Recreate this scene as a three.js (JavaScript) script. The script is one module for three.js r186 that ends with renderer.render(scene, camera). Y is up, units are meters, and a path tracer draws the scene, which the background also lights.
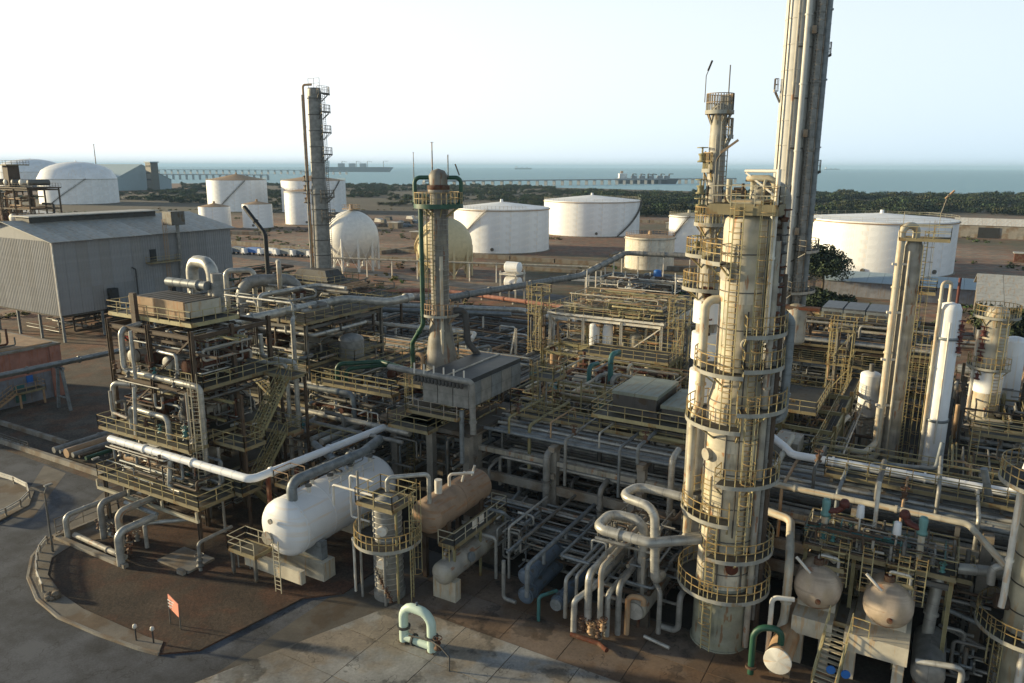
import * as THREE from 'three';
import { mergeGeometries } from 'three/addons/utils/BufferGeometryUtils.js';
import { ImprovedNoise } from 'three/addons/math/ImprovedNoise.js';

// ---------------------------------------------------------------- camera, sky, sun, exposure
// Plan coordinates used below: u runs along the pipe rack, v runs away from the front road, h is height (metres).
const scene = new THREE.Scene();
const sm = (a, b, x) => { const t = Math.min(1, Math.max(0, (x - a) / (b - a))); return t * t * (3 - 2 * t); };
const camera = new THREE.PerspectiveCamera(48.39, 1024 / 683, 0.5, 60000);
camera.rotation.order = 'YXZ';
camera.position.set(0, 30, 0);
camera.rotation.set(THREE.MathUtils.degToRad(-12.97), THREE.MathUtils.degToRad(30), 0.0035);

const SUN = new THREE.Vector3(-0.956, Math.tan(THREE.MathUtils.degToRad(9.5)), 0.292).normalize();
{
  const w = 512, hgt = 256, data = new Float32Array(w * hgt * 4);
  const az = new THREE.Vector2(SUN.x, SUN.z).normalize();
  for (let j = 0; j < hgt; j++) for (let i = 0; i < w; i++) {
    const lon = ((i + 0.5) / w - 0.5) * 2 * Math.PI, lat = ((j + 0.5) / hgt - 0.5) * Math.PI;
    const cx = Math.cos(lon), cz = Math.sin(lon);
    const toSun = (cx * az.x + cz * az.y) * 0.5 + 0.5;               // 1 towards the sun, 0 away from it
    const e = Math.max(0, lat) / (Math.PI / 2);
    const fall = Math.exp(-Math.pow(e / 0.38, 2));                   // bright low sky, deep zenith
    const glow = Math.pow(toSun, 1.7) * Math.exp(-Math.pow(e / 0.24, 2));
    const low = Math.exp(-e * 13);                                   // bluish haze close to the horizon
    const back = 0.90 + 0.10 * sm(0, 0.34, toSun);                      // the sky fades gently away from the sun
    const c = [0.035 + 0.725 * fall - 0.20 * low + 0.68 * glow, 0.085 + 0.82 * fall - 0.16 * low + 0.50 * glow, 0.185 + 0.80 * fall - 0.09 * low + 0.33 * glow];
    const k = (j * w + i) * 4;
    for (let q = 0; q < 3; q++) data[k + q] = 0.68 * Math.max(0.02, c[q]) * back * (lat < 0 ? 0.55 : 1);
    data[k + 3] = 1;
  }
  const sky = new THREE.DataTexture(data, w, hgt, THREE.RGBAFormat, THREE.FloatType);
  sky.mapping = THREE.EquirectangularReflectionMapping;
  sky.magFilter = sky.minFilter = THREE.LinearFilter; sky.needsUpdate = true;
  scene.background = sky; scene.environment = sky;
}
const sun = new THREE.DirectionalLight(new THREE.Color().setRGB(1, 0.83, 0.52), 5);
sun.position.copy(SUN).multiplyScalar(500); sun.target.position.set(0, 0, 0);
sun.castShadow = true; sun.shadow.radius = 5;
Object.assign(sun.shadow.camera, { left: -400, right: 400, top: 400, bottom: -400, near: 1, far: 1500 });
sun.shadow.mapSize.set(4096, 4096);
scene.add(sun, sun.target);
const renderer = new THREE.WebGLRenderer({ antialias: true });
renderer.setSize(1024, 683);
renderer.toneMapping = THREE.LinearToneMapping; renderer.toneMappingExposure = 1.6;
renderer.shadowMap.enabled = true;

// ---------------------------------------------------------------- random numbers, noise, textures
function rngOf(seed) { let s = seed >>> 0; return () => { s = (s + 0x6D2B79F5) | 0; let t = Math.imul(s ^ (s >>> 15), 1 | s); t = (t + Math.imul(t ^ (t >>> 7), 61 | t)) ^ t; return ((t ^ (t >>> 14)) >>> 0) / 4294967296; }; }
const R0 = rngOf(7);
function lattice(seed) { const r = rngOf(seed), a = new Float32Array(65536); for (let i = 0; i < 65536; i++) a[i] = r(); return a; }
const LT = lattice(3);
function vnoise(x, y, per) {                                          // value noise that repeats after per cells
  const xi = Math.floor(x), yi = Math.floor(y), fx = x - xi, fy = y - yi;
  const sx = fx * fx * (3 - 2 * fx), sy = fy * fy * (3 - 2 * fy);
  const m = (a) => ((a % per) + per) % per, g = (a, b) => LT[((m(b) * 256 + m(a)) * 7 + per * 13) & 65535];
  return (g(xi, yi) * (1 - sx) + g(xi + 1, yi) * sx) * (1 - sy) + (g(xi, yi + 1) * (1 - sx) + g(xi + 1, yi + 1) * sx) * sy;
}
function fbm(x, y, per, oct) { let s = 0, a = 0.5, t = 0; for (let o = 0; o < oct; o++) { s += a * vnoise(x, y, per); t += a; x *= 2; y *= 2; per *= 2; a *= 0.55; } return s / t; }
function tex(size, metres, fn, colour = true) {
  const d = new Uint8Array(size * size * 4);
  for (let j = 0; j < size; j++) for (let i = 0; i < size; i++) {
    const c = fn(i / size, j / size), k = (j * size + i) * 4;
    for (let q = 0; q < 3; q++) d[k + q] = Math.max(0, Math.min(255, 255 * (Array.isArray(c) ? c[q] : c)));
    d[k + 3] = 255;
  }
  const t = new THREE.DataTexture(d, size, size, THREE.RGBAFormat);
  t.wrapS = t.wrapT = THREE.RepeatWrapping; t.magFilter = THREE.LinearFilter; t.minFilter = THREE.LinearMipmapLinearFilter; t.generateMipmaps = true;
  if (colour) t.colorSpace = THREE.SRGBColorSpace;
  t.repeat.set(1 / metres, 1 / metres); t.needsUpdate = true;
  return t;
}
const T = {
  paint: tex(512, 5, (x, y) => { const s = fbm(x * 40, y * 5, 40, 3) * 0.5 + fbm(x * 8, y * 8, 8, 5) * 0.5; const g = 0.74 + 0.3 * s; const r = sm(0.60, 0.72, fbm(x * 12 + 3, y * 6, 12, 4)); return [g * (1 - 0.10 * r), g * (1 - 0.22 * r), g * (1 - 0.36 * r)]; }),
  clean: tex(256, 6, (x, y) => 0.92 + 0.10 * fbm(x * 9, y * 9, 9, 5)),
  clad: tex(512, 4, (x, y) => { const s = fbm(x * 10, y * 10, 10, 5), b = (y * 4) % 1; const g = 0.72 + 0.34 * s - (b < 0.03 ? 0.14 : 0); return [g, g * 0.985, g * 0.95]; }),
  rust: tex(512, 5, (x, y) => { const s = fbm(x * 7, y * 7, 7, 6), k = sm(0.40, 0.62, s), f = 0.8 + 0.35 * fbm(x * 40, y * 40, 40, 2); return [f * (0.62 - 0.05 * k), f * (0.60 - 0.24 * k), f * (0.56 - 0.34 * k)]; }),
  blotch: tex(1024, 9, (x, y) => { const s = fbm(x * 9, y * 12, 9, 6), d = sm(0.55, 0.75, fbm(x * 40, y * 5 + 1, 40, 4)), g = 0.68 + 0.36 * s - 0.10 * d, k = sm(0.42, 0.66, fbm(x * 6 + 5, y * 8, 6, 5)), q = sm(0.66, 0.76, fbm(x * 34 + 2, y * 7, 34, 4)); return [g * (1 - 0.02 * k - 0.08 * q), g * (0.985 - 0.03 * k - 0.26 * q), g * (0.965 - 0.07 * k - 0.36 * q)]; }),
  tank: tex(512, 11, (x, y) => { const s = sm(0.56, 0.8, fbm(x * 44, y * 3, 44, 4)), g = 0.93 + 0.07 * fbm(x * 8, y * 8, 8, 4) - 0.03 * (fbm(x * 5, y * 5 + 3, 5, 1) > 0.55 ? 1 : 0); return [g, g * (1 - 0.05 * s), g * (1 - 0.11 * s)]; }),
  stain: tex(512, 6, (x, y) => { const s = fbm(x * 30, y * 4, 30, 4), k = sm(0.56, 0.72, s), f = 0.80 + 0.25 * fbm(x * 9, y * 9, 9, 5); return [f, f * (0.99 - 0.09 * k), f * (0.965 - 0.17 * k)]; }),
  concrete: tex(1024, 9, (x, y) => { const s = fbm(x * 9, y * 9, 9, 6), g = 0.74 + 0.22 * s + 0.10 * (fbm(x * 130, y * 130, 130, 2) - 0.5), k = sm(0.52, 0.72, fbm(x * 5 + 2, y * 5, 5, 5)); return [g * (1 - 0.10 * k), g * (1 - 0.18 * k), g * (1 - 0.26 * k)]; }),
  slab: tex(1024, 13, (x, y) => { const s = fbm(x * 6, y * 6, 6, 6), f = fbm(x * 110, y * 110, 110, 2), oil = sm(0.60, 0.70, fbm(x * 9 + 4, y * 9, 9, 5)), k = sm(0.47, 0.66, fbm(x * 5 + 2, y * 5 + 1, 5, 6)), crack = Math.abs(fbm(x * 5 + 7, y * 5 + 3, 5, 5) - 0.5) < 0.004 ? 0.2 : 0; const g = 0.62 + 0.46 * s + 0.14 * (f - 0.5) - 0.22 * oil - crack; return [g * (1 - 0.06 * k), g * (0.995 - 0.12 * k), g * (0.985 - 0.19 * k)]; }),
  asphalt: tex(1024, 16, (x, y) => { const s = fbm(x * 8, y * 8, 8, 6), w = fbm(x * 5, y * 26, 26 > 5 ? 5 : 5, 3), crack = Math.abs(fbm(x * 6 + 9, y * 6, 6, 5) - 0.5) < 0.006 ? 0.16 : 0; const g = 0.44 + 0.70 * s + 0.22 * (w - 0.5) + 0.16 * (fbm(x * 240, y * 240, 240, 1) - 0.5) - crack; return [g, g * 1.0, g * 1.01]; }),
  dirt: tex(1024, 18, (x, y) => { const s = fbm(x * 10, y * 10, 10, 6), f = fbm(x * 160, y * 160, 160, 2), k = sm(0.45, 0.65, fbm(x * 7, y * 7 + 4, 7, 5)); const g = 0.52 + 0.38 * s + 0.34 * (f - 0.5); return [g * (1 + 0.08 * k), g * (0.98 - 0.08 * k), g * (0.96 - 0.16 * k)]; }),
  fine: tex(512, 3, (x, y) => fbm(x * 24, y * 24, 24, 5), false),
  sea: tex(512, 90, (x, y) => fbm(x * 10, y * 24, 120, 5), false),
};
const lin = (r, g, b) => new THREE.Color().setRGB(r, g, b);
function mat(rgb, map, rough = 0.7, metal = 0, bump = 0, extra = {}) {
  const m = new THREE.MeshStandardMaterial({ color: lin(...rgb), roughness: rough, metalness: metal, map, ...extra });
  if (bump) { m.bumpMap = T.fine; m.bumpScale = bump; }
  return m;
}
const M = {
  yellow: mat([0.47, 0.405, 0.21], T.paint, 0.6), rimPaint: mat([0.28, 0.23, 0.125], T.paint, 0.7), olive: mat([0.32, 0.28, 0.14], T.paint, 0.65), rimGrey: mat([0.38, 0.365, 0.31], T.paint, 0.7), paleYellow: mat([0.46, 0.43, 0.33], T.stain, 0.65),
  steel: mat([0.15, 0.142, 0.125], T.paint, 0.6, 0.1), darkSteel: mat([0.07, 0.065, 0.06], T.paint, 0.7), brownSteel: mat([0.10, 0.066, 0.041], T.paint, 0.75),
  alu: mat([0.50, 0.50, 0.485], T.clad, 0.42, 0.35), aluDull: mat([0.29, 0.29, 0.285], T.clad, 0.55, 0.2), aluBlue: mat([0.24, 0.27, 0.30], T.clad, 0.5, 0.25),
  white: mat([0.90, 0.90, 0.89], T.tank, 0.5), whiteWorn: mat([0.74, 0.72, 0.67], T.stain, 0.6), cream: mat([0.56, 0.52, 0.43], T.stain, 0.65),
  stackGrey: mat([0.50, 0.48, 0.43], T.clean, 0.55, 0.05), stackBrown: mat([0.27, 0.26, 0.235], T.blotch, 0.6, 0.1), vesselWhite: mat([0.80, 0.80, 0.79], T.tank, 0.5), beige: mat([0.68, 0.63, 0.51], T.blotch, 0.6, 0.05), beigeGrey: mat([0.46, 0.44, 0.39], T.blotch, 0.6, 0.05), skirt: mat([0.36, 0.38, 0.31], T.blotch, 0.75),
  rust: mat([0.30, 0.175, 0.115], T.rust, 0.85, 0, 0.006), rustRed: mat([0.13, 0.03, 0.02], T.paint, 0.7), vesselTan: mat([0.56, 0.46, 0.36], T.blotch, 0.7), tan: mat([0.44, 0.295, 0.175], T.stain, 0.75),
  green: mat([0.018, 0.085, 0.048], T.paint, 0.5), paleGreen: mat([0.52, 0.64, 0.54], T.clean, 0.5), teal: mat([0.05, 0.18, 0.175], T.paint, 0.5), tealLight: mat([0.16, 0.33, 0.31], T.paint, 0.5),
  blue: mat([0.11, 0.15, 0.20], T.paint, 0.5), blueBright: mat([0.02, 0.14, 0.45], T.clean, 0.5), red: mat([0.55, 0.06, 0.03], T.clean, 0.5),
  grating: mat([0.05, 0.046, 0.037], T.paint, 0.8), gratingLight: mat([0.09, 0.082, 0.062], T.paint, 0.8),
  concrete: mat([0.34, 0.31, 0.26], T.concrete, 0.9, 0, 0.004), yard: mat([0.05, 0.042, 0.034], T.dirt, 0.95), concreteDark: mat([0.13, 0.115, 0.095], T.concrete, 0.9, 0, 0.004),
  slabA: mat([0.40, 0.395, 0.37], T.slab, 0.92, 0, 0.004), slabB: mat([0.36, 0.35, 0.325], T.slab, 0.92, 0, 0.004), slabC: mat([0.22, 0.165, 0.125], T.slab, 0.92, 0, 0.004), slabD: mat([0.225, 0.155, 0.105], T.slab, 0.92, 0, 0.004),
  asphalt: mat([0.092, 0.098, 0.110], T.asphalt, 0.92, 0, 0.004), walk: mat([0.24, 0.21, 0.17], T.concrete, 0.92, 0, 0.004),
  dirt: mat([0.115, 0.078, 0.053], T.dirt, 0.97, 0, 0.012), dirtGround: mat([1, 1, 1], T.dirt, 0.97, 0, 0, { vertexColors: true }),
  brownVessel: mat([0.33, 0.235, 0.165], T.stain, 0.75), shedWall: mat([0.25, 0.25, 0.25], T.clean, 0.7), shedRoof: mat([0.46, 0.46, 0.44], T.stain, 0.6), greyBlueRoof: mat([0.34, 0.42, 0.45], T.clean, 0.6),
  pink: mat([0.40, 0.19, 0.145], T.stain, 0.85), greyBlueWall: mat([0.22, 0.23, 0.27], T.stain, 0.85), black: mat([0.02, 0.02, 0.02], T.paint, 0.7),
  signFace: mat([0.78, 0.30, 0.20], T.clean, 0.6), signWhite: mat([0.8, 0.76, 0.7], T.clean, 0.6),
  yellowSphere: mat([0.66, 0.54, 0.31], T.clean, 0.6), whiteSphere: mat([0.80, 0.775, 0.71], T.clean, 0.55), whiteRusty: mat([0.72, 0.68, 0.60], T.stain, 0.7),
  coolerLid: mat([0.11, 0.12, 0.145], T.clad, 0.5, 0.3), coolerTop: mat([0.045, 0.052, 0.062], T.clad, 0.55, 0.3), coolerGreen: mat([0.20, 0.23, 0.20], T.stain, 0.6),
  leafA: mat([0.056, 0.076, 0.032], null, 0.9, 0, 0, { side: THREE.DoubleSide }), leafB: mat([0.042, 0.062, 0.026], null, 0.9, 0, 0, { side: THREE.DoubleSide }), bark: mat([0.12, 0.09, 0.06], T.paint, 0.95),
  hull: mat([0.05, 0.055, 0.065], T.clean, 0.6), deckGrey: mat([0.25, 0.26, 0.27], T.clean, 0.7),
};

// ---------------------------------------------------------------- mesh builder in plan coordinates
const V = (q) => new THREE.Vector3(q[0], q[2], -q[1]);
class MB {
  constructor() { this.p = []; this.n = []; this.t = []; this.i = []; }
  vert(p, n, a, b) { this.p.push(p.x, p.y, p.z); this.n.push(n.x, n.y, n.z); this.t.push(a, b); return this.p.length / 3 - 1; }
  quad(a, b, c, d) {                                                  // corners in order, flat shaded
    const e1 = b.clone().sub(a), e2 = d.clone().sub(a), n = e1.clone().cross(e2).normalize(), la = e1.length(), lb = e2.length();
    const k = this.vert(a, n, 0, 0); this.vert(b, n, la, 0); this.vert(c, n, la, lb); this.vert(d, n, 0, lb);
    this.i.push(k, k + 1, k + 2, k, k + 2, k + 3); return this;
  }
  hexa(c) {                                                           // 8 corners: bottom 0-3, top 4-7
    this.quad(c[3], c[2], c[1], c[0]); this.quad(c[4], c[5], c[6], c[7]);
    for (let k = 0; k < 4; k++) { const m = (k + 1) % 4; this.quad(c[k], c[m], c[m + 4], c[k + 4]); }
    return this;
  }
  box(u0, u1, v0, v1, h0, h1) {
    const c = [[u0, v0, h0], [u1, v0, h0], [u1, v1, h0], [u0, v1, h0], [u0, v0, h1], [u1, v0, h1], [u1, v1, h1], [u0, v1, h1]].map(V);
    return this.hexa(c);
  }
  bar(a, b, w, d = w, upv) {                                          // a box between two points
    const A = V(a), B = V(b), t = B.clone().sub(A).normalize();
    let up = upv ? V(upv) : Math.abs(t.y) > 0.99 ? new THREE.Vector3(1, 0, 0) : new THREE.Vector3(0, 1, 0);
    const s = t.clone().cross(up).normalize(); up = s.clone().cross(t).normalize();
    s.multiplyScalar(w / 2); up.multiplyScalar(d / 2);
    const f = (P, x, y) => P.clone().addScaledVector(s, x).addScaledVector(up, y);
    return this.hexa([f(A, -1, -1), f(A, 1, -1), f(B, 1, -1), f(B, -1, -1), f(A, -1, 1), f(A, 1, 1), f(B, 1, 1), f(B, -1, 1)]);
  }
  ibeam(a, b, w, d) {                                                 // an I section
    const off = (q, z) => [q[0], q[1], q[2] + z];
    if (Math.abs(a[2] - b[2]) > Math.hypot(a[0] - b[0], a[1] - b[1])) { // a column: flanges face u
      const o = (q, x) => [q[0] + x, q[1], q[2]];
      this.bar(o(a, -d / 2 + 0.02), o(b, -d / 2 + 0.02), w, 0.04); this.bar(o(a, d / 2 - 0.02), o(b, d / 2 - 0.02), w, 0.04); return this.bar(a, b, 0.05, d - 0.08);
    }
    this.bar(off(a, d / 2 - 0.02), off(b, d / 2 - 0.02), w, 0.04); this.bar(off(a, -d / 2 + 0.02), off(b, -d / 2 + 0.02), w, 0.04); return this.bar(a, b, 0.05, d - 0.08);
  }
  tube(pts, r, seg = 12, caps = true) {                               // sweep along points already filleted
    const P = pts, n = P.length; let t0 = P[1].clone().sub(P[0]).normalize();
    let s = Math.abs(t0.y) > 0.9 ? new THREE.Vector3(1, 0, 0) : new THREE.Vector3(0, 1, 0);
    s = s.sub(t0.clone().multiplyScalar(s.dot(t0))).normalize();
    let len = 0, base = this.p.length / 3, prev = t0;
    for (let k = 0; k < n; k++) {
      const t = (k === 0 ? P[1].clone().sub(P[0]) : k === n - 1 ? P[n - 1].clone().sub(P[n - 2]) : P[k + 1].clone().sub(P[k]).normalize().add(P[k].clone().sub(P[k - 1]).normalize())).normalize();
      const q = new THREE.Quaternion().setFromUnitVectors(prev, t); s.applyQuaternion(q); prev = t;
      const b = t.clone().cross(s).normalize();
      if (k) len += P[k].distanceTo(P[k - 1]);
      const rr = Array.isArray(r) ? r[k] : r;
      for (let j = 0; j <= seg; j++) {
        const a = j / seg * Math.PI * 2, nn = s.clone().multiplyScalar(Math.cos(a)).addScaledVector(b, Math.sin(a));
        this.vert(P[k].clone().addScaledVector(nn, rr), nn, j / seg * rr * 6.28, len);
      }
    }
    for (let k = 0; k < n - 1; k++) for (let j = 0; j < seg; j++) { const a = base + k * (seg + 1) + j, b = a + seg + 1; this.i.push(a, a + 1, b, a + 1, b + 1, b); }
    if (caps) for (const [k, sg] of [[0, -1], [n - 1, 1]]) {
      const t = (k ? P[k].clone().sub(P[k - 1]) : P[1].clone().sub(P[0])).normalize().multiplyScalar(sg);
      const c = this.vert(P[k], t, 0, 0), o = base + k * (seg + 1); const ids = [];
      for (let j = 0; j <= seg; j++) { const q = (o + j) * 3; ids.push(this.vert(new THREE.Vector3(this.p[q], this.p[q + 1], this.p[q + 2]), t, Math.cos(j / seg * 6.28) * 0.3, Math.sin(j / seg * 6.28) * 0.3)); }
      for (let j = 0; j < seg; j++) sg > 0 ? this.i.push(c, ids[j], ids[j + 1]) : this.i.push(c, ids[j + 1], ids[j]);
    }
    return this;
  }
  cyl(a, b, r, seg = 12, caps = true) { return this.tube([V(a), V(b)], r, seg, caps); }
  pipe(pts, r, seg = 12, bend) {                                      // lagged pipe: raised straps every metre or so, now and then a flange
    const P = fillet(pts.map(V), bend ?? r * 2.2); if (r < 0.12) return this.tube(P, r, seg);
    const Q = [P[0]], rad = [r]; let n = 0;
    for (let k = 0; k < P.length - 1; k++) {
      const a = P[k], b = P[k + 1], L = a.distanceTo(b), d = b.clone().sub(a).normalize();
      if (L > 1.6) { const m = Math.min(60, Math.floor(L / 1.25)); for (let j = 1; j <= m; j++) { const s = L * j / (m + 1), fl = (n++ % 5) === 3, w = fl ? 0.07 : 0.03, rr = r * (fl ? 1.3 : 1.055); for (const [o, q] of [[-w - 0.004, r], [-w, rr], [w, rr], [w + 0.004, r]]) { Q.push(a.clone().addScaledVector(d, s + o)); rad.push(q); } } }
      Q.push(b); rad.push(r);
    }
    return this.tube(Q, rad, seg);
  }
  lathe(prof, c, seg = 32, axis = 'h', a0 = 0, a1 = Math.PI * 2) {    // prof: [radius, along]; sharp where a point is doubled
    const base = this.p.length / 3, n = prof.length, C = V(c); let len = 0;
    const [X, Y, Z] = (axis === 'h' ? [[1, 0, 0], [0, 1, 0], [0, 0, 1]] : axis === 'v' ? [[0, 0, 1], [1, 0, 0], [0, 1, 0]] : [[0, 1, 0], [0, 0, 1], [1, 0, 0]]).map(V);
    for (let k = 0; k < n; k++) {
      const A = prof[Math.max(0, k - 1)], B = prof[Math.min(n - 1, k + 1)], Q = prof[k];
      let f = A, g = B;
      if (k > 0 && prof[k - 1][0] === Q[0] && prof[k - 1][1] === Q[1]) f = Q;
      if (k < n - 1 && prof[k + 1][0] === Q[0] && prof[k + 1][1] === Q[1]) g = Q;
      const dr = g[0] - f[0], dz = g[1] - f[1], L = Math.hypot(dr, dz) || 1; if (k) len += Math.hypot(Q[0] - prof[k - 1][0], Q[1] - prof[k - 1][1]);
      for (let j = 0; j <= seg; j++) {
        const a = a0 + (a1 - a0) * j / seg, rad = X.clone().multiplyScalar(Math.cos(a)).addScaledVector(Y, Math.sin(a));
        const nn = rad.clone().multiplyScalar(dz / L).addScaledVector(Z, -dr / L).normalize();
        const P = C.clone().addScaledVector(rad, Q[0]).addScaledVector(Z, Q[1]); if (Q[2]) this.vert(P, nn, Q[0] * Math.cos(a) + 3, Q[0] * Math.sin(a) + 5 * Q[2]); else this.vert(P, nn, a * Math.max(0.3, prof[Math.floor(n / 2)][0]), len);
      }
    }
    for (let k = 0; k < n - 1; k++) for (let j = 0; j < seg; j++) { const a = base + k * (seg + 1) + j, b = a + seg + 1; this.i.push(a, a + 1, b, a + 1, b + 1, b); }
    return this;
  }
  geometry(base) {
    const g = new THREE.BufferGeometry(), p = new Float32Array(this.p);
    if (base) for (let k = 0; k < p.length; k += 3) { p[k] -= base.x; p[k + 1] -= base.y; p[k + 2] -= base.z; }
    g.setAttribute('position', new THREE.BufferAttribute(p, 3)); g.setAttribute('normal', new THREE.Float32BufferAttribute(this.n, 3)); g.setAttribute('uv', new THREE.Float32BufferAttribute(this.t, 2));
    g.setIndex(this.i); return g;
  }
  build(name, m, parent) {
    const o = new THREE.Mesh(this.geometry(parent && parent.base), m); o.castShadow = o.receiveShadow = true;
    if (parent) { o.name = name; o.base = parent.base; parent.add(o); } else { o.name = numbered(name); scene.add(o); }
    return o;
  }
}
function fillet(P, r) {
  const out = [P[0]];
  for (let k = 1; k < P.length - 1; k++) {
    const a = P[k - 1].clone().sub(P[k]), b = P[k + 1].clone().sub(P[k]), la = a.length(), lb = b.length(); a.normalize(); b.normalize();
    const half = Math.acos(Math.max(-1, Math.min(1, a.dot(b)))) / 2; if (half > 1.55 || half < 0.02) { out.push(P[k]); continue; }
    const d = Math.min(r / Math.tan(half), la * 0.48, lb * 0.48);
    const p0 = P[k].clone().addScaledVector(a, d), p2 = P[k].clone().addScaledVector(b, d), N = 5;
    const rr = d * Math.tan(half), c = P[k].clone().addScaledVector(a.clone().add(b).normalize(), rr / Math.sin(half));
    for (let j = 0; j <= N; j++) { const q = p0.clone().lerp(p2, j / N).sub(c).normalize().multiplyScalar(rr).add(c); out.push(q); }
  }
  out.push(P[P.length - 1]); return out;
}
const taken = {};
function numbered(name) { const n = taken[name] = (taken[name] ?? -1) + 1; return n ? `${name}_${String(n).padStart(3, '0')}` : name; }
function tag(o, label, category, group, kind) { if (label) o.userData.label = label; if (category) o.userData.category = category; if (group) o.userData.group = group; if (kind) o.userData.kind = kind; return o; }
function thing(name, label, category, at, group) {
  const o = new THREE.Group(); o.name = numbered(name); scene.add(o); o.base = V([at[0], at[1], at[2] ?? 0]); o.position.copy(o.base);
  return tag(o, label, category, group);
}
function copy(o, at, label) { const c = o.clone(); c.name = numbered(o.name.replace(/_\d+$/, '')); c.position.copy(V([at[0], at[1], at[2] ?? 0])); if (label) c.userData.label = label; scene.add(c); return c; }
function struct(name, mb, m) { return tag(mb.build(name, m), null, null, null, 'structure'); }
function poly(pts, h0, h1) {                                          // flat polygon, or a slab with sides when h1 is given
  const mb = new MB(), sh = pts.map((p) => new THREE.Vector2(p[0], p[1])), tris = THREE.ShapeUtils.triangulateShape(sh, []), up = new THREE.Vector3(0, 1, 0);
  const top = h1 ?? h0, k0 = 0; for (const p of pts) mb.vert(V([p[0], p[1], top]), up, p[0], p[1]);
  for (const t of tris) mb.i.push(k0 + t[0], k0 + t[1], k0 + t[2]);
  if (h1 !== undefined) for (let k = 0; k < pts.length; k++) { const a = pts[k], b = pts[(k + 1) % pts.length]; const ccw = THREE.ShapeUtils.area(sh) > 0; const [p, q] = ccw ? [a, b] : [b, a]; mb.quad(V([p[0], p[1], h0]), V([q[0], q[1], h0]), V([q[0], q[1], h1]), V([p[0], p[1], h1])); }
  if (THREE.ShapeUtils.area(sh) < 0) for (let k = 0; k < tris.length * 3; k += 3) { const q = mb.i[k]; mb.i[k] = mb.i[k + 1]; mb.i[k + 1] = q; }
  return mb;
}

// ---------------------------------------------------------------- builders of plant parts
const D2 = Math.PI / 180;
function railRun(mb, pts, closed = false, hh = 1.1, step = 1.5) {      // posts, top rail, knee rail along deck points
  const P = closed ? [...pts, pts[0]] : pts;
  for (let k = 0; k < P.length - 1; k++) {
    const a = P[k], b = P[k + 1], L = Math.hypot(b[0] - a[0], b[1] - a[1], b[2] - a[2]); if (L < 0.05) continue;
    for (const z of [hh, hh * 0.52]) mb.bar([a[0], a[1], a[2] + z], [b[0], b[1], b[2] + z], 0.05);
    const n = Math.max(1, Math.round(L / step));
    for (let j = 0; j < n + (k === P.length - 2 && !closed ? 1 : 0); j++) { const f = j / n, q = [a[0] + (b[0] - a[0]) * f, a[1] + (b[1] - a[1]) * f, a[2] + (b[2] - a[2]) * f]; mb.bar(q, [q[0], q[1], q[2] + hh], 0.05); }
  }
  return mb;
}
function deck(parent, u0, u1, v0, v1, h, o = {}) {                     // rectangular platform with rim and railing
  const t = o.t ?? 0.2, d = new MB().box(u0 + 0.06, u1 - 0.06, v0 + 0.06, v1 - 0.06, h - 0.06, h).build('deck', o.plate ?? M.gratingLight, parent);
  const r = new MB(); r.box(u0, u1, v0, v0 + 0.06, h - t, h + 0.1).box(u0, u1, v1 - 0.06, v1, h - t, h + 0.1).box(u0, u0 + 0.06, v0 + 0.06, v1 - 0.06, h - t, h + 0.1).box(u1 - 0.06, u1, v0 + 0.06, v1 - 0.06, h - t, h + 0.1);
  r.build('rim', o.rim ?? M.rimPaint, d);
  if (o.rail !== false) {
    const mb = new MB(), c = { f: [[u0, v0, h], [u1, v0, h]], r: [[u1, v0, h], [u1, v1, h]], b: [[u1, v1, h], [u0, v1, h]], l: [[u0, v1, h], [u0, v0, h]] };
    for (const s of o.sides ?? 'frbl') railRun(mb, c[s], false, 1.1, o.step ?? 1.4);
    mb.build('railing', o.railMat ?? M.yellow, d);
  }
  return d;
}
function ring(parent, u, v, h, ri, ro, a0, a1, o = {}) {               // round platform on a column, angles in degrees, 0 = +u, 90 = away
  const n = Math.max(4, Math.round(Math.abs(a1 - a0) / 12)), mb = new MB(), full = Math.abs(a1 - a0) >= 360, rim = o.rim ?? 0.14;
  mb.lathe([[ri, -0.06], [ro, -0.06], [ro, -0.06], [ro, 0], [ro, 0], [ri, 0]], [u, v, h], n, 'h', a0 * D2, a1 * D2);
  const d = mb.build('platform', o.plate ?? M.grating, parent);
  new MB().lathe([[ro, -rim], [ro + 0.05, -rim], [ro + 0.05, -rim], [ro + 0.05, 0.1], [ro + 0.05, 0.1], [ro, 0.1]], [u, v, h], n, 'h', a0 * D2, a1 * D2).build('rim', o.rimMat ?? M.rimGrey, d);
  const pts = []; for (let k = 0; k <= n; k++) { const a = (a0 + (a1 - a0) * k / n) * D2; pts.push([u + (ro - 0.02) * Math.cos(a), v + (ro - 0.02) * Math.sin(a), h]); }
  if (!full && o.ends !== false) { const e = (a) => [u + (ri + 0.1) * Math.cos(a * D2), v + (ri + 0.1) * Math.sin(a * D2), h]; pts.unshift(e(a0)); pts.push(e(a1)); }
  railRun(new MB(), pts, false, 1.1, 1.1).build('railing', o.railMat ?? M.yellow, d);
  const br = new MB(), nb = Math.max(2, Math.round(Math.abs(a1 - a0) / 45));
  for (let k = 0; k <= nb; k++) { const a = (a0 + (a1 - a0) * (k + 0.02) / (nb + 0.04)) * D2; br.bar([u + (ri - 0.2) * Math.cos(a), v + (ri - 0.2) * Math.sin(a), h - 1.1], [u + (ro - 0.1) * Math.cos(a), v + (ro - 0.1) * Math.sin(a), h - 0.12], 0.09); }
  br.build('bracket', o.railMat ?? M.yellow, d);
  return d;
}
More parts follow.
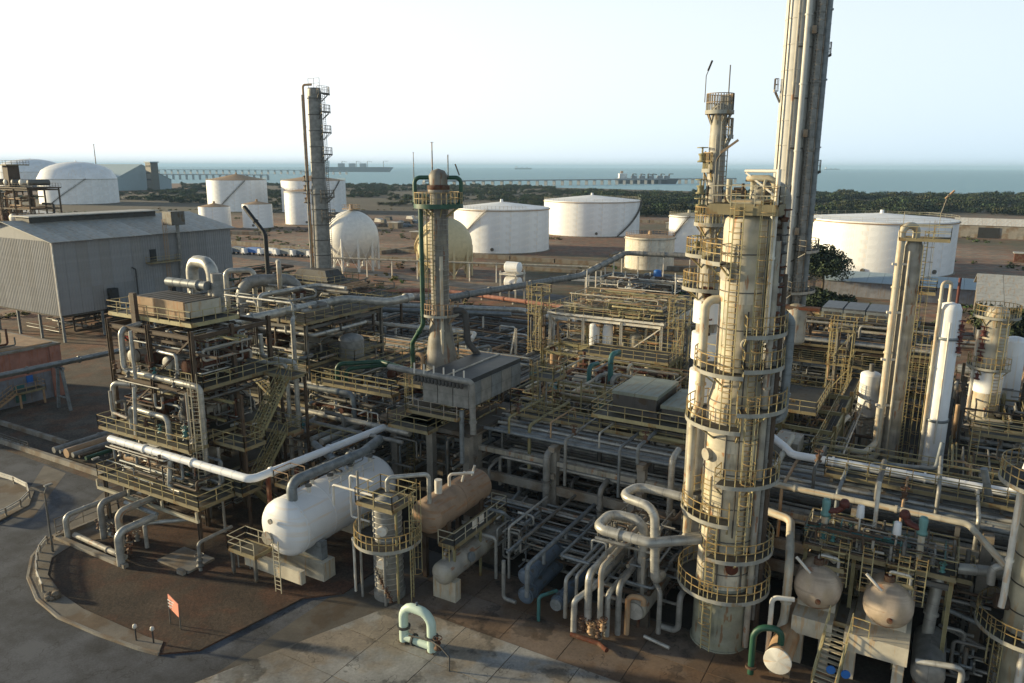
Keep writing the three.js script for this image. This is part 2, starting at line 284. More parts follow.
function ladder(parent, u, v, h0, h1, face, o = {}) {                  // face: outward angle in degrees; stiles, rungs, cage hoops
  const a = face * D2, tx = -Math.sin(a), ty = Math.cos(a), ox = Math.cos(a), oy = Math.sin(a), w = 0.28, mb = new MB(), m = o.m ?? M.yellow;
  for (const s of [-w, w]) mb.bar([u + tx * s, v + ty * s, h0], [u + tx * s, v + ty * s, h1], 0.06);
  for (let h = h0 + 0.3; h < h1; h += 0.32) mb.bar([u - tx * w, v - ty * w, h], [u + tx * w, v + ty * w, h], 0.045);
  const l = mb.build('ladder', m, parent);
  if (o.cage !== false && h1 - h0 > 3) {
    const c = new MB(), R = 0.38, P = (q, h) => [u + ox * 0.36 + (ox * Math.cos(q) + tx * Math.sin(q)) * R, v + oy * 0.36 + (oy * Math.cos(q) + ty * Math.sin(q)) * R, h];
    for (let h = h0 + 2.2; h <= h1 + 0.9; h += 1.3) for (let k = -5; k < 5; k++) c.bar(P(k * 0.42, h), P((k + 1) * 0.42, h), 0.028);
    for (const q of [-1.6, 0, 1.6]) c.bar(P(q, h0 + 2.2), P(q, h1 + 0.9), 0.03);
    c.build('cage', m, l);
  }
  return l;
}
function stair(parent, a, b, w, o = {}) {                              // a: foot, b: head; runs along u or v
  const L = [b[0] - a[0], b[1] - a[1], b[2] - a[2]], hz = Math.hypot(L[0], L[1]) || 1, s = [-L[1] / hz * w / 2, L[0] / hz * w / 2], mb = new MB(), n = Math.max(3, Math.round(L[2] / 0.24));
  for (const k of [-1, 1]) mb.bar([a[0] + s[0] * k, a[1] + s[1] * k, a[2]], [b[0] + s[0] * k, b[1] + s[1] * k, b[2]], 0.06, 0.26);
  const st = mb.build('stair', o.m ?? M.olive, parent), rl = new MB(), f = (t, k) => [a[0] + L[0] * t + s[0] * k, a[1] + L[1] * t + s[1] * k, a[2] + L[2] * t];
  for (const k of [-1, 1]) railRun(rl, [f(0, k), f(1, k)], false, 1.05, 1.2);
  rl.build('railing', o.railMat ?? o.m ?? M.olive, st);
  const tr = new MB(); let one;
  for (let j = 1; j < n; j++) {
    const t = j / n, q = f(t, 0), e = [q[0] + s[0] * 0.96, q[1] + s[1] * 0.96, q[2]], g = [q[0] - s[0] * 0.96, q[1] - s[1] * 0.96, q[2]];
    if (o.pieces) new MB().bar(e, g, 0.26, 0.05).build('tread', o.tm ?? M.gratingLight, st); else tr.bar(e, g, 0.24, 0.05);
  }
  if (!o.pieces) tr.build('treads', o.m ?? M.olive, st);
  return st;
}
function headProfile(r, L, depth = 0.5, n = 7) {                       // closed drum with elliptical heads along 0..L (heads outside)
  const p = []; for (let k = 0; k <= n; k++) { const a = k / n * Math.PI / 2; p.push([r * Math.sin(a), -r * depth * Math.cos(a), 1]); }
  p.push([r, 0.001], [r, L - 0.001]);
  for (let k = n; k >= 0; k--) { const a = k / n * Math.PI / 2; p.push([r * Math.sin(a), L + r * depth * Math.cos(a), 2]); }
  return p;
}
function flange(parent, at, r, axis, m, name = 'flange') { return new MB().lathe([[0, -0.06], [r, -0.06], [r, -0.06], [r, 0.06], [r, 0.06], [0, 0.06]], at, 16, axis).build(name, m, parent); }
function drum(parent, axis, c, r, L, m, name = 'shell', o = {}) {      // c: centre of one tangent line
  const s = new MB().lathe(headProfile(r, L, o.depth ?? 0.5), c, o.seg ?? 28, axis).build(name, m, parent);
  for (const f of o.bands ?? []) { const q = [...c]; q[axis === 'u' ? 0 : axis === 'v' ? 1 : 2] += f * L; new MB().lathe([[r - 0.02, -0.05], [r + 0.025, -0.05], [r + 0.025, -0.05], [r + 0.025, 0.05], [r + 0.025, 0.05], [r - 0.02, 0.05]], q, o.seg ?? 28, axis).build('band', o.bm ?? m, s); }
  return s;
}
function pipePart(parent, pts, r, m, o = {}) {
  const p = new MB().pipe(pts, r, o.seg ?? (r > 0.25 ? 16 : 10), o.bend).build(o.name ?? 'pipe', m, parent);
  if (o.flanges) for (const e of [0, pts.length - 1]) { const a = pts[e], b = pts[e ? e - 1 : 1]; const ax = Math.abs(a[2] - b[2]) > 0.5 * Math.hypot(a[0] - b[0], a[1] - b[1]) ? 'h' : Math.abs(a[0] - b[0]) > Math.abs(a[1] - b[1]) ? 'u' : 'v'; flange(p, a, r * 1.5, ax, m); }
  return p;
}
function pipeThing(name, label, pts, r, m, o = {}) {
  const t = thing(name, label, 'pipe', o.at ?? [pts[0][0], pts[0][1], 0], o.group);
  pipePart(t, pts, r, m, { ...o, name: 'pipe_run' });
  for (const s of o.supports ?? []) {                                 // posts that carry the run: [u, v, foot, head]
    new MB().box(s[0] - 0.13, s[0] + 0.13, s[1] - 0.13, s[1] + 0.13, s[2], s[3] - r).build('support_post', o.sm ?? M.steel, t);
  }
  return t;
}
function clutter(parent, rng, b, n, mats, r0 = 0.05, r1 = 0.2) {       // pipe runs that wind through a block of plant
  const P = (k) => b[k][0] + (b[k][1] - b[k][0]) * rng();
  for (let q = 0; q < n; q++) {
    const r = r0 + (r1 - r0) * Math.pow(rng(), 2.2), cur = [P(0), P(1), P(2)], pts = [[...cur]]; let last = -1;
    const segs = 2 + Math.floor(rng() * 3);
    for (let s = 0; s < segs; s++) { let ax = Math.floor(rng() * 3); if (ax === last) ax = (ax + 1) % 3; last = ax; let to = P(ax); if (Math.abs(to - cur[ax]) < r * 6) to = cur[ax] + (to > cur[ax] ? 1 : -1) * r * 8; to = Math.max(b[ax][0], Math.min(b[ax][1], to)); if (Math.abs(to - cur[ax]) < r * 5) continue; cur[ax] = to; pts.push([...cur]); }
    if (pts.length > 1) pipePart(parent, pts, r, mats[Math.floor(rng() * mats.length)], { seg: r > 0.14 ? 12 : 8 });
  }
}
function valve(parent, at, s, m, wheel) {                             // bonnet, stem and hand wheel
  const mb = new MB(); mb.lathe([[0, -0.5 * s], [0.5 * s, -0.5 * s], [0.5 * s, -0.35 * s], [0.28 * s, -0.25 * s], [0.32 * s, 0.2 * s], [0.42 * s, 0.25 * s], [0.42 * s, 0.4 * s], [0.1 * s, 0.45 * s], [0.1 * s, 1.1 * s], [0, 1.1 * s]], at, 10);
  mb.lathe([[0.52 * s, 0.98 * s], [0.60 * s, 0.98 * s], [0.60 * s, 1.07 * s], [0.52 * s, 1.07 * s], [0.52 * s, 0.98 * s]], at, 12); mb.bar([at[0] - 0.55 * s, at[1], at[2] + 1.03 * s], [at[0] + 0.55 * s, at[1], at[2] + 1.03 * s], 0.06 * s);
  return mb.build('valve', m, parent);
}
function pump(parent, u, v, h, m, m2) {
  new MB().box(u - 0.9, u + 0.9, v - 0.4, v + 0.4, h, h + 0.35).build('plinth', M.concrete, parent);
  const b = new MB().lathe([[0, 0], [0.3, 0], [0.34, 0.15], [0.34, 0.85], [0.3, 1], [0, 1]], [u - 0.05, v, h + 0.75], 14, 'u').build('motor', m, parent);
  new MB().lathe([[0, 0], [0.2, 0], [0.42, 0.1], [0.42, 0.35], [0.25, 0.5], [0.1, 0.55], [0.1, 0.75], [0, 0.75]], [u - 0.85, v, h + 0.75], 14, 'u').build('casing', m2, parent); return b;
}
function frame(name, label, us, vs, top, levels, o = {}) {              // open steel structure: columns, beams, braces, decks
  const t = thing(name, label, o.cat ?? 'structure', [us[0], vs[0], 0], o.group), cm = o.cm ?? M.steel, bm = o.bm ?? cm, w = o.w ?? 0.32;
  for (const u of us) for (const v of vs) { const c = o.concreteTo ? new MB().box(u - 0.3, u + 0.3, v - 0.3, v + 0.3, 0, o.concreteTo).build('pier', M.concreteDark, t) : null; new MB().ibeam([u, v, o.concreteTo ?? 0], [u, v, top], w, w).build('column', cm, t); }
  for (const h of levels) {
    for (const v of vs) for (let k = 0; k < us.length - 1; k++) new MB().ibeam([us[k] + w / 2, v, h - 0.47], [us[k + 1] - w / 2, v, h - 0.47], 0.2, 0.34).build('beam', bm, t);
    for (const u of us) for (let k = 0; k < vs.length - 1; k++) new MB().ibeam([u, vs[k] + w / 2, h - 0.47], [u, vs[k + 1] - w / 2, h - 0.47], 0.2, 0.34).build('beam', bm, t);
  }
  const L = [0, ...levels];
  if (o.brace !== false) for (let k = 0; k < L.length - 1; k++) {
    const e = k % 2; if (us.length > 1) new MB().bar([us[e ? us.length - 2 : 0], vs[0], L[k] + 0.1], [us[e ? us.length - 1 : 1], vs[0], L[k + 1] - 0.5], 0.14).build('brace', bm, t);
    if (vs.length > 1) new MB().bar([us[0], vs[e ? 1 : 0], L[k] + 0.1], [us[0], vs[e ? 0 : 1], L[k + 1] - 0.5], 0.14).build('brace', bm, t);
  }
  return t;
}
function tank(name, label, u, v, r, h, o = {}) {                       // storage tank: courses of plate, roof, rim rail, winding stair
  const t = thing(name, label, 'storage tank', [u, v, 0], o.group), m = o.m ?? M.white, seg = o.seg ?? 64, n = o.courses ?? 6;
  new MB().lathe([[r + 0.5, 0], [r + 0.5, 0.25], [r + 0.5, 0.25], [r - 0.1, 0.25]], [u, v, 0], seg).build('footing', M.concrete, t);
  for (let k = 0; k < n; k++) { const a = 0.25 + (h - 0.25) * k / n, b = 0.25 + (h - 0.25) * (k + 1) / n, q = r - k * 0.012; new MB().lathe([[q, a], [q, b - 0.05], [q, b - 0.05], [q - 0.03, b - 0.05], [q - 0.03, b - 0.05], [q - 0.03, b]], [u, v, 0], seg).build('shell_course', m, t); }
  const rise = o.rise ?? r * 0.09, pr = [];
  for (let k = 0; k <= 8; k++) { const f = k / 8; pr.push([r * (1 - f) + 0.0, h + rise * (o.dome ? Math.sqrt(Math.max(0, 1 - (1 - f) * (1 - f))) : f)]); }
  const rf = new MB().lathe([[r + 0.02, h - 0.02], ...pr], [u, v, 0], seg).build('roof', o.roof ?? m, t);
  new MB().lathe([[0, 0.9], [0.5, 0.9], [0.6, 0], [0.6, -0.3]], [u, v, h + rise], 12).build('vent', o.roof ?? m, rf);
  if (o.girder !== false) new MB().lathe([[r, h - 0.6], [r + 0.35, h - 0.6], [r + 0.35, h - 0.6], [r + 0.35, h - 0.35], [r + 0.35, h - 0.35], [r, h - 0.35]], [u, v, 0], seg).build('wind_girder', o.gm ?? M.beigeGrey, t);
  if (o.stair) {
    const [a0, a1] = o.stair, st = new MB(), rl = new MB(), N = 22, pp = [];
    for (let k = 0; k <= N; k++) { const a = (a0 + (a1 - a0) * k / N) * D2; pp.push([u + (r + 0.45) * Math.cos(a), v + (r + 0.45) * Math.sin(a), 0.3 + (h - 0.3) * k / N]); }
    for (let k = 0; k < N; k++) { st.bar(pp[k], pp[k + 1], 0.8, 0.25); }
    st.build('stair', o.sm ?? M.steel, t); railRun(rl, pp, false, 1.1, 2).build('railing', o.sm ?? M.steel, t);
  }
  if (o.rail !== false) { const rl = new MB(), pp = [], A = o.railArc ?? [0, 360], N = 40; for (let k = 0; k <= N; k++) { const a = (A[0] + (A[1] - A[0]) * k / N) * D2; pp.push([u + (r - 0.1) * Math.cos(a), v + (r - 0.1) * Math.sin(a), h + 0.05]); } railRun(rl, pp, false, 1.1, 3).build('railing', o.rm ?? M.paleYellow, rf); }
  for (const a of o.man ?? []) { const c = Math.cos(a * D2), q = Math.sin(a * D2); new MB().cyl([u + (r - 0.2) * c, v + (r - 0.2) * q, 1.6], [u + (r + 0.45) * c, v + (r + 0.45) * q, 1.6], 0.6, 14).build('manhole', M.steel, t); }
  return t;
}

// ---------------------------------------------------------------- ground, roads, pavement, sea
const N3 = new ImprovedNoise();
{
  // one sheet of land up to the shore; the colour follows the kind of soil: dark stained yard, red earth, sand, scrub
  const C = (f, d) => [f * Math.cos(Math.PI / 6) - d * 0.5, f * 0.5 + d * Math.cos(Math.PI / 6)];   // (right, ahead) of the plant's front corner into plan
  const mb = new MB(), col = [], up = new THREE.Vector3(0, 1, 0), nx = 150, ny = 190;
  for (let j = 0; j <= ny; j++) {
    const f = j / ny, d = -30 + 130 * f + 1250 * Math.pow(f, 3.2);
    for (let i = 0; i <= nx; i++) {
      const g = i / nx * 2 - 1, x = Math.sign(g) * (160 * Math.abs(g) + 2400 * Math.pow(Math.abs(g), 3));
      const shore = x < -60 ? 1250 - x * 0.12 : 1250 - (x + 60) * 0.9; const dd = Math.min(d, Math.max(820, shore) + 25 * N3.noise(x * 0.01, 1, 0));
      const [u, v] = C(x, dd), a = N3.noise(u * 0.02, v * 0.02, 3) + 0.5 * N3.noise(u * 0.06, v * 0.06, 9), b = N3.noise(u * 0.008, v * 0.012, 5) + 0.4 * N3.noise(u * 0.05, v * 0.05, 2);
      mb.vert(V([u, v, 0]), up, u, v);
      const far = sm(85, 130, v + Math.max(0, -60 - u) * 0.6), sand = sm(0.05, 0.5, a), grass = sm(0.1, 0.45, b) * far;
      const yard = [0.19, 0.155, 0.12], earth = [0.33, 0.215, 0.145], sd = [0.46, 0.36, 0.265], gr = [0.13, 0.145, 0.065];
      let c = yard.map((q, k) => q * (1 - far) + (earth[k] * (1 - sand) + sd[k] * sand) * far); c = c.map((q, k) => q * (1 - grass * 0.8) + gr[k] * grass * 0.8);
      const wood = sm(440, 520, dd) * sm(-520, -300, x); c = c.map((q, k) => q * (1 - 0.75 * wood) + [0.075, 0.085, 0.045][k] * 0.75 * wood); col.push(...c);
    }
  }
  for (let j = 0; j < ny; j++) for (let i = 0; i < nx; i++) { const a = j * (nx + 1) + i, b = a + nx + 1; mb.i.push(a, a + 1, b, a + 1, b + 1, b); }
  const g = struct('ground', mb, M.dirtGround); g.geometry.setAttribute('color', new THREE.Float32BufferAttribute(col, 3));
  const sea = new MB(), c = [C(-30000, -500), C(30000, -500), C(30000, 23000), C(-30000, 23000)];
  c.forEach((q) => sea.vert(V([q[0], q[1], -2.5]), up, q[0], q[1])); sea.i.push(0, 1, 2, 0, 2, 3);
  struct('sea', sea, new THREE.MeshPhysicalMaterial({ color: lin(0.29, 0.46, 0.53), roughness: 0.6, specularIntensity: 0.22, bumpMap: T.sea, bumpScale: 1.2 }));
}
const island = [[-61.8, 31.6], [-61.2, 30], [-59.5, 28.1], [-56.7, 26.3], [-53.1, 25], [-49.6, 24.5], [-45.4, 24.7], [-41.7, 25.1], [-40.2, 25.4], [-38.3, 26.9], [-37, 34.6], [-35, 36.5], [-35, 47], [-66, 47], [-66.5, 38.6]];
struct('road', poly([[-150, 39.5], [-150, 35.6], [-150, -5], [10, -5], [10, 20], [-31.4, 20], [-31.9, 34.6], [-30, 36.5], [-30, 39], [-36, 39], [-66.5, 39.5]], 0.012), M.asphalt);
struct('dirt_bed', poly(island.map(([u, v]) => [u, v]), 0, 0.13), M.dirt);
{
  const inner = [[-58.7, 31], [-58.0, 28.8], [-55.7, 27.2], [-52.1, 26.2], [-49, 25.9], [-45.4, 26.0], [-42.3, 26.1], [-41, 26.3]];
  struct('sidewalk', poly([...island.slice(0, 9), ...inner.slice().reverse()], 0.02, 0.17), M.walk);
  struct('ramp', poly([[-61.7, 31.7], [-58.6, 31.1], [-57.2, 33.2], [-59.0, 35.2], [-64.5, 38.3], [-66.3, 38.4]], 0.02, 0.165), M.walk);
  const kerb = new MB(); for (let k = 0; k < 8; k++) { const a = island[k], b = island[k + 1]; kerb.bar([a[0], a[1], 0.1], [b[0], b[1], 0.1], 0.18, 0.22); } struct('kerb', kerb, M.concrete);
  struct('road_band', poly([[-74, 39.2], [-78, 39.3], [-68.4, 31.2], [-66.6, 32.0]], 0.018), M.walk);
  struct('verge', poly([[-68.2, 29.6], [-69.4, 33.2], [-72.2, 35.2], [-79, 35.4], [-100, 35.2], [-100, 20], [-78, 20]], 0, 0.12), M.walk);
}
{ // concrete pavement: every slab is a piece, joints between them
  const pv = new THREE.Group(); pv.name = 'pavement'; pv.base = V([-22, 30, 0]); pv.position.copy(pv.base); tag(pv, null, null, null, 'structure'); scene.add(pv);
  new MB().box(-35.6, 14, 16, 44.8, -0.05, 0.02).build('joint_bed', M.concreteDark, pv);
  const r = rngOf(91), us = [-29.3, -25.1, -21, -16.8, -12.6, -8.4, -4.2, 0, 4.2, 8.4, 12.6], vs = [17, 21, 25.1, 29.3, 33.4, 37.5, 41, 44.6], j = 0.025;
  for (let b = 0; b < vs.length - 1; b++) for (let a = -1; a < us.length - 1; a++) {
    const v0 = vs[b] + j, v1 = vs[b + 1] - j; let u0 = a < 0 ? 0 : us[a] + j, u1 = us[a + 1] - j, rusty = b >= 5 || (b === 4 && a > 3);
    if (b >= 5) { u0 -= 1.6; u1 -= 1.6; }
    const off = b < 5 ? 0.1 : 0.06, e = (v) => (b < 5 ? -35.4 + (v - 26) * 0.4 : -33.5);
    if (b >= 5 && a < 0) { if (b === 6) continue; }
    const q = a < 0 ? [[Math.min(e(v0), u1 - 0.3), v0], [u1, v0], [u1, v1], [Math.min(e(v1), u1 - 0.3), v1]] : [[u0, v0], [u1, v0], [u1, v1], [u0, v1]];
    const z = off + r() * 0.012; poly(q, 0, z).build('slab', rusty ? (r() < 0.5 ? M.slabD : M.slabC) : r() < 0.5 ? M.slabA : M.slabB, pv);
  }
  struct('yard_floor', poly([[-66, 44.9], [30, 44.9], [30, 125], [-66, 125]], 0.02), M.yard);
}

// ---------------------------------------------------------------- storage tanks and spheres
tank('storage_tank', 'large white storage tank just right of the green-piped heater stack', -145.5, 244, 17.6, 15.4, { rise: 2.0, stair: [-130, -75], railArc: [150, 330], man: [-70], gm: M.tan, sm: M.whiteWorn });
tank('storage_tank', 'large white storage tank in the middle, half behind its neighbour', -146, 326, 22, 15.2, { rise: 2.2, stair: [-35, 20], man: [-60], gm: M.tan, sm: M.steel });
tank('storage_tank', 'low rust-streaked tank in front of the small white tank', -79.5, 221, 7.4, 9.6, { m: M.whiteRusty, roof: M.tan, rise: 0.7, courses: 4, rm: M.tan });
tank('storage_tank', 'small white tank left of the slim twin column', -83.5, 272, 7, 13.2, { rise: 0.9, roof: M.paleYellow, stair: [-150, -70], sm: M.steel });
tank('storage_tank', 'largest white tank at right behind the stained column top', -19.5, 256, 20.6, 15.2, { rise: 1.6, stair: [150, 215], man: [-95, -40], gm: M.tan, sm: M.whiteWorn });
tank('storage_tank', 'white tank with beige cone roof and diagonal stair, left distance', -426, 363, 19.5, 20.5, { roof: M.tan, rise: 4, stair: [-85, -25], girder: false, sm: M.steel });
tank('storage_tank', 'small white tank with beige cone roof behind the grey shed end', -313, 252, 7.4, 10.6, { roof: M.tan, rise: 1.6, girder: false, rail: false, man: [-60], seg: 40 });
tank('storage_tank', 'small white tank with beige roof beside the slim grey column', -299.5, 266.5, 7.2, 11.6, { roof: M.tan, rise: 1.4, girder: false, rail: false, man: [-60], seg: 40 });
tank('storage_tank', 'medium white tank directly left of the slim grey column', -298, 298, 10.8, 17, { roof: M.tan, rise: 1.2, rm: M.tan, man: [-45], seg: 48 });
tank('storage_tank', 'tall white tank with beige roof partly hidden by slim grey column', -374, 382, 21, 20.5, { roof: M.tan, rise: 3.4, girder: false, stair: [-40, 5], sm: M.steel });
tank('domed_tank', 'huge white tank with high dome roof and diagonal stair at far left', -615, 366, 28.5, 19.5, { dome: true, rise: 13, roof: M.white, stair: [-75, -20], rail: false, sm: M.steel, courses: 3 });
tank('domed_tank', 'distant white dome roof behind the far-left domed tank', -985, 530, 38, 22, { dome: true, rise: 15, rail: false, seg: 40, courses: 2 });
function sphere(label, u, v, r, hc, m) {
  const t = thing('spherical_tank', label, 'storage tank', [u, v, 0], 'spherical gas tanks');
  const pr = []; for (let k = 0; k <= 24; k++) { const a = -Math.PI / 2 + k / 24 * Math.PI; pr.push([Math.max(0.001, r * Math.cos(a)), r * Math.sin(a)]); }
  new MB().lathe(pr, [u, v, hc], 48).build('shell', m, t);
  for (let k = 0; k < 10; k++) {
    const a = k / 10 * 6.283, b = (k + 1) / 10 * 6.283, q = (x, h) => [u + Math.cos(x) * r * 0.97, v + Math.sin(x) * r * 0.97, h];
    new MB().cyl(q(a, 0), q(a, hc), 0.36, 10).build('leg', m, t);
    new MB().bar(q(a, 0.4), q(b, hc - 1.2), 0.13).build('brace', m, t); new MB().bar(q(b, 0.4), q(a, hc - 1.2), 0.13).build('brace', m, t);
  }
  const d = deck(t, u - 1.8, u + 1.8, v - 1.8, v + 1.8, hc + r + 0.5, { railMat: M.tan, rim: M.tan }); new MB().cyl([u, v, hc + r - 0.2], [u, v, hc + r + 1.8], 0.5, 12).build('nozzle', M.tan, t);
  const st = new MB(), pp = []; for (let k = 0; k <= 16; k++) { const a = -0.3 + k / 16 * 1.8, x = (-150 + k * 6) * D2; pp.push([u + Math.cos(x) * Math.cos(a) * (r + 0.5), v + Math.sin(x) * Math.cos(a) * (r + 0.5), hc + Math.sin(a) * (r + 0.5)]); }
  for (let k = 0; k < 16; k++) st.bar(pp[k], pp[k + 1], 0.7, 0.12); railRun(st, pp, false, 1, 1.6); st.build('stair', m, t);
  return t;
}
sphere('white spherical gas tank on braced legs right of the slim grey column', -154, 172, 7.7, 9.6, M.whiteSphere);
sphere('yellow spherical gas tank on braced legs behind the green-piped heater stack', -122.5, 174.5, 7.7, 8.6, M.yellowSphere);

// ---------------------------------------------------------------- far sheds, masts, jetties, ships
function shed(name, label, u0, u1, v0, v1, he, hr, wall, roof, o = {}) {   // gabled shed, ridge along v unless o.along is 'u'
  const t = thing(name, label, 'building', [(u0 + u1) / 2, (v0 + v1) / 2, 0], o.group); const um = (u0 + u1) / 2, vm = (v0 + v1) / 2, e = o.eave ?? 0.6, alongU = o.along === 'u';
  new MB().box(u0, u1, v0, v0 + 0.2, 0, he).build('wall', wall, t); new MB().box(u0, u1, v1 - 0.2, v1, 0, he).build('wall', wall, t); new MB().box(u0, u0 + 0.2, v0 + 0.2, v1 - 0.2, 0, he).build('wall', wall, t); new MB().box(u1 - 0.2, u1, v0 + 0.2, v1 - 0.2, 0, he).build('wall', wall, t);
  const n = o.panels ?? 8;
  for (const s of [0, 1]) for (let k = 0; k < n; k++) {
    const f = k / n, g = (k + 1) / n; let c;
    if (alongU) { const a = u0 - e + (u1 - u0 + 2 * e) * f + 0.03, b = u0 - e + (u1 - u0 + 2 * e) * g - 0.03, w = s ? v1 + e : v0 - e; c = [[a, w, he], [b, w, he], [b, vm, hr], [a, vm, hr]]; }
    else { const a = v0 - e + (v1 - v0 + 2 * e) * f + 0.03, b = v0 - e + (v1 - v0 + 2 * e) * g - 0.03, w = s ? u1 + e : u0 - e; c = [[w, a, he], [w, b, he], [um, b, hr], [um, a, hr]]; }
    const lo = c.map(V), hi = c.map((q) => V([q[0], q[1], q[2] + 0.12])); new MB().hexa([...lo, ...hi]).build('roof_panel', roof, t);
  }
  for (const s of [0, 1]) { const gb = new MB(), q = alongU ? (s ? u1 - 0.1 : u0 + 0.1) : (s ? v1 - 0.1 : v0 + 0.1), c = alongU ? [[q, v0, he], [q, v1, he], [q, vm, hr]] : [[u0, q, he], [u1, q, he], [um, q, hr]]; const [A, B, D] = c.map(V); const n3 = B.clone().sub(A).cross(D.clone().sub(A)).normalize(); const k0 = gb.vert(A, n3, 0, 0); gb.vert(B, n3, 8, 0); gb.vert(D, n3, 4, 3); gb.i.push(k0, k0 + 1, k0 + 2); gb.build('gable', wall, t); }
  for (const d of o.doors ?? []) new MB().box(...d).build('door', M.black, t);
  return t;
}
shed('warehouse', 'long grey-blue warehouse with pitched roof beyond the domed tank', -985, -872, 560, 640, 12, 31, M.greyBlueRoof, M.greyBlueRoof, { along: 'u', panels: 12 });
{ const t = thing('transfer_tower', 'small dark tower at the end of the grey-blue warehouse', 'building', [-852, 600]); new MB().box(-857, -847, 595, 605, 0, 33).build('wall', M.steel, t); new MB().box(-858, -846, 594, 606, 33, 34.2).build('roof', M.greyBlueRoof, t); for (const h of [12, 20, 28]) new MB().box(-856.2, -848.5, 594.7, 594.95, h, h + 2).build('window', M.black, t); }
shed('shed', 'low pale shed with a dark doorway right of the largest tank', 0, 42, 395, 414, 5.5, 8, M.concrete, M.whiteWorn, { along: 'u', doors: [[9, 17, 394.7, 394.95, 0, 4.6]] });
shed('shed', 'pale gabled shed at the right edge behind the dark tree', 5.2, 46, 152, 182, 7, 10.6, M.walk, M.shedRoof, { along: 'u', panels: 10 });
shed('shed', 'long low grey roof in front of the largest tank', -26, 6, 196, 212, 3.6, 5, M.greyBlueWall, M.greyBlueRoof, { along: 'u', panels: 10 });
shed('shed', 'long flat open shed with pale roof at the foot of domed tank', -470, -430, 232, 242, 4, 5, M.darkSteel, M.whiteWorn, { along: 'v', panels: 6 });
{ let k = 0; for (const [u, v, h, lab] of [[-570, 750, 46, 'tall thin lattice mast left of the green-piped heater stack'], [-900, 560, 54, 'thin red and white mast above the grey-blue warehouse roof'], [-340, 470, 47, 'thin mast rising right behind the heater stack top']]) {
  const t = thing('mast', lab, 'mast', [u, v]), N = 8; for (let j = 0; j < N; j++) new MB().cyl([u, v, h * j / N], [u, v, h * (j + 1) / N], 0.75 - 0.05 * j, 8).build('mast_section', (k === 1 ? j % 2 : j === N - 1 || j === N - 3) ? M.tan : M.steel, t); new MB().box(u - 0.9, u + 0.9, v - 0.9, v + 0.9, h, h + 0.3).build('platform', M.steel, t); k++; } }
const CP = (x, d) => [x * 0.8660254 - d * 0.5, x * 0.5 + d * 0.8660254];
function jetty(label, x0, d0, x1, d1, h, w, n, group) {
  const a = CP(x0, d0), b = CP(x1, d1), t = thing('jetty', label, 'jetty', [a[0], a[1], 0]); new MB().bar([a[0], a[1], h - 1], [b[0], b[1], h - 1], w, 2).build('deck', M.deckGrey, t);
  const pr = new MB(); railRun(pr, [[a[0], a[1], h], [b[0], b[1], h]], false, 3, 18); pr.build('pipe_bridge', M.steel, t);
  for (let k = 0; k <= n; k++) { const q = [a[0] + (b[0] - a[0]) * k / n, a[1] + (b[1] - a[1]) * k / n]; new MB().bar([q[0], q[1], -4], [q[0], q[1], h - 2.05], 1.6, w * 0.8).build('pile', M.deckGrey, t); }
}
jetty('long jetty on piles reaching over the sea to the moored dredger', -140, 1225, 470, 1640, 8, 7, 40);
jetty('distant jetty line over the sea at far left', -1560, 3050, -640, 3000, 14, 12, 36);
jetty('nearer conveyor jetty over the water left of the tanks', -900, 1850, -560, 1780, 10, 8, 20);
function ship(label, x, d, L, W, H, turn, o = {}) {
  const c = CP(x, d), t = thing('ship', label, 'ship', [c[0], c[1], -2.5], 'ships'); const s = (f, w, h) => { const a = turn * D2; return [c[0] + Math.cos(a) * f - Math.sin(a) * w, c[1] + Math.sin(a) * f + Math.cos(a) * w, h - 2.5]; };
  const bx = (f0, f1, w, h0, h1, n, m, p = t, tf = 0) => new MB().hexa([s(f0, -w, h0), s(f1, -w * 0.9, h0), s(f1, w * 0.9, h0), s(f0, w, h0), s(f0 - tf * 0.3, -w, h1), s(f1 + tf, -w, h1), s(f1 + tf, w, h1), s(f0 - tf * 0.3, w, h1)].map(V)).build(n, m, p);
  const hull = bx(-L / 2, L / 2, W / 2, 0, H, 'hull', o.hull ?? M.hull, t, L * 0.05); bx(-L / 2 + 2, L / 2, W / 2 - 0.8, H + 0.02, H + 0.6, 'deck', M.deckGrey, t);
  const br = bx(-L / 2 + L * 0.04, -L / 2 + L * 0.17, W * 0.4, H + 0.6, H + L * 0.085, 'bridge', M.white); for (let k = 1; k < 4; k++) bx(-L / 2 + L * 0.04 + 0.2, -L / 2 + L * 0.17 + 0.3, W * 0.4 + 0.15, H + L * 0.02 * k, H + L * 0.02 * k + 1, 'window_band', M.black, br); bx(-L / 2 + L * 0.07, -L / 2 + L * 0.11, W * 0.12, H + L * 0.085, H + L * 0.125, 'funnel', M.tan);
  for (const f of o.cranes ?? []) { const q = new MB(); q.bar(s(f * L, 0, H), s(f * L, 0, H + L * 0.08), 2.2); q.bar(s(f * L, 0, H + L * 0.08), s(f * L + L * 0.07, 0, H + L * (0.06 + 0.05 * Math.abs(f))), 1.5); q.build('crane', M.steel, t); }
  for (const f of o.blocks ?? []) bx(f * L, f * L + L * 0.08, W * 0.35, H + 0.6, H + L * 0.05, 'hatch', M.deckGrey);
}
ship('dark dredger with white bridge moored at the jetty end', 262, 1530, 116, 18, 10, 32, { cranes: [-0.22, -0.08, 0.04, 0.12, 0.26, 0.4], blocks: [-0.24, -0.1, 0.05, 0.2, 0.32] });
ship('bulk carrier with deck cranes on the horizon right of slim column', -880, 4300, 400, 46, 26, 30, { cranes: [-0.15, 0.05, 0.2, 0.42], blocks: [-0.2, -0.05, 0.1] });
ship('faint tiny ship on the horizon above the two large tanks', 120, 9000, 190, 30, 16, 30, { blocks: [-0.1, 0.2] });
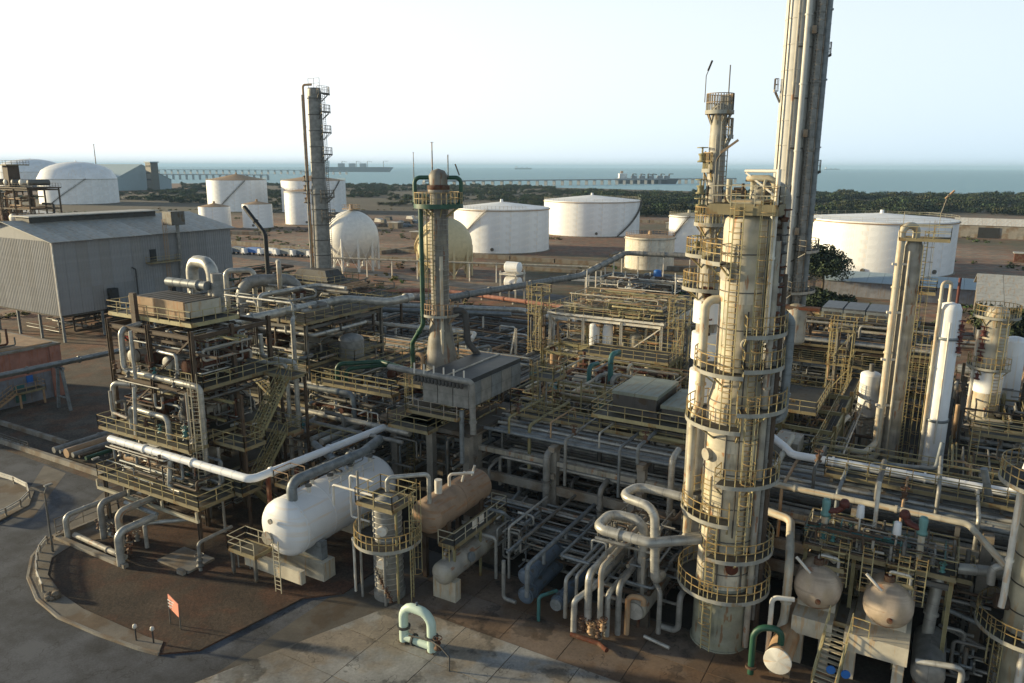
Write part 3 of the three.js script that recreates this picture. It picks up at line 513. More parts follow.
ship('faint tiny ship on the horizon right of the tall twin stack', 4300, 10500, 190, 30, 16, 30, { blocks: [-0.1, 0.2] });

// ---------------------------------------------------------------- trees
function crownGeo(seed, n, leaf, rx, ry, rz, lobes = 9) {              // leaf-sized faces spread through a lumpy crown
  const r = rngOf(seed), p = [], q = [], C = []; for (let k = 0; k < lobes; k++) { const a = r() * 6.28, e = (r() - 0.35) * 1.4, s = 0.45 + 0.35 * r(); C.push([Math.cos(a) * Math.cos(e) * s * rx, Math.sin(e) * s * ry, Math.sin(a) * Math.cos(e) * s * rz, 0.35 + 0.25 * r()]); }
  const A = new THREE.Vector3(), B = new THREE.Vector3(), O = new THREE.Vector3();
  for (let k = 0; k < n; k++) {
    const c = C[Math.floor(r() * lobes)], d = new THREE.Vector3(r() - 0.5, r() - 0.5, r() - 0.5).normalize(), f = Math.pow(r(), 0.4) * c[3];
    O.set(c[0] + d.x * f * rx, c[1] + d.y * f * ry, c[2] + d.z * f * rz); const s = leaf * (0.6 + 0.8 * r());
    A.set(r() - 0.5, r() - 0.5, r() - 0.5).normalize().multiplyScalar(s); B.set(r() - 0.5, r() - 0.5, r() - 0.5).normalize().cross(A).normalize().multiplyScalar(s * 0.7);
    const pts = [[-0.5, 0], [0, 0.5], [0.5, 0], [0, -0.5]].map(([x, y]) => O.clone().addScaledVector(A, x).addScaledVector(B, y)); const n3 = A.clone().cross(B).normalize(); if (n3.dot(d) < 0) n3.negate(); n3.add(d).normalize();
    for (const t of [0, 1, 2, 0, 2, 3]) { p.push(pts[t].x, pts[t].y, pts[t].z); q.push(n3.x, n3.y, n3.z); }
  }
  const g = new THREE.BufferGeometry(); g.setAttribute('position', new THREE.Float32BufferAttribute(p, 3)); g.setAttribute('normal', new THREE.Float32BufferAttribute(q, 3)); return g;
}
function tree(label, u, v, H, R, seed, m, n = 7000) {
  const t = thing('tree', label, 'tree', [u, v, 0], 'trees by the plant'), r = rngOf(seed), tr = new MB(); tr.tube([V([u, v, 0]), V([u + 0.2, v, H * 0.3]), V([u, v + 0.2, H * 0.55])], [0.35, 0.27, 0.18], 10);
  const trunk = tr.build('trunk', M.bark, t); for (let k = 0; k < 7; k++) { const a = r() * 6.28, b = H * (0.3 + 0.2 * r()); new MB().tube([V([u, v, b]), V([u + Math.cos(a) * R * 0.3, v + Math.sin(a) * R * 0.3, b + H * 0.15]), V([u + Math.cos(a) * R * 0.7, v + Math.sin(a) * R * 0.7, b + H * 0.3])], [0.16, 0.1, 0.03], 7).build('limb', M.bark, trunk); }
  const c = new THREE.Mesh(crownGeo(seed, n, 0.5, R, H * 0.42, R, 14), m); c.name = 'crown'; c.position.y = H * 0.62; c.castShadow = c.receiveShadow = true; t.add(c);
}
tree('dark round tree between the tall twin stack and the largest tank', -25.5, 190, 13, 6.8, 11, M.leafB, 12000);
tree('low leafy tree below the round tree, behind the right structures', -18.5, 152, 8, 5.5, 12, M.leafB, 8000);
tree('dark bushy tree left of the low tree by the stack foot', -26.5, 146, 6.5, 4.5, 17, M.leafA);
tree('dark tree at the right edge in front of gabled shed', 10.2, 142, 8.5, 7.4, 13, M.leafB);
tree('small tree left of the right-edge tree, behind white twin vessels', 14.5, 150, 7.5, 5, 14, M.leafA);
{ // far coastal wood that reads as one mass
  const r = rngOf(55), G = [crownGeo(101, 380, 0.95, 5, 3.4, 5, 9), crownGeo(102, 380, 0.95, 5.5, 2.9, 5, 10)], spots = [[], []], d = new THREE.Object3D();
  for (let k = 0; k < 20000 && spots[0].length + spots[1].length < 9500; k++) {
    const x = -900 + 2100 * r(), base = x > 60 ? 470 : 560, dd = base + (x > 60 ? 430 : 640) * r() + (x < -200 ? 60 : 0); const shore = x < -60 ? 1250 - x * 0.12 : Math.max(820, 1250 - (x + 60) * 0.9);
    if (dd > shore - 8) continue; const nn = N3.noise(x * 0.012, dd * 0.012, 4); if (nn < (x > 60 ? -0.12 : 0.0) && !(dd > shore - 120)) continue; if (x < -330 && nn < 0.1) continue;
    const [u, v] = CP(x, dd), s = (x < 60 ? 0.66 : 0.95) * (0.45 + 0.5 * r() + 0.7 * Math.pow(r(), 4)); d.position.copy(V([u, v, 2.2 * s])); d.rotation.set(0, r() * 6.28, 0); d.scale.set(s, s * (0.8 + 0.5 * r()), s); d.updateMatrix(); spots[r() < 0.5 ? 0 : 1].push(d.matrix.clone());
  }
  spots.forEach((L, k) => { const im = new THREE.InstancedMesh(G[k], k ? M.leafA : M.leafB, L.length); L.forEach((m, q) => { im.setMatrixAt(q, m); im.setColorAt(q, new THREE.Color().setRGB(0.8 + 0.5 * r(), 0.85 + 0.35 * r(), 0.8 + 0.4 * r())); }); im.name = numbered('coastal_woodland'); im.castShadow = im.receiveShadow = true; tag(im, k ? 'belt of lighter scrub trees along the coast' : 'belt of dark scrub trees along the coast', 'woodland', null, 'stuff'); scene.add(im); });
}

{ // low scrub and dry grass tufts scattered over the open ground between the tanks
  const r = rngOf(77), g = crownGeo(103, 60, 0.34, 1.1, 0.5, 1.1, 6), L = [], d = new THREE.Object3D();
  for (let k = 0; k < 9000 && L.length < 2600; k++) { const x = -420 + 700 * r(), dd = 125 + 420 * Math.pow(r(), 1.4), [u, v] = CP(x, dd); if (N3.noise(u * 0.02, v * 0.02, 6) < 0.12) continue; if ([[-145, 244, 20], [-146, 326, 24], [-79, 221, 10], [-83, 272, 9], [-19, 256, 23], [-154, 172, 10], [-122, 174, 10], [-313, 252, 9], [-299, 266, 9], [-298, 298, 13]].some((q) => Math.hypot(u - q[0], v - q[1]) < q[2])) continue; if (u > -158 && u < -118 && v < 120) continue; const s = 0.5 + 0.9 * r(); d.position.copy(V([u, v, 0.2 * s])); d.rotation.y = r() * 6.28; d.scale.set(s, s, s); d.updateMatrix(); L.push(d.matrix.clone()); }
  const im = new THREE.InstancedMesh(g, M.leafA, L.length); L.forEach((m, k) => { im.setMatrixAt(k, m); im.setColorAt(k, new THREE.Color().setRGB(0.9 + 1.6 * r(), 0.9 + 1.0 * r(), 0.7 + 0.5 * r())); }); im.name = 'scrub'; im.castShadow = im.receiveShadow = true; tag(im, 'low dry scrub tufts on the open ground between tanks', 'scrub', null, 'stuff'); scene.add(im);
}

// ---------------------------------------------------------------- grey clad building, pink building, trestle at the left
{
  const t = thing('clad_building', 'big grey corrugated-clad plant building on open columns at left', 'building', [-131, 72]);
  const H0 = 4.7, H1 = 17.4, U1 = -131, U0 = -158, V0 = 72, V1 = 109, UM = -144.5, HR = 20.2;
  const sheet = (w, h) => { const mb = new MB(), n = 4, s = w / n; for (let k = 0; k < n; k++) { const x = k * s; const pr = [[x, 0], [x + s * 0.55, 0], [x + s * 0.65, 0.05], [x + s * 0.9, 0.05], [x + s, 0]]; for (let q = 0; q < 4; q++) mb.quad(V([pr[q][1], pr[q][0], 0]), V([pr[q + 1][1], pr[q + 1][0], 0]), V([pr[q + 1][1], pr[q + 1][0], h]), V([pr[q][1], pr[q][0], h])); } return mb; };
  const nl = 18, wl = (V1 - V0) / nl, ng = 13, wg = (U1 - U0) / ng, hu = 8.2, hl = H1 - H0 - hu;
  const gU = sheet(wl - 0.03, hu + 0.1).geometry(), gL = sheet(wl - 0.03, hl).geometry(), eU = sheet(wg - 0.03, hu + 0.1).geometry(), eL = sheet(wg - 0.03, hl).geometry();
  const tones = [M.shedWall, mat([0.27, 0.268, 0.265], T.clean, 0.7), mat([0.235, 0.233, 0.23], T.clean, 0.7), mat([0.26, 0.252, 0.24], T.clean, 0.75)], r = rngOf(21);
  const put = (g, q, ry) => { const m = new THREE.Mesh(g, tones[Math.floor(r() * 4)]); m.name = 'wall_sheet'; m.position.copy(V(q)).sub(t.base); m.rotation.y = ry; m.castShadow = m.receiveShadow = true; t.add(m); };
  for (let k = 0; k < nl; k++) { put(gL, [U1, V0 + k * wl, H0], 0); put(gU, [U1 + 0.02, V0 + k * wl, H0 + hl - 0.1], 0); }
  for (let k = 0; k < ng; k++) { put(eL, [U0 + k * wg, V0, H0], -Math.PI / 2); put(eU, [U0 + k * wg, V0 - 0.02, H0 + hl - 0.1], -Math.PI / 2); }
  new MB().box(U0, U1 - 0.05, V1 - 0.2, V1, H0, H1).build('rear_wall', M.shedWall, t); new MB().box(U0 - 0.2, U0, V0, V1, H0, H1).build('side_wall', M.shedWall, t);
  for (const s of [0, 1]) { const q = s ? V1 - 0.1 : V0 + 0.05, gb = new MB(), [A, B, D] = [[U0, q, H1], [U1, q, H1], [UM, q, HR]].map(V), n3 = B.clone().sub(A).cross(D.clone().sub(A)).normalize(); gb.vert(A, n3, 0, 0); gb.vert(B, n3, 27, 0); gb.vert(D, n3, 13, 3); gb.i.push(0, 1, 2); gb.build('gable', M.shedWall, t); }
  new MB().box(U0, U1 - 0.1, V0 + 0.1, V1 - 0.2, H0 - 0.3, H0).build('floor', M.concreteDark, t);
  const nr = 10; for (const s of [0, 1]) for (let k = 0; k < nr; k++) { const a = V0 - 0.7 + (V1 - V0 + 1.4) * k / nr + 0.04, b = V0 - 0.7 + (V1 - V0 + 1.4) * (k + 1) / nr - 0.04, w = s ? U1 + 0.9 : U0 - 0.9, z = (r() - 0.5) * 0.05; const c = [[w, a, H1 - 0.1 + z], [w, b, H1 - 0.1 + z], [UM, b, HR + z], [UM, a, HR + z]]; new MB().hexa([...c.map(V), ...c.map((q) => V([q[0], q[1], q[2] + 0.1]))]).build('roof_sheet', r() < 0.5 ? M.shedRoof : mat([0.40, 0.40, 0.38], T.stain, 0.6), t); }
  const mo = new MB().box(UM - 2.2, UM + 2.2, V0 + 3, V1 - 9, HR - 0.4, HR + 0.7).build('ridge_vent', M.darkSteel, t);
  const cp = [[UM - 3, V0 + 2.6, HR + 0.7], [UM + 3, V0 + 2.6, HR + 0.7], [UM + 3, V1 - 8.6, HR + 0.7], [UM - 3, V1 - 8.6, HR + 0.7]]; new MB().hexa([...cp.map(V), ...cp.map((q) => V([q[0], q[1], q[2] + 0.18]))]).build('vent_cap', M.shedRoof, mo);
  for (let k = 0; k < 6; k++) new MB().box(U1 - 0.35, U1 - 0.05, V0 + 0.2 + k * 7.2, V0 + 0.6 + k * 7.2, 0, H0 - 0.3).build('column', M.aluBlue, t); for (let k = 1; k < 4; k++) new MB().box(U1 - k * 7 - 0.3, U1 - k * 7, V0 + 0.2, V0 + 0.6, 0, H0 - 0.3).build('column', M.aluBlue, t);
  new MB().box(U1 + 0.02, U1 + 0.2, V0 - 0.06, V0 + 0.16, H0 - 0.3, H1).build('corner_trim', M.whiteWorn, t);
  for (const [v, h] of [[90, 12.2], [93.5, 5.2]]) new MB().box(U1 + 0.02, U1 + 0.14, v, v + 1.3, h, h + 2.3).build('door', M.black, t);
  deck(t, U1 + 0.15, U1 + 1.6, 89, 95.5, 12.1, { sides: 'frb' });
  pipePart(t, [[U1 + 0.7, 96, 4], [U1 + 0.7, 96, 20.4], [U1 - 1.5, 96, 21.2]], 0.35, M.aluDull); ladder(t, U1 + 0.5, 93.2, 4.8, 20, 0, { m: M.tan });
  pipePart(t, [[U1 + 0.5, 86.5, 5], [U1 + 0.5, 86.5, 11.2], [U1 + 0.5, 85.8, 11.6]], 0.14, M.darkSteel); new MB().box(-131.8, -129.2, 94, 97, 18.8, 21.4).build('roof_fan_box', M.steel, t);
  new MB().box(-130.6, -129.4, 80.6, 82, 3.2, 8.4).build('duct', M.black, t);
  new MB().box(-130.8, -120, 82, 91, 4.3, 4.6).build('annex_roof', M.greyBlueRoof, t); for (const v of [82.3, 90.6]) new MB().box(-120.5, -120.2, v - 0.15, v + 0.15, 0, 4.3).build('annex_column', M.aluBlue, t);
  clutter(t, rngOf(31), [[-150, -132], [74, 106], [0.6, 4]], 30, [M.darkSteel, M.steel, M.brownSteel, M.aluDull], 0.08, 0.3);
}
{
  const t = thing('pump_house', 'low pink and grey building with flat roof at left edge', 'building', [-101, 45]);
  new MB().box(-116, -101, 35, 54.6, 0, 3.6).build('wall', M.greyBlueWall, t); new MB().box(-116.05, -100.95, 34.95, 54.65, 3.6, 6.9).build('upper_wall', M.pink, t); new MB().box(-101, -100.7, 53.4, 54.8, 0, 6.85).build('pillar', M.pink, t);
  new MB().box(-116.3, -100.6, 34.7, 54.9, 6.9, 7.15).build('coping', M.concrete, t); new MB().box(-115.5, -101.4, 35.4, 54.2, 7.15, 7.3).build('roof', M.tan, t);
  new MB().box(-101, -100.9, 48.6, 49.8, 0.4, 2.6).build('door', M.teal, t); stair(t, [-99.8, 44.5, 0.1], [-99.8, 48, 2], 0.9, { m: M.tan }); deck(t, -100.9, -99.2, 48, 51.5, 2, { railMat: M.tan, sides: 'rb' }); for (const v of [48.3, 51.2]) new MB().box(-99.5, -99.3, v, v + 0.2, 0, 1.8).build('post', M.tan, t);
  new MB().box(-100.95, -100.7, 50.2, 50.9, 2.6, 3.6).build('notice_board', M.blueBright, t);
  for (let k = 0; k < 9; k++) pipePart(t, [[-102 - k * 1.2, 36 + k, 7.6], [-102 - k * 1.2, 50 - k * 0.3, 7.6], [-102 - k * 1.2, 50 - k * 0.3, 8.6 + k % 3]], 0.1 + 0.04 * (k % 3), [M.steel, M.rust, M.olive][k % 3]);
}
{
  const t = thing('pipe_trestle', 'grey pipe carried on a trestle past the pink building', 'pipe', [-94.5, 51]);
  pipePart(t, [[-95.2, 30, 5.9], [-94.2, 66, 5.9]], 0.36, M.aluDull); pipePart(t, [[-94.5, 30, 6.1], [-93.5, 66, 6.1]], 0.16, M.aluBlue);
  for (const v of [51, 62]) for (const s of [-1, 1]) { new MB().bar([-94.5 + s * 1.3, v, 0], [-94.5 + s * 0.4, v, 5.5], 0.3).build('leg', M.aluBlue, t); if (s > 0) { new MB().box(-95.4, -93.6, v - 0.15, v + 0.15, 5.25, 5.5).build('crossbeam', M.aluBlue, t); new MB().bar([-95.5, v, 1.6], [-93.5, v, 1.6], 0.16).build('tie', M.aluBlue, t); } }
}
for (let k = 0; k < 6; k++) { const u = -79.5 + k * 1.15, m = [M.aluDull, M.aluBlue, M.tan, M.aluDull, M.brownSteel, M.green][k], n = ['grey', 'blue-grey', 'tan', 'pale grey', 'brown', 'green'][k]; pipeThing('ground_pipe', `${n} pipe of the low pipe track left of the road corner`, [[u, 41.2, 0.7 + 0.05 * k], [u, 64 + k, 0.7 + 0.05 * k], [u, 64 + k, -0.1]], [0.34, 0.2, 0.5, 0.28, 0.16, 0.22][k], m, { group: 'pipes of the low track', supports: [[u, 44, 0, 0.7], [u, 52, 0, 0.7], [u, 60, 0, 0.7]], sm: M.concrete }); }
{ const t = thing('retaining_wall', 'low concrete channel wall along the pipe track by the road', 'wall', [-84, 40.6]); new MB().box(-110, -68, 40.3, 40.7, 0, 0.55).build('wall', M.concrete, t); new MB().box(-110, -81.5, 43.6, 44, 0, 0.5).build('wall', M.concrete, t); railRun(new MB(), [[-100, 40.5, 0.55], [-83, 40.5, 0.55]], false, 0.6, 0.8).build('railing', M.steel, t); }
{ // parked cars, skips and crates around the clad building's yard
  const car = thing('parked_pickup', 'red pickup parked under the clad building', 'car', [-122, 80]);
  new MB().hexa([[-122.8, 77.6, 0.4], [-121.2, 77.6, 0.4], [-121.2, 82, 0.4], [-122.8, 82, 0.4], [-122.8, 77.6, 1], [-121.2, 77.6, 1], [-121.2, 82, 1], [-122.8, 82, 1]].map(V)).build('body', M.red, car); new MB().hexa([[-122.7, 79, 1], [-121.3, 79, 1], [-121.3, 81, 1], [-122.7, 81, 1], [-122.55, 79.4, 1.65], [-121.45, 79.4, 1.65], [-121.45, 80.8, 1.65], [-122.55, 80.8, 1.65]].map(V)).build('cab', M.red, car);
  for (const u of [-122.75, -121.25]) for (const v of [78.5, 81.1]) new MB().lathe([[0, -0.12], [0.36, -0.12], [0.36, 0.12], [0, 0.12]], [u, v, 0.36], 14, 'u').build('wheel', M.black, car);
}
// ---------------------------------------------------------------- roadside: guard rails, sign, lamps, markers
function guard(label, pts) { const t = thing('guard_rail', label, 'guard rail', [pts[0][0], pts[0][1], 0]); const rail = new MB(); for (let k = 0; k < pts.length - 1; k++) { const a = pts[k], b = pts[k + 1]; rail.bar([a[0], a[1], 0.78], [b[0], b[1], 0.78], 0.05, 0.14); rail.bar([a[0], a[1], 0.60], [b[0], b[1], 0.60], 0.09, 0.12); rail.bar([a[0], a[1], 0.45], [b[0], b[1], 0.45], 0.05, 0.14); } rail.build('rail', M.whiteWorn, t); for (let k = 0; k < pts.length; k++) new MB().box(pts[k][0] - 0.07, pts[k][0] + 0.07, pts[k][1] - 0.07, pts[k][1] + 0.07, 0.1, 0.82).build('post', M.concrete, t); }
guard('pale guard rail curving round the road corner kerb', [[-60.6, 29.9], [-59.6, 28.8], [-58.5, 28.0], [-57.3, 27.3], [-56, 26.6], [-54.7, 26.1], [-53.6, 25.7]]);
guard('pale guard rail on the verge at the left edge', [[-78, 35], [-75.5, 35.1], [-72.8, 34.9], [-70.8, 34], [-69.6, 32.6], [-68.9, 31], [-68.9, 29.5]]);
{ const t = thing('notice_sign', 'tilted reddish notice sign on posts in the bare earth', 'sign', [-41.7, 27.8]);
  const a = [-42.3, 27.8], b = [-41.2, 27.75]; for (const q of [a, b]) new MB().cyl([q[0], q[1], 0], [q[0], q[1], 2.0], 0.04, 8).build('post', M.steel, t);
  new MB().bar([a[0] - 0.2, a[1] + 0.15, 1.75], [b[0] + 0.2, b[1] - 0.15, 1.65], 0.04, 1.0).build('panel', M.signFace, t); const nv = [-0.002, -0.034]; for (let k = 0; k < 3; k++) new MB().bar([a[0] + nv[0] * 1.1, a[1] + nv[1], 1.98 - k * 0.24], [b[0] + nv[0] * 1.1 - 0.1 * k, b[1] + nv[1] + 0.08 * k, 1.88 - k * 0.24], 0.012, 0.09).build('lettering_line', M.signWhite, t); }
function lamp(label, u, v, h, arm) { const t = thing('lamp_post', label, 'lamp post', [u, v], 'lamp posts'); new MB().tube([V([u, v, 0]), V([u, v, h])], [0.09, 0.06], 10).build('pole', M.steel, t); new MB().pipe([[u, v, h - 0.02], [u, v, h + 0.3], [u + arm[0], v + arm[1], h + 0.5]], 0.04, 8, 0.25).build('arm', M.steel, t); new MB().box(u + arm[0] - 0.12, u + arm[0] + 0.12, v + arm[1] - 0.3, v + arm[1] + 0.3, h + 0.42, h + 0.56).build('lamp_head', M.aluDull, t); }
lamp('slim lamp post on the corner ramp beside the road', -58.9, 29.4, 4.9, [-0.7, 0.7]); lamp('slim lamp post beside the goalpost pipes', -60.4, 35.2, 5.2, [-0.6, -0.3]);
for (const [u, v, lab] of [[-42.6, 25.5, 'dark low marker post on kerb tip'], [-41.4, 25.9, 'hydrant-like marker with pale cap on kerb tip']]) { const t = thing('marker_post', lab, 'marker post', [u, v, 0.15]); new MB().cyl([u, v, 0.15], [u, v, 1.15], 0.05, 8).build('post', M.darkSteel, t); new MB().lathe([[0, 0.24], [0.12, 0.16], [0.15, 0], [0.05, -0.1]], [u, v, 1.12], 10).build('cap', M.whiteWorn, t); }
{ const t = thing('ground_valve', 'small standing valve on the earth before the white vessel', 'valve', [-44.3, 35.2]); pipePart(t, [[-44.3, 35.2, 0.1], [-44.3, 35.2, 1.3]], 0.06, M.aluDull); valve(t, [-44.3, 35.2, 1.4], 0.3, M.aluDull); pipePart(t, [[-43.4, 35.5, 0.1], [-43.4, 35.5, 1.1]], 0.05, M.aluDull); valve(t, [-43.4, 35.5, 1.2], 0.25, M.aluDull); }
{ const t = thing('rock_heap', 'pale rubble heap on the sidewalk end', 'rubble', [-52.2, 25.6, 0.17]), r = rngOf(5); for (let k = 0; k < 7; k++) { const g = new THREE.IcosahedronGeometry(0.18 + 0.14 * r(), 1), p = g.attributes.position; for (let q = 0; q < p.count; q++) { const n = 1 + 0.3 * N3.noise(p.getX(q) * 9, p.getY(q) * 9, p.getZ(q) * 9 + k); p.setXYZ(q, p.getX(q) * n, p.getY(q) * n * 0.8, p.getZ(q) * n); } g.computeVertexNormals(); const m = new THREE.Mesh(g, M.walk); m.name = 'stone'; m.position.set((r() - 0.5) * 0.9, 0.12 + (k > 4 ? 0.2 : 0), (r() - 0.5) * 0.6); m.castShadow = m.receiveShadow = true; t.add(m); } }
{ const t = thing('concrete_plinth', 'broken pale concrete slab on the earth under the process tower', 'slab', [-48, 33.5]); new MB().box(-50.4, -46.8, 32.6, 35, 0.13, 0.3).build('slab', M.concrete, t); new MB().box(-47.6, -46.9, 32.2, 32.5, 0.13, 0.5).build('block', M.concrete, t); valve(t, [-46.4, 33.4, 0.8], 0.6, M.steel); pipePart(t, [[-46.4, 33.4, 0.1], [-46.4, 33.4, 2.4], [-46.4, 36.5, 2.4]], 0.14, M.aluDull); }

// ---------------------------------------------------------------- process tower at left: four decks of exchangers and pipes
{
  const us = [-63, -57.5, -52], vs = [38.6, 42.6, 46.6], L = [4.1, 7.8, 12.3, 16.9];
  const t = frame('process_tower', 'four-deck open steel process tower crowded with pipes at left', us, vs, 17, L, { cm: M.brownSteel, bm: M.brownSteel });
  const PM = [M.alu, M.aluDull, M.aluBlue, M.brownSteel, M.rust, M.darkSteel, M.beigeGrey, M.steel], r = rngOf(400);
  deck(t, -61, -48, 34.9, 38.3, 4.1, { plate: M.gratingLight }); deck(t, -62.8, -52.2, 38.5, 46.4, 4.1, { rail: false }); deck(t, -62.6, -50.6, 36.4, 38.3, 7.8, {}); deck(t, -62.8, -52.2, 38.5, 46.4, 7.8, { rail: false }); deck(t, -62, -51.2, 38.7, 46.8, 12.3, {}); deck(t, -65.4, -54, 40.2, 45.2, 17.05, { rim: M.yellow, t: 0.25, plate: M.grating });
  // lower tie beam under the low deck, painted pale
  new MB().box(-61, -48, 34.7, 34.9, 3.0, 3.25).build('tie_beam', M.paleYellow, t); for (const u of [-61, -56.7, -52.4, -48.2]) new MB().bar([u, 34.8, 3.2], [u, 34.8, 3.85], 0.16).build('hanger', M.paleYellow, t); for (const u of [-60.5, -48.5]) new MB().ibeam([u, 35.2, 0], [u, 35.2, 3.8], 0.26, 0.26).build('column', M.brownSteel, t);
  for (let k = 0; k < 8; k++) { const a = -62.7 + k * 0.9; new MB().box(a, a + 0.85, 40.9, 44.6, 17.3, 18.6).build('cooler_panel', k % 2 ? M.cream : M.tan, t); new MB().box(a + 0.08, a + 0.77, 41, 44.5, 18.6, 18.68).build('cover', M.darkSteel, t); }
  new MB().box(-62.9, -55.5, 40.72, 40.88, 17.2, 18.75).build('front_plate', M.tan, t); new MB().box(-61.4, -60.8, 39.8, 40.15, 12.4, 19.2).build('duct', M.brownSteel, t);
  for (const [h, rr, n] of [[5.6, 0.62, 3], [9.4, 0.7, 3], [13.8, 0.6, 4]]) for (let k = 0; k < n; k++) { const u = -61.4 + k * (9.4 / n) + 0.9; drum(t, 'v', [u, 38.9, h], rr, 6.4, k % 2 ? M.rust : M.beigeGrey, 'exchanger', { depth: 0.3, bands: [0.06, 0.5, 0.94], bm: M.brownSteel }); }
  drum(t, 'h', [-54, 39.6, 8.4], 0.95, 2.6, M.darkSteel, 'vertical_drum'); drum(t, 'u', [-60, 37.2, 5.3], 0.42, 6.4, M.tan, 'receiver', { bands: [0.2, 0.8] }); new MB().box(-57.2, -55.4, 37.2, 38.1, 5.3, 7.0).build('white_cabinet', M.white, t);
  clutter(t, r, [[-62.8, -51.8], [37.3, 46], [0.4, 4]], 60, PM, 0.06, 0.16); clutter(t, r, [[-60.8, -48.4], [35.3, 39], [4.4, 7.4]], 50, PM, 0.05, 0.13); clutter(t, r, [[-62, -51.4], [37.4, 46], [8.1, 12]], 80, PM, 0.05, 0.16); clutter(t, r, [[-61.8, -51.6], [39, 46], [12.5, 16.6]], 150, PM, 0.04, 0.13); for (let k = 0; k < 40; k++) { const lv = [0.4, 4.2, 8, 12.4][k % 4], u = -62 + 10.6 * r(), v = 38.8 + 5 * r(); new MB().bar([u, v, lv], [u, v, lv + 3.4], 0.12).build('strut', r() < 0.6 ? M.darkSteel : M.brownSteel, t); } for (let k = 0; k < 60; k++) { const h = [5, 6.4, 9, 10.6, 13, 13.9, 14.8, 15.7][k % 8], v = 38.9 + 4 * r(), u = -62 + 4 * r(); new MB().bar([u, v, h + 0.4 * r()], [u + 4 + 5 * r(), v, h + 0.4 * r()], 0.1 + 0.12 * r()).build('stringer', r() < 0.7 ? M.brownSteel : M.olive, t); }
  for (let k = 0; k < 26; k++) { const lv = [4.1, 7.8, 12.3][k % 3]; valve(t, [-62 + 11 * r(), lv === 4.1 ? 35.4 + 2.5 * r() : 37 + 2.5 * r(), lv + 0.4 + 1.2 * r()], 0.32 + 0.22 * r(), [M.steel, M.aluDull, M.rust, M.teal][Math.floor(r() * 4)]); }
  // prominent clad lines on the front
  const F = (p, rr, m = M.alu) => pipePart(t, p, rr, m, { seg: 14 });
  F([[-60.6, 40, 16.5], [-60.6, 38.2, 16.3], [-60.6, 38.1, 12.8], [-50.8, 38.1, 12.7], [-50.9, 38.1, 5.0], [-50.9, 39.4, 4.6]], 0.25); F([[-60.4, 39.2, 11.2], [-63, 38.4, 11.2], [-63, 38.2, 8.1]], 0.23); F([[-59.4, 37.5, 7.9], [-59.4, 37.5, 9.8], [-54.3, 37.4, 9.7], [-54.3, 37.4, 7.4]], 0.23); F([[-57.6, 36.9, 12.0], [-57.6, 36.6, 7.9]], 0.16); F([[-58.2, 37.5, 16.6], [-58.2, 37.5, 12.5]], 0.16); F([[-56, 38.3, 15], [-53.4, 38.1, 15], [-53.4, 38.1, 13.4]], 0.14); F([[-52.4, 36.0, 7.4], [-52.4, 35.6, 4.6], [-51, 35.6, 4.6]], 0.2); F([[-60.9, 36.8, 11.2], [-60.9, 36.8, 9.3], [-58.8, 36.8, 9.1]], 0.15, M.beigeGrey);
  ladder(t, -50.6, 37.4, 4.2, 13.2, -60, { m: M.paleYellow }); pipePart(t, [[-51.9, 37.6, 0], [-51.9, 37.6, 12.2]], 0.11, M.beigeGrey); pipePart(t, [[-49.9, 38.6, 0.1], [-49.9, 38.6, 7.6]], 0.12, M.beigeGrey);
  // stairs with landings on the right side
  deck(t, -50.9, -47.2, 39, 41.2, 7.8, { railMat: M.olive, sides: 'frb' }); stair(t, [-48.4, 41.2, 7.8], [-48.4, 44.8, 12.3], 1, { m: M.olive }); deck(t, -50.9, -47.2, 38.4, 40.4, 4.1, { railMat: M.olive, sides: 'fr' }); stair(t, [-47.9, 40.4, 4.1], [-47.9, 43.6, 7.7], 1, { m: M.olive }); stair(t, [-49.2, 43.8, 0.1], [-49.2, 40.5, 4.0], 1, { m: M.olive }); deck(t, -51, -47.6, 44.8, 46.6, 12.3, { railMat: M.olive, sides: 'rb' }); deck(t, -50.9, -47.2, 43.6, 45.2, 7.7, { railMat: M.olive, sides: 'rb' }); for (const q of [[-47.4, 39.2], [-47.7, 46.4], [-50.7, 46.4]]) new MB().ibeam([q[0], q[1], 0], [q[0], q[1], 12.3], 0.2, 0.2).build('column', M.brownSteel, t);
  // overhead lines on the roof
  F([[-57.6, 45.6, 17.2], [-57.6, 45.6, 21.4], [-61.2, 46.2, 21.4], [-61.2, 46.2, 18.4]], 0.55); F([[-62.6, 44.6, 19.5], [-57.2, 44.6, 19.5]], 0.42, M.aluBlue); F([[-56.6, 45.2, 13], [-56.6, 45.2, 20.6]], 0.5, M.aluDull); F([[-59.6, 44.4, 17], [-60.6, 45.6, 19.3]], 0.14);
}
pipeThing('header_pipe', 'bright white pipe running along the process tower front then back', [[-60.2, 35.9, 7.3], [-43, 35.9, 7.3], [-42.2, 47, 7.3], [-42, 50, 7.3]], 0.31, M.white, { bend: 0.7, supports: [[-43.6, 38, 0, 7.1], [-42.6, 40, 0, 7.1]], sm: M.rust });
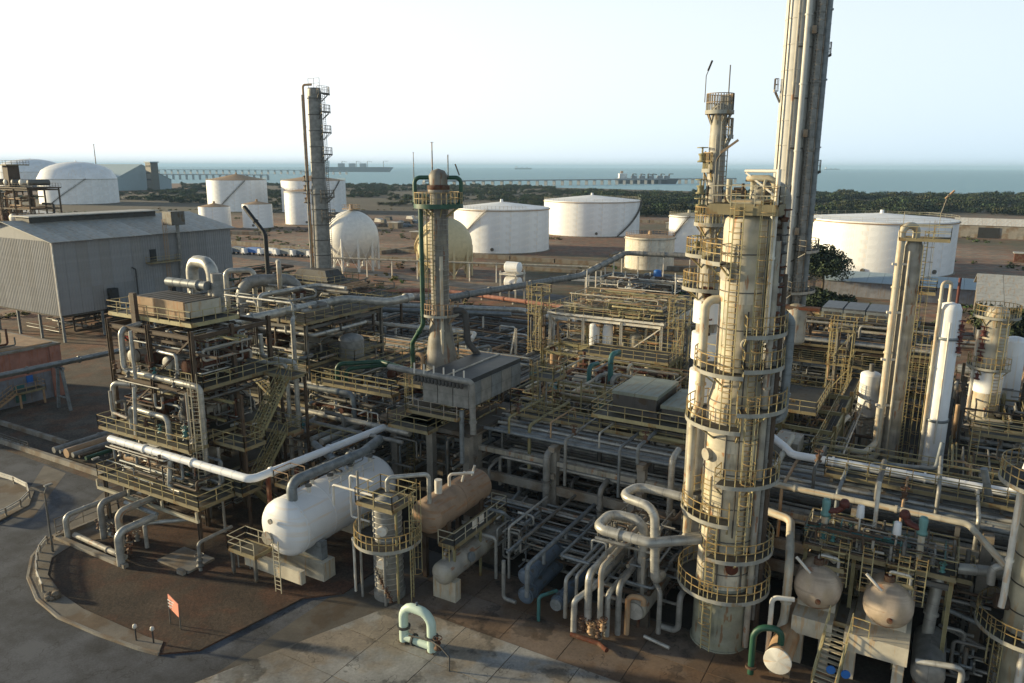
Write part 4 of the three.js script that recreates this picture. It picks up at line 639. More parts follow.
{
  const t = thing('pipe_manifold', 'group of goalpost pipes rising beside the road corner', 'pipe manifold', [-56, 32]);
  const F = (p, rr, m = M.alu) => pipePart(t, p, rr, m, { seg: 14 });
  F([[-59.9, 31.2, 0.2], [-59.9, 31.2, 2.2], [-59.9, 36.6, 2.2], [-57, 38.4, 2.2]], 0.22); F([[-57.2, 32.6, 0.3], [-57.2, 32.6, 3.4], [-57.2, 38, 3.4]], 0.26, M.aluDull); F([[-54.2, 32.2, 0.2], [-54.2, 32.2, 3.5], [-54.2, 37, 3.5], [-50.6, 37, 3.2]], 0.28, M.beigeGrey); F([[-52.2, 30.8, 0.2], [-52.2, 30.8, 2.9], [-52.2, 34, 2.9]], 0.3); F([[-59.4, 31.5, 0.55], [-52.4, 31.3, 0.55]], 0.22, M.beigeGrey); F([[-57.2, 33, 0.6], [-54.2, 33, 0.6]], 0.2); F([[-52.8, 33.4, 0.3], [-52.8, 33.4, 2.4], [-50, 36, 2.4]], 0.16); F([[-56, 34, 3.2], [-52, 34, 3.1]], 0.18, M.aluBlue);
  new MB().box(-60.6, -51.6, 30.6, 31, 0, 0.42).build('pit_wall', M.concrete, t); new MB().box(-60.9, -60.6, 30.6, 36, 0, 0.5).build('pit_wall', M.concrete, t); const r = rngOf(61); for (let k = 0; k < 9; k++) valve(t, [-58.4 + k * 0.7, 31.9 + r() * 2, 0.6 + r() * 0.5], 0.5, r() < 0.5 ? M.steel : M.rust); railRun(new MB(), [[-61.2, 31, 0.17], [-61.2, 38, 0.17]], false, 1.5, 2.2).build('railing', M.steel, t);
}
// ---------------------------------------------------------------- second structure, heaters and dense piping behind the tower
{
  const us = [-72, -64.5, -57], vs = [56, 62, 68], PM = [M.alu, M.aluDull, M.aluBlue, M.brownSteel, M.beigeGrey, M.steel, M.darkSteel], r = rngOf(410);
  const t = frame('process_structure', 'open steel structure with large bent ducts behind the left tower', us, vs, 14.2, [5, 9.6, 14], { cm: M.steel, bm: M.steel });
  deck(t, -71.8, -57.2, 56.2, 67.8, 5, { rail: false }); deck(t, -72.3, -56.7, 55.7, 68.3, 9.6, { railMat: M.olive }); deck(t, -65, -56.7, 55.7, 68.3, 14.15, { railMat: M.olive, plate: M.grating });
  for (let k = 0; k < 4; k++) { drum(t, 'v', [-70.5 + k * 3.6, 57, 11.2], 0.8, 8, k % 2 ? M.beigeGrey : M.rust, 'exchanger', { bands: [0.1, 0.9] }); drum(t, 'v', [-70.5 + k * 3.6, 57, 6.4], 0.7, 8, M.brownSteel, 'exchanger'); }
  pipePart(t, [[-71.5, 60.5, 12], [-71.5, 60.5, 16.8], [-67.4, 65.2, 16.8], [-67.4, 65.2, 13.5]], 0.72, M.aluDull, { bend: 1.7, seg: 18 }); pipePart(t, [[-73.5, 60, 10], [-73.5, 60, 18], [-71, 62, 18], [-71, 62, 14]], 0.3, M.alu); pipePart(t, [[-66.8, 62, 10], [-66.8, 62, 19], [-68.4, 63.4, 19]], 0.28, M.beigeGrey); drum(t, 'h', [-69.4, 63, 14.4], 0.7, 1.4, M.cream, 'drum'); drum(t, 'h', [-66.6, 64.8, 14.4], 0.75, 1.0, M.rust, 'drum');
  clutter(t, r, [[-72, -57], [55.6, 67], [0.8, 5]], 40, PM, 0.08, 0.22); clutter(t, r, [[-72, -56], [55.4, 67], [5.3, 9.4]], 50, PM, 0.08, 0.22); clutter(t, r, [[-72, -56], [55.2, 67], [9.9, 13.8]], 60, PM, 0.07, 0.22); clutter(t, r, [[-72, -57], [56, 67], [14.3, 16.4]], 16, PM, 0.08, 0.26);
  stair(t, [-59, 54.6, 5], [-66, 54.6, 9.5], 1, { m: M.olive });
}
pipeThing('header_pipe', 'long grey clad header crossing above the left structures', [[-58.5, 46, 15.2], [-59.8, 50.1, 15.1], [-59.8, 65, 15.1], [-54, 66, 15.1], [-54, 70, 15.1]], 0.46, M.alu, { bend: 1 , supports: [[-59.8, 55, 14, 15.1], [-59.8, 63, 14, 15.1]] });
pipeThing('riser_pipe', 'twin grey risers dropping beside the left stairs, left pipe', [[-54.4, 46, 15], [-54.4, 46, 12.7], [-50.4, 46.9, 12.7], [-50.4, 46.9, 0.2]], 0.19, M.alu, { group: 'twin risers' }); pipeThing('riser_pipe', 'twin grey risers dropping beside the left stairs, right pipe', [[-53.8, 47.2, 15], [-53.8, 47.2, 12.9], [-49.6, 47.2, 12.9], [-49.6, 47.2, 0.2]], 0.22, M.alu, { group: 'twin risers' });
pipeThing('riser_pipe', 'tall thin grey riser in front of the second structure', [[-57.4, 54.6, 0.2], [-57.4, 54.6, 14.6], [-58.6, 56, 14.6]], 0.24, M.alu);
{ const t = thing('vertical_vessel', 'grey vertical vessel standing in the second structure', 'vessel', [-55.4, 61]); drum(t, 'h', [-55.4, 61, 1.2], 1.35, 10.4, M.aluDull, 'shell', { bands: [0.1, 0.35, 0.6, 0.85] }); new MB().cyl([-55.4, 61, 0], [-55.4, 61, 1.3], 1.2, 20).build('skirt', M.concreteDark, t); deck(t, -57.2, -53.6, 59.4, 62.6, 9.8, { railMat: M.olive }); }
{ // box heater with the slim grey column on top
  const t = thing('box_heater', 'dark box heater on frame under the slim grey column', 'heater', [-90.5, 92]); for (const u of [-95, -90.5, -86]) for (const v of [90, 95]) new MB().ibeam([u, v, 0], [u, v, 10.5], 0.4, 0.4).build('column', M.darkSteel, t); for (let k = 0; k < 6; k++) new MB().box(-95 + k * 1.5 + 0.04, -93.5 + k * 1.5 - 0.04, 89.8, 95.2, 5.2, 11.4).build('casing_panel', M.brownSteel, t);
  deck(t, -96, -85, 88.9, 96.1, 11.6, { railMat: M.olive, plate: M.darkSteel }); deck(t, -96, -85, 88.6, 89.8, 8, { railMat: M.olive }); new MB().hexa([[-94.6, 90.2, 11.7], [-86.4, 90.2, 11.7], [-86.4, 94.8, 11.7], [-94.6, 94.8, 11.7], [-93.4, 91, 13.4], [-87.6, 91, 13.4], [-87.6, 94, 13.4], [-93.4, 94, 13.4]].map(V)).build('roof_hood', M.darkSteel, t); clutter(t, rngOf(71), [[-96, -85.2], [88.4, 89.6], [1, 11]], 30, [M.brownSteel, M.steel, M.darkSteel, M.aluDull], 0.08, 0.2);
}
{
  const u = -91.2, v = 94.4, t = thing('stack_column', 'slim tall grey column with small side platforms at left of horizon', 'column', [u, v, 11]);
  new MB().lathe([[1.4, 11], [1.32, 26], [1.32, 26], [1.15, 27], [1.1, 41.6], [1.0, 41.9], [1.0, 42.1], [0, 42.1]], [u, v, 0], 36).build('shell', M.aluDull, t); for (let k = 0; k < 12; k++) new MB().lathe([[1.0, -0.06], [1.42 - (k > 5 ? 0.24 : 0), -0.06], [1.42 - (k > 5 ? 0.24 : 0), 0.06], [1.0, 0.06]], [u, v, 13 + k * 2.5], 30).build('band', M.steel, t);
  for (const [h, a0, a1] of [[41.2, -30, 70], [38.4, -20, 60], [35.2, -20, 50], [31.8, -20, 50], [25.0, -40, 60], [21.8, -40, 90]]) ring(t, u, v, h, 1.4, 2.4, a0, a1, { railMat: M.steel, rimMat: M.steel }); ladder(t, u + 1.7 * Math.cos(0.2), v + 1.7 * Math.sin(0.2), 13.6, 41, 10, { m: M.steel, cage: false }); pipePart(t, [[u - 1.7, v - 0.7, 13], [u - 1.7, v - 0.7, 42.6], [u - 0.2, v - 0.3, 42.6]], 0.18, M.tan); pipePart(t, [[u - 1.2, v - 1.5, 12], [u - 1.2, v - 1.5, 41]], 0.16, M.beigeGrey); const d = new MB(); railRun(d, [[u - 1.2, v, 42], [u + 1.2, v, 42]], false, 1.6, 1.2); d.build('lifting_frame', M.steel, t);
  for (const h of [24.5, 26.5, 28]) valve(t, [u - 1.6, v - 1.3, h], 1, M.brownSteel);
}
pipeThing('gooseneck_vent', 'black gooseneck vent pipe left of the slim grey column', [[-93, 84, 4], [-93, 84, 19.6], [-98, 84.6, 23.6]], 0.34, M.black, { bend: 1.2, supports: [[-93, 84, 0, 5]] });
{ // far refinery block at the left edge
  const t = frame('process_structure', 'distant dark steel plant block at the left edge above the roof', [-232, -225, -218, -211], [112, 120], 24, [14, 19, 24], { cm: M.brownSteel, bm: M.brownSteel }); deck(t, -232.5, -210.5, 111.5, 120.5, 14.1, { railMat: M.brownSteel, rim: M.olive }); deck(t, -232.5, -210.5, 111.5, 120.5, 24.1, { railMat: M.brownSteel, rim: M.brownSteel }); const r = rngOf(81); clutter(t, r, [[-232, -211], [112, 119], [8, 14]], 40, [M.tan, M.brownSteel, M.rust, M.whiteWorn], 0.12, 0.5); clutter(t, r, [[-232, -211], [112, 119], [14, 24]], 34, [M.brownSteel, M.darkSteel, M.tan], 0.12, 0.4); for (let k = 0; k < 5; k++) drum(t, 'v', [-230 + k * 4.2, 112.6, 15.8], 1.3, 6, [M.tan, M.rust, M.whiteWorn][k % 3], 'drum'); new MB().box(-224, -221.5, 113, 116, 24.2, 30).build('cooler_box', M.brownSteel, t); deck(t, -226, -220, 112, 118, 30, { railMat: M.brownSteel }); for (let k = 0; k < 6; k++) drum(t, 'v', [-231 + k * 3.8, 113, 25.4], 0.8, 5, k % 2 ? M.steel : M.whiteWorn, 'drum');
}

// ---------------------------------------------------------------- front row: horizontal vessels, exchangers
const PIPES = [M.alu, M.aluDull, M.aluBlue, M.steel, M.beigeGrey, M.brownSteel];
{
  const u = -39.9, hc = 4.2, r = 2.2, v0 = 36.1, L = 9.8, t = thing('horizontal_vessel', 'large white horizontal vessel with rounded end on concrete saddles', 'vessel', [u, v0]);
  drum(t, 'v', [u, v0, hc], r, L, M.vesselWhite, 'shell', { seg: 44, depth: 0.5, bands: [0.02, 0.3, 0.6] });
  for (const v of [v0 + 1.4, v0 + L - 1.6]) { new MB().box(u - 2.3, u + 2.3, v - 0.3, v + 0.3, 1.6, hc - 1.2).build('saddle', M.aluBlue, t); new MB().box(u - 2.7, u + 2.7, v - 0.6, v + 0.6, 0, 1.58).build('pier', M.cream, t); }
  new MB().box(u - 3.2, u + 2.6, v0 - 1.3, v0 - 0.9, 0.9, 1.9).build('front_beam', M.cream, t);
  deck(t, u - 4.2, u - 1.4, v0 - 1.9, v0 - 0.2, 2.2, { railMat: M.paleYellow, sides: 'flb' }); for (const q of [[u - 4, v0 - 1.7], [u - 1.6, v0 - 1.7]]) new MB().box(q[0] - 0.1, q[0] + 0.1, q[1] - 0.1, q[1] + 0.1, 0, 1.95).build('post', M.steel, t);
  ladder(t, u + 0.9, v0 - 1.9, 0.1, 4.2, -90, { m: M.paleYellow, cage: false }); flange(t, [u - 0.7, v0 - 1.22, hc - 0.55], 0.5, 'v', M.beigeGrey, 'manway'); flange(t, [u - 0.2, v0 - 1.26, hc + 0.9], 0.2, 'v', M.beigeGrey, 'nozzle');
  for (let k = 0; k < 8; k++) { const v = v0 + 0.8 + k * 1.15, w = u - 0.3 + 0.8 * (k % 2); new MB().cyl([w, v, hc + r - 0.1], [w, v, hc + r + 0.45], 0.16, 10).build('nozzle', M.whiteWorn, t); flange(t, [w, v, hc + r + 0.45], 0.26, 'h', M.steel); }
  deck(t, u - 2.6, u - 1.1, v0 + 1.5, v0 + 3.2, hc + r + 0.05, { railMat: M.tan, sides: 'flb' }); railRun(new MB(), [[u + 1.6, v0 + 3, hc + 1.8], [u + 1.6, v0 + 8, hc + 1.8]], false, 1.0, 1.4).build('railing', M.whiteWorn, t);
  pipePart(t, [[u + 0.4, v0 + 0.4, hc + r - 0.2], [u + 0.4, v0 + 0.4, hc + r + 1.3], [u + 1.0, v0 + 7.5, hc + r + 1.3], [u + 0.2, v0 + 10.5, hc + r + 1.3]], 0.38, M.aluBlue, { bend: 0.9, seg: 16 }); clutter(t, rngOf(12), [[u - 0.8, u + 1.4], [v0 + 4, v0 + 10], [hc + r + 0.2, hc + r + 1.4]], 12, [M.whiteWorn, M.aluDull, M.steel], 0.05, 0.13);
}
{
  const u = -32.1, v = 38.2, r = 1.0, t = thing('vertical_column', 'short ribbed metal-clad column with round yellow platform beside white vessel', 'column', [u, v]);
  new MB().lathe([[1.12, 0], [1.12, 0.5], [1.12, 0.5], [r, 0.5], [r, 7.1], [0.8, 7.45], [0.4, 7.65], [0, 7.7]], [u, v, 0], 36).build('shell', M.aluDull, t); for (let k = 0; k < 16; k++) new MB().lathe([[r - 0.02, -0.03], [r + 0.035, -0.03], [r + 0.035, 0.03], [r - 0.02, 0.03]], [u, v, 0.9 + k * 0.42], 32).build('band', M.alu, t);
  ring(t, u, v, 4.5, r + 0.05, 2.35, 130, 400, {}); deck(t, u - 1.5, u + 1.7, v - 1.5, v + 1.2, 7.4, { railMat: M.yellow }); ladder(t, u + 1.9, v + 0.2, 0.1, 8.2, 20, {});
  for (const [h, a] of [[5.5, -70], [3.0, -75]]) { const c = Math.cos(a * D2), s = Math.sin(a * D2); new MB().cyl([u + c * 0.9, v + s * 0.9, h], [u + c * 1.22, v + s * 1.22, h], 0.36, 16).build('manway', M.whiteWorn, t); }
  for (const [p, q, m] of [[[[u - 1.5, v - 1.2, 0], [u - 1.5, v - 1.2, 9.6]], 0.09, M.aluDull], [[[u + 0.7, v - 1.3, 0], [u + 0.7, v - 1.3, 4.2], [u + 0.7, v - 0.6, 4.4]], 0.11, M.aluDull], [[[u + 1.35, v - 0.7, 0], [u + 1.35, v - 0.7, 7.4]], 0.09, M.olive], [[[u - 4.6, v - 0.4, 6], [u - 4.6, v - 0.4, 7.6], [u - 0.9, v - 0.4, 7.6]], 0.09, M.whiteWorn], [[[u + 0.1, v, 8], [u + 0.1, v, 9], [u + 2.2, v + 2, 9], [u + 2.2, v + 2, 6.8]], 0.16, M.alu], [[[u - 1.8, v + 0.6, 0], [u - 1.8, v + 0.6, 6.4], [u - 0.8, v + 0.4, 6.4]], 0.12, M.aluBlue], [[[u - 2.4, v - 0.9, 0], [u - 2.4, v - 0.9, 3.4], [u - 1.9, v - 1.5, 4.6]], 0.1, M.whiteWorn], [[[u - 1.7, v + 0.1, 5.2], [u - 3.4, v + 0.1, 5.2], [u - 3.4, v + 0.1, 8.4], [u - 1.2, v + 0.1, 8.4]], 0.08, M.whiteWorn]]) pipePart(t, p, q, m);
  const rr = rngOf(15); for (let k = 0; k < 7; k++) valve(t, [u + 1.2 - 0.2 * k, v - 1.35, 0.6 + k * 0.3], 0.28, rr() < 0.5 ? M.rust : M.steel);
}
{
  const u = -30.4, hc = 5.5, r = 1.3, v0 = 40.6, t = thing('horizontal_vessel', 'rust-brown horizontal vessel behind the short ribbed column', 'vessel', [u, v0]); drum(t, 'v', [u, v0, hc], r, 6.6, M.brownVessel, 'shell', { seg: 32, bands: [0.5] });
  for (const v of [v0 + 1, v0 + 5.4]) { new MB().box(u - 1.2, u + 1.2, v - 0.25, v + 0.25, 3.4, hc - 0.5).build('saddle', M.brownSteel, t); for (const s of [-1, 1]) new MB().box(u + s - 0.18, u + s + 0.18, v - 0.18, v + 0.18, 0, 3.4).build('leg', M.brownSteel, t); }
  deck(t, u + 1.35, u + 2.7, v0 - 0.6, v0 + 6.6, 4.0, { railMat: M.paleYellow, sides: 'frb' }); for (const v of [v0 - 0.4, v0 + 3, v0 + 6.3]) new MB().box(u + 2.5, u + 2.65, v - 0.08, v + 0.08, 0, 3.75).build('post', M.olive, t); ladder(t, u + 2.1, v0 - 0.75, 0.1, 4.2, -90, { cage: false });
  new MB().cyl([u, v0 + 1.4, hc + r - 0.1], [u, v0 + 1.4, hc + r + 1.0], 0.28, 12).build('nozzle', M.whiteWorn, t); pipePart(t, [[u, v0 + 2.8, hc + r - 0.1], [u, v0 + 2.8, hc + r + 0.9], [u + 1.4, v0 + 4, hc + r + 0.9]], 0.12, M.whiteWorn); for (const v of [v0 + 4, v0 + 5.4]) { new MB().bar([u + 0.3, v, hc + r - 0.1], [u + 0.7, v - 0.2, hc + r + 0.9], 0.14).build('lifting_lug', M.whiteWorn, t); } for (const k of [0, 1]) new MB().box(u + 2.66, u + 2.72, v0 + 1.8 + k * 0.9, v0 + 2.4 + k * 0.9, 4.4, 5.0).build('round_sign', M.whiteWorn, t);
}
{
  const u = -28.3, hc = 2.2, r = 0.84, v0 = 39.4, t = thing('horizontal_vessel', 'slim grey horizontal vessel on white-fronted block, right of rusty vessel', 'vessel', [u, v0]); drum(t, 'v', [u, v0, hc], r, 7.6, M.beigeGrey, 'shell', { seg: 28, bands: [0.3, 0.62] }); for (const v of [v0 + 0.5, v0 + 6.4]) new MB().box(u - 0.95, u + 0.95, v - 0.35, v + 0.35, 0, hc - 0.6).build('saddle', v < 41 ? M.cream : M.concreteDark, t);
  pipePart(t, [[u - 0.2, v0 + 0.6, hc + r - 0.1], [u - 0.2, v0 + 0.6, hc + r + 0.5], [u - 0.2, v0 + 1.6, hc + r + 0.5], [u - 0.2, v0 + 1.6, hc + r - 0.1]], 0.13, M.beigeGrey); new MB().cyl([u + 0.8, v0 + 2.4, hc + 0.35], [u + 0.95, v0 + 2.4, hc + 0.4], 0.36, 18).build('round_sign', M.aluBlue, t); pipePart(t, [[u, v0 + 4.4, hc + r - 0.1], [u, v0 + 4.4, hc + r + 0.3], [u + 1.7, v0 + 4.4, hc + r + 0.3], [u + 1.7, v0 + 4.4, 0.1]], 0.13, M.alu); pipePart(t, [[u, v0 + 6, hc + r - 0.1], [u, v0 + 6, hc + r + 1.6], [u + 1.4, v0 + 6, hc + r + 1.6], [u + 1.4, v0 + 7.5, hc + r + 0.2]], 0.13, M.aluBlue);
  clutter(t, rngOf(16), [[u + 1, u + 3.4], [v0 + 4.5, v0 + 9], [0.6, 4.6]], 22, [M.alu, M.aluBlue, M.steel], 0.06, 0.14);
}
function exchanger(label, u, v0, hs, r, L, m, group) { const t = thing('heat_exchanger', label, 'heat exchanger', [u, v0], group); for (const h of hs) { drum(t, 'v', [u, v0, h], r, L, m, 'shell', { depth: 0.35 }); for (const f of [0.02, 0.12]) flange(t, [u, v0 + L * f, h], r * 1.18, 'v', m); } for (const v of [v0 + L * 0.25, v0 + L * 0.8]) new MB().box(u - r * 0.8, u + r * 0.8, v - 0.18, v + 0.18, 0, hs[0] - r * 0.7).build('saddle', M.concreteDark, t); return t; }
{ const t = exchanger('pair of stacked blue-grey heat exchangers right of slim grey vessel', -22.8, 41.4, [1.05, 2.5], 0.52, 7.4, M.blue); pipePart(t, [[-22.2, 40.6, 1.6], [-22.2, 40.6, 3.9], [-22.2, 52, 3.9]], 0.16, M.aluBlue); pipePart(t, [[-24.4, 41.2, 3.4], [-24.4, 41.2, 0.5], [-23.4, 41.2, 0.5]], 0.14, M.aluDull); pipePart(t, [[-24.6, 42, 3.6], [-24.6, 50, 3.6]], 0.1, M.aluBlue); for (const v of [43, 46.5]) pipePart(t, [[-22.2, v, 3.9], [-22.2, v, 2.9]], 0.13, M.aluBlue); pipePart(t, [[-23.6, 42.5, 4.6], [-23.6, 51, 4.6]], 0.12, M.steel); pipePart(t, [[-25.6, 44, 0.3], [-25.6, 44, 4.4], [-25.6, 50, 4.4]], 0.1, M.alu); }
{ const t = exchanger('single blue heat exchanger with pale end cover near the pavement', -20.4, 41.6, [1.15], 0.46, 7, M.blue); flange(t, [-20.4, 41.38, 1.15], 0.42, 'v', M.aluBlue, 'cover'); pipePart(t, [[-21.3, 40.6, 0.1], [-21.3, 40.6, 1.9], [-20.6, 41.9, 1.9]], 0.12, M.teal); pipePart(t, [[-19.7, 41.4, 0.4], [-19.7, 41.4, 3.3], [-19.7, 47, 3.3]], 0.14, M.alu); pipePart(t, [[-19.1, 41.8, 0.6], [-19.1, 41.8, 3.5], [-19.1, 50, 3.5]], 0.12, M.alu); pipePart(t, [[-18.7, 43, 3.9], [-20.9, 43, 3.9], [-20.9, 49, 3.9]], 0.11, M.aluBlue); }
{
  const t = thing('pipe_manifold', 'cluster of silver risers and rusty valves at the pavement edge', 'pipe manifold', [-17.2, 40.6]), F = (p, r, m = M.alu) => pipePart(t, p, r, m, { seg: 14 });
  F([[-18.5, 40.2, 0.3], [-18.5, 40.2, 2.7], [-17.7, 41.4, 3.3], [-17.7, 48, 3.3]], 0.2); F([[-17.7, 40.6, 1.2], [-17.7, 40.6, 4.6], [-17.7, 50, 4.6]], 0.24); F([[-16.9, 40.7, 0.2], [-16.9, 40.7, 5.2], [-16.9, 49, 5.2]], 0.19, M.beigeGrey); F([[-16.6, 41.2, 0.2], [-16.6, 41.2, 3.2], [-16.6, 47, 3.2]], 0.18); F([[-16.0, 41.6, 0.3], [-16.0, 41.6, 3.8], [-16.0, 51, 4.4]], 0.2, M.aluDull); F([[-18.6, 40, 0.35], [-16.6, 40, 0.35], [-15.9, 39.6, 0.35]], 0.16, M.rust); F([[-15.6, 42.2, 0.1], [-15.6, 42.2, 2.9], [-14.6, 42.4, 2.9], [-14.6, 42.4, 2.4]], 0.18, M.tan); F([[-13.6, 42.6, 0.6], [-13.6, 42.6, 3.6], [-15.2, 44.8, 3.6]], 0.16, M.aluDull); F([[-14.4, 42.2, 0.35], [-12.6, 41.9, 0.3]], 0.12); F([[-14, 43.6, 0.5], [-12.6, 43.6, 0.5], [-12.6, 43.6, 3], [-12.6, 47, 3]], 0.2, M.aluDull);
  const r = rngOf(18); for (let k = 0; k < 12; k++) valve(t, [-18.3 + 1.9 * r(), 40.1 + 0.5 * r(), 0.5 + 1.1 * r()], 0.42, r() < 0.6 ? M.rust : M.tan); clutter(t, r, [[-19, -14], [43, 50], [0.8, 6.4]], 60, PIPES, 0.06, 0.18); for (const q of [[-18.1, 45], [-16.2, 45], [-18.1, 49], [-16.2, 49]]) new MB().ibeam([q[0], q[1], 0], [q[0], q[1], 5], 0.22, 0.22).build('post', M.aluBlue, t);
}
{ const t = thing('heat_exchanger', 'horizontal exchanger with pale dished end under the silver loops', 'heat exchanger', [-15.2, 42.6]); drum(t, 'v', [-15.2, 42.7, 1.8], 0.72, 5.6, M.beigeGrey, 'shell', { bands: [0.1, 0.5], seg: 26 }); flange(t, [-15.2, 42.4, 1.8], 0.6, 'v', M.alu, 'cover'); for (const v of [43.6, 47]) new MB().box(-15.8, -14.6, v - 0.2, v + 0.2, 0, 1.3).build('saddle', M.concreteDark, t); new MB().cyl([-15.2, 43.2, 0.2], [-15.2, 43.2, 1.2], 0.12, 10).build('drain', M.rust, t); }
pipeThing('expansion_loop', 'lower bright silver expansion loop bending round to the big column', [[-11.6, 43.9, 7.2], [-14.2, 41.8, 7.2], [-17.9, 41.9, 7.2], [-17.9, 44.5, 7.2], [-15.5, 44.4, 7.2], [-15.5, 44.4, 2.3]], 0.33, M.alu, { seg: 20, bend: 0.8 }); pipeThing('expansion_loop', 'upper silver expansion loop above the lower one', [[-12.2, 44.6, 9.4], [-16.2, 44.8, 9.4], [-16.6, 42.8, 9.4], [-14.1, 42.2, 9.4], [-14.0, 42.6, 4.2], [-14.0, 44, 4.0]], 0.29, M.alu, { seg: 20, bend: 0.8 });
{ const t = thing('loop_pipe', 'pale green inverted U pipe standing on the concrete pavement', 'pipe', [-26.6, 34.2, 0.1]); pipePart(t, [[-27.7, 34.2, 0.2], [-27.7, 34.2, 2.75], [-25.5, 34.2, 2.75], [-25.5, 34.2, 0.2]], 0.3, M.paleGreen, { bend: 0.85, seg: 20 }); pipePart(t, [[-27.7, 34.2, 0.5], [-25.5, 34.2, 0.5]], 0.27, M.paleGreen, { seg: 18 }); for (const u of [-27.7, -25.5]) { flange(t, [u, 34.2, 1.2], 0.44, 'h', M.darkSteel); new MB().box(u - 0.25, u + 0.25, 33.95, 34.45, 0.1, 0.24).build('foot', M.steel, t); } flange(t, [-26.9, 34.2, 0.5], 0.4, 'u', M.darkSteel); new MB().cyl([-26.6, 34.2, 2.95], [-26.6, 34.2, 3.25], 0.08, 8).build('vent', M.blue, t); valve(t, [-24.9, 34.0, 0.9], 0.5, M.rust); pipePart(t, [[-27, 33.8, 1.0], [-25.2, 33.8, 1.2], [-24.4, 33.6, 1.2], [-23.6, 33.4, 0.9], [-23.5, 33.2, 0.1]], 0.05, M.darkSteel); }

// ---------------------------------------------------------------- the main pipe rack across the middle
{
  const t = thing('pipe_rack', 'long concrete pipe rack crossing the middle of the plant', 'pipe rack', [-10, 51.6]);
  for (const u of [-33.5, -26, -18.5, -11, -3.5, 4, 11.5]) { for (const v of [52, 59.6]) new MB().box(u - 0.32, u + 0.32, v - 0.3, v + 0.3, 0, 7.6).build('column', M.concrete, t); for (const h of [7.6, 5.3]) new MB().box(u - 0.28, u + 0.28, 51.4, 60.2, h, h + 0.45).build('crossbeam', M.concrete, t); }
  for (const [v, h] of [[51.8, 6.4], [59.8, 6.4], [51.8, 3.9], [51.7, 2.2]]) for (let k = 0; k < 6; k++) new MB().box(-33.1 + k * 7.5, -26.4 + k * 7.5, v - 0.18, v + 0.18, h, h + (h < 5 ? 0.75 : 0.4)).build('long_beam', h > 5 ? M.beigeGrey : M.concrete, t);
  railRun(new MB(), [[-31, 60.1, 8.05], [-14, 60.1, 8.05]], false, 1.1, 1.4).build('railing', M.beigeGrey, t); new MB().box(-31, -14, 59.4, 60.2, 8.0, 8.05).build('walkway', M.grating, t);
}
{
  const r = rngOf(33), tiers = [[8.05, 15, 'upper', -34.5], [5.75, 12, 'middle', -34]], ORD = ['first', 'second', 'third', 'fourth', 'fifth', 'sixth', 'seventh', 'eighth', 'ninth', 'tenth', 'eleventh', 'twelfth', 'thirteenth', 'fourteenth', 'fifteenth'];
  for (const [h, n, nm, u0] of tiers) for (let k = 0; k < n; k++) { const v = 52.1 + (7.0 / n) * (k + 0.5), q = 0.07 + 0.13 * r() * r() + 0.05 * r(), e = u0 + 3 * r(); pipeThing('rack_pipe', `${ORD[k]} straight pipe from the near edge on the ${nm} tier of main rack`, k % 3 ? [[e, v, h + q], [16 - 2 * r(), v, h + q]] : [[e, v, h - 2.5], [e, v, h + q], [16, v, h + q]], q, [M.alu, M.aluDull, M.aluBlue, M.alu, M.steel][Math.floor(r() * 5)], { group: `${nm} tier rack pipes`, seg: 10 }); }
}
{ // pipes dropping from the rack front
  const t = thing('drop_lines', 'vertical drop lines in front of the main rack', 'pipes', [-22, 51]); for (const [u, v, h, q, m] of [[-26.3, 51.2, 7.4, 0.3, M.aluDull], [-31.4, 50.6, 5.4, 0.12, M.aluDull], [-29, 50.2, 3.2, 0.12, M.aluBlue], [-28.3, 50.2, 2.9, 0.1, M.aluDull], [-21.4, 50.8, 5.6, 0.22, M.aluDull], [-15.9, 51, 9.2, 0.24, M.alu], [-12.9, 51, 7.6, 0.16, M.aluDull], [-14.4, 51, 7, 0.13, M.alu], [-13.6, 51, 6.6, 0.13, M.alu], [-33.6, 50.4, 4.2, 0.13, M.aluBlue], [-34.6, 50, 4.0, 0.12, M.aluBlue]]) { pipePart(t, [[u, v, 0.1], [u, v, h], [u, v + 1.4, h + 0.3]], q, m); if (q > 0.2) for (const f of [0.35, 0.7]) flange(t, [u, v, h * f], q * 1.5, 'h', M.steel); } clutter(t, rngOf(34), [[-33, -12], [46, 51], [0.6, 3.4]], 110, PIPES, 0.05, 0.15); clutter(t, rngOf(35), [[-33, 12], [52, 60], [0.6, 5]], 110, [M.steel, M.brownSteel, M.aluDull, M.darkSteel], 0.08, 0.22); }

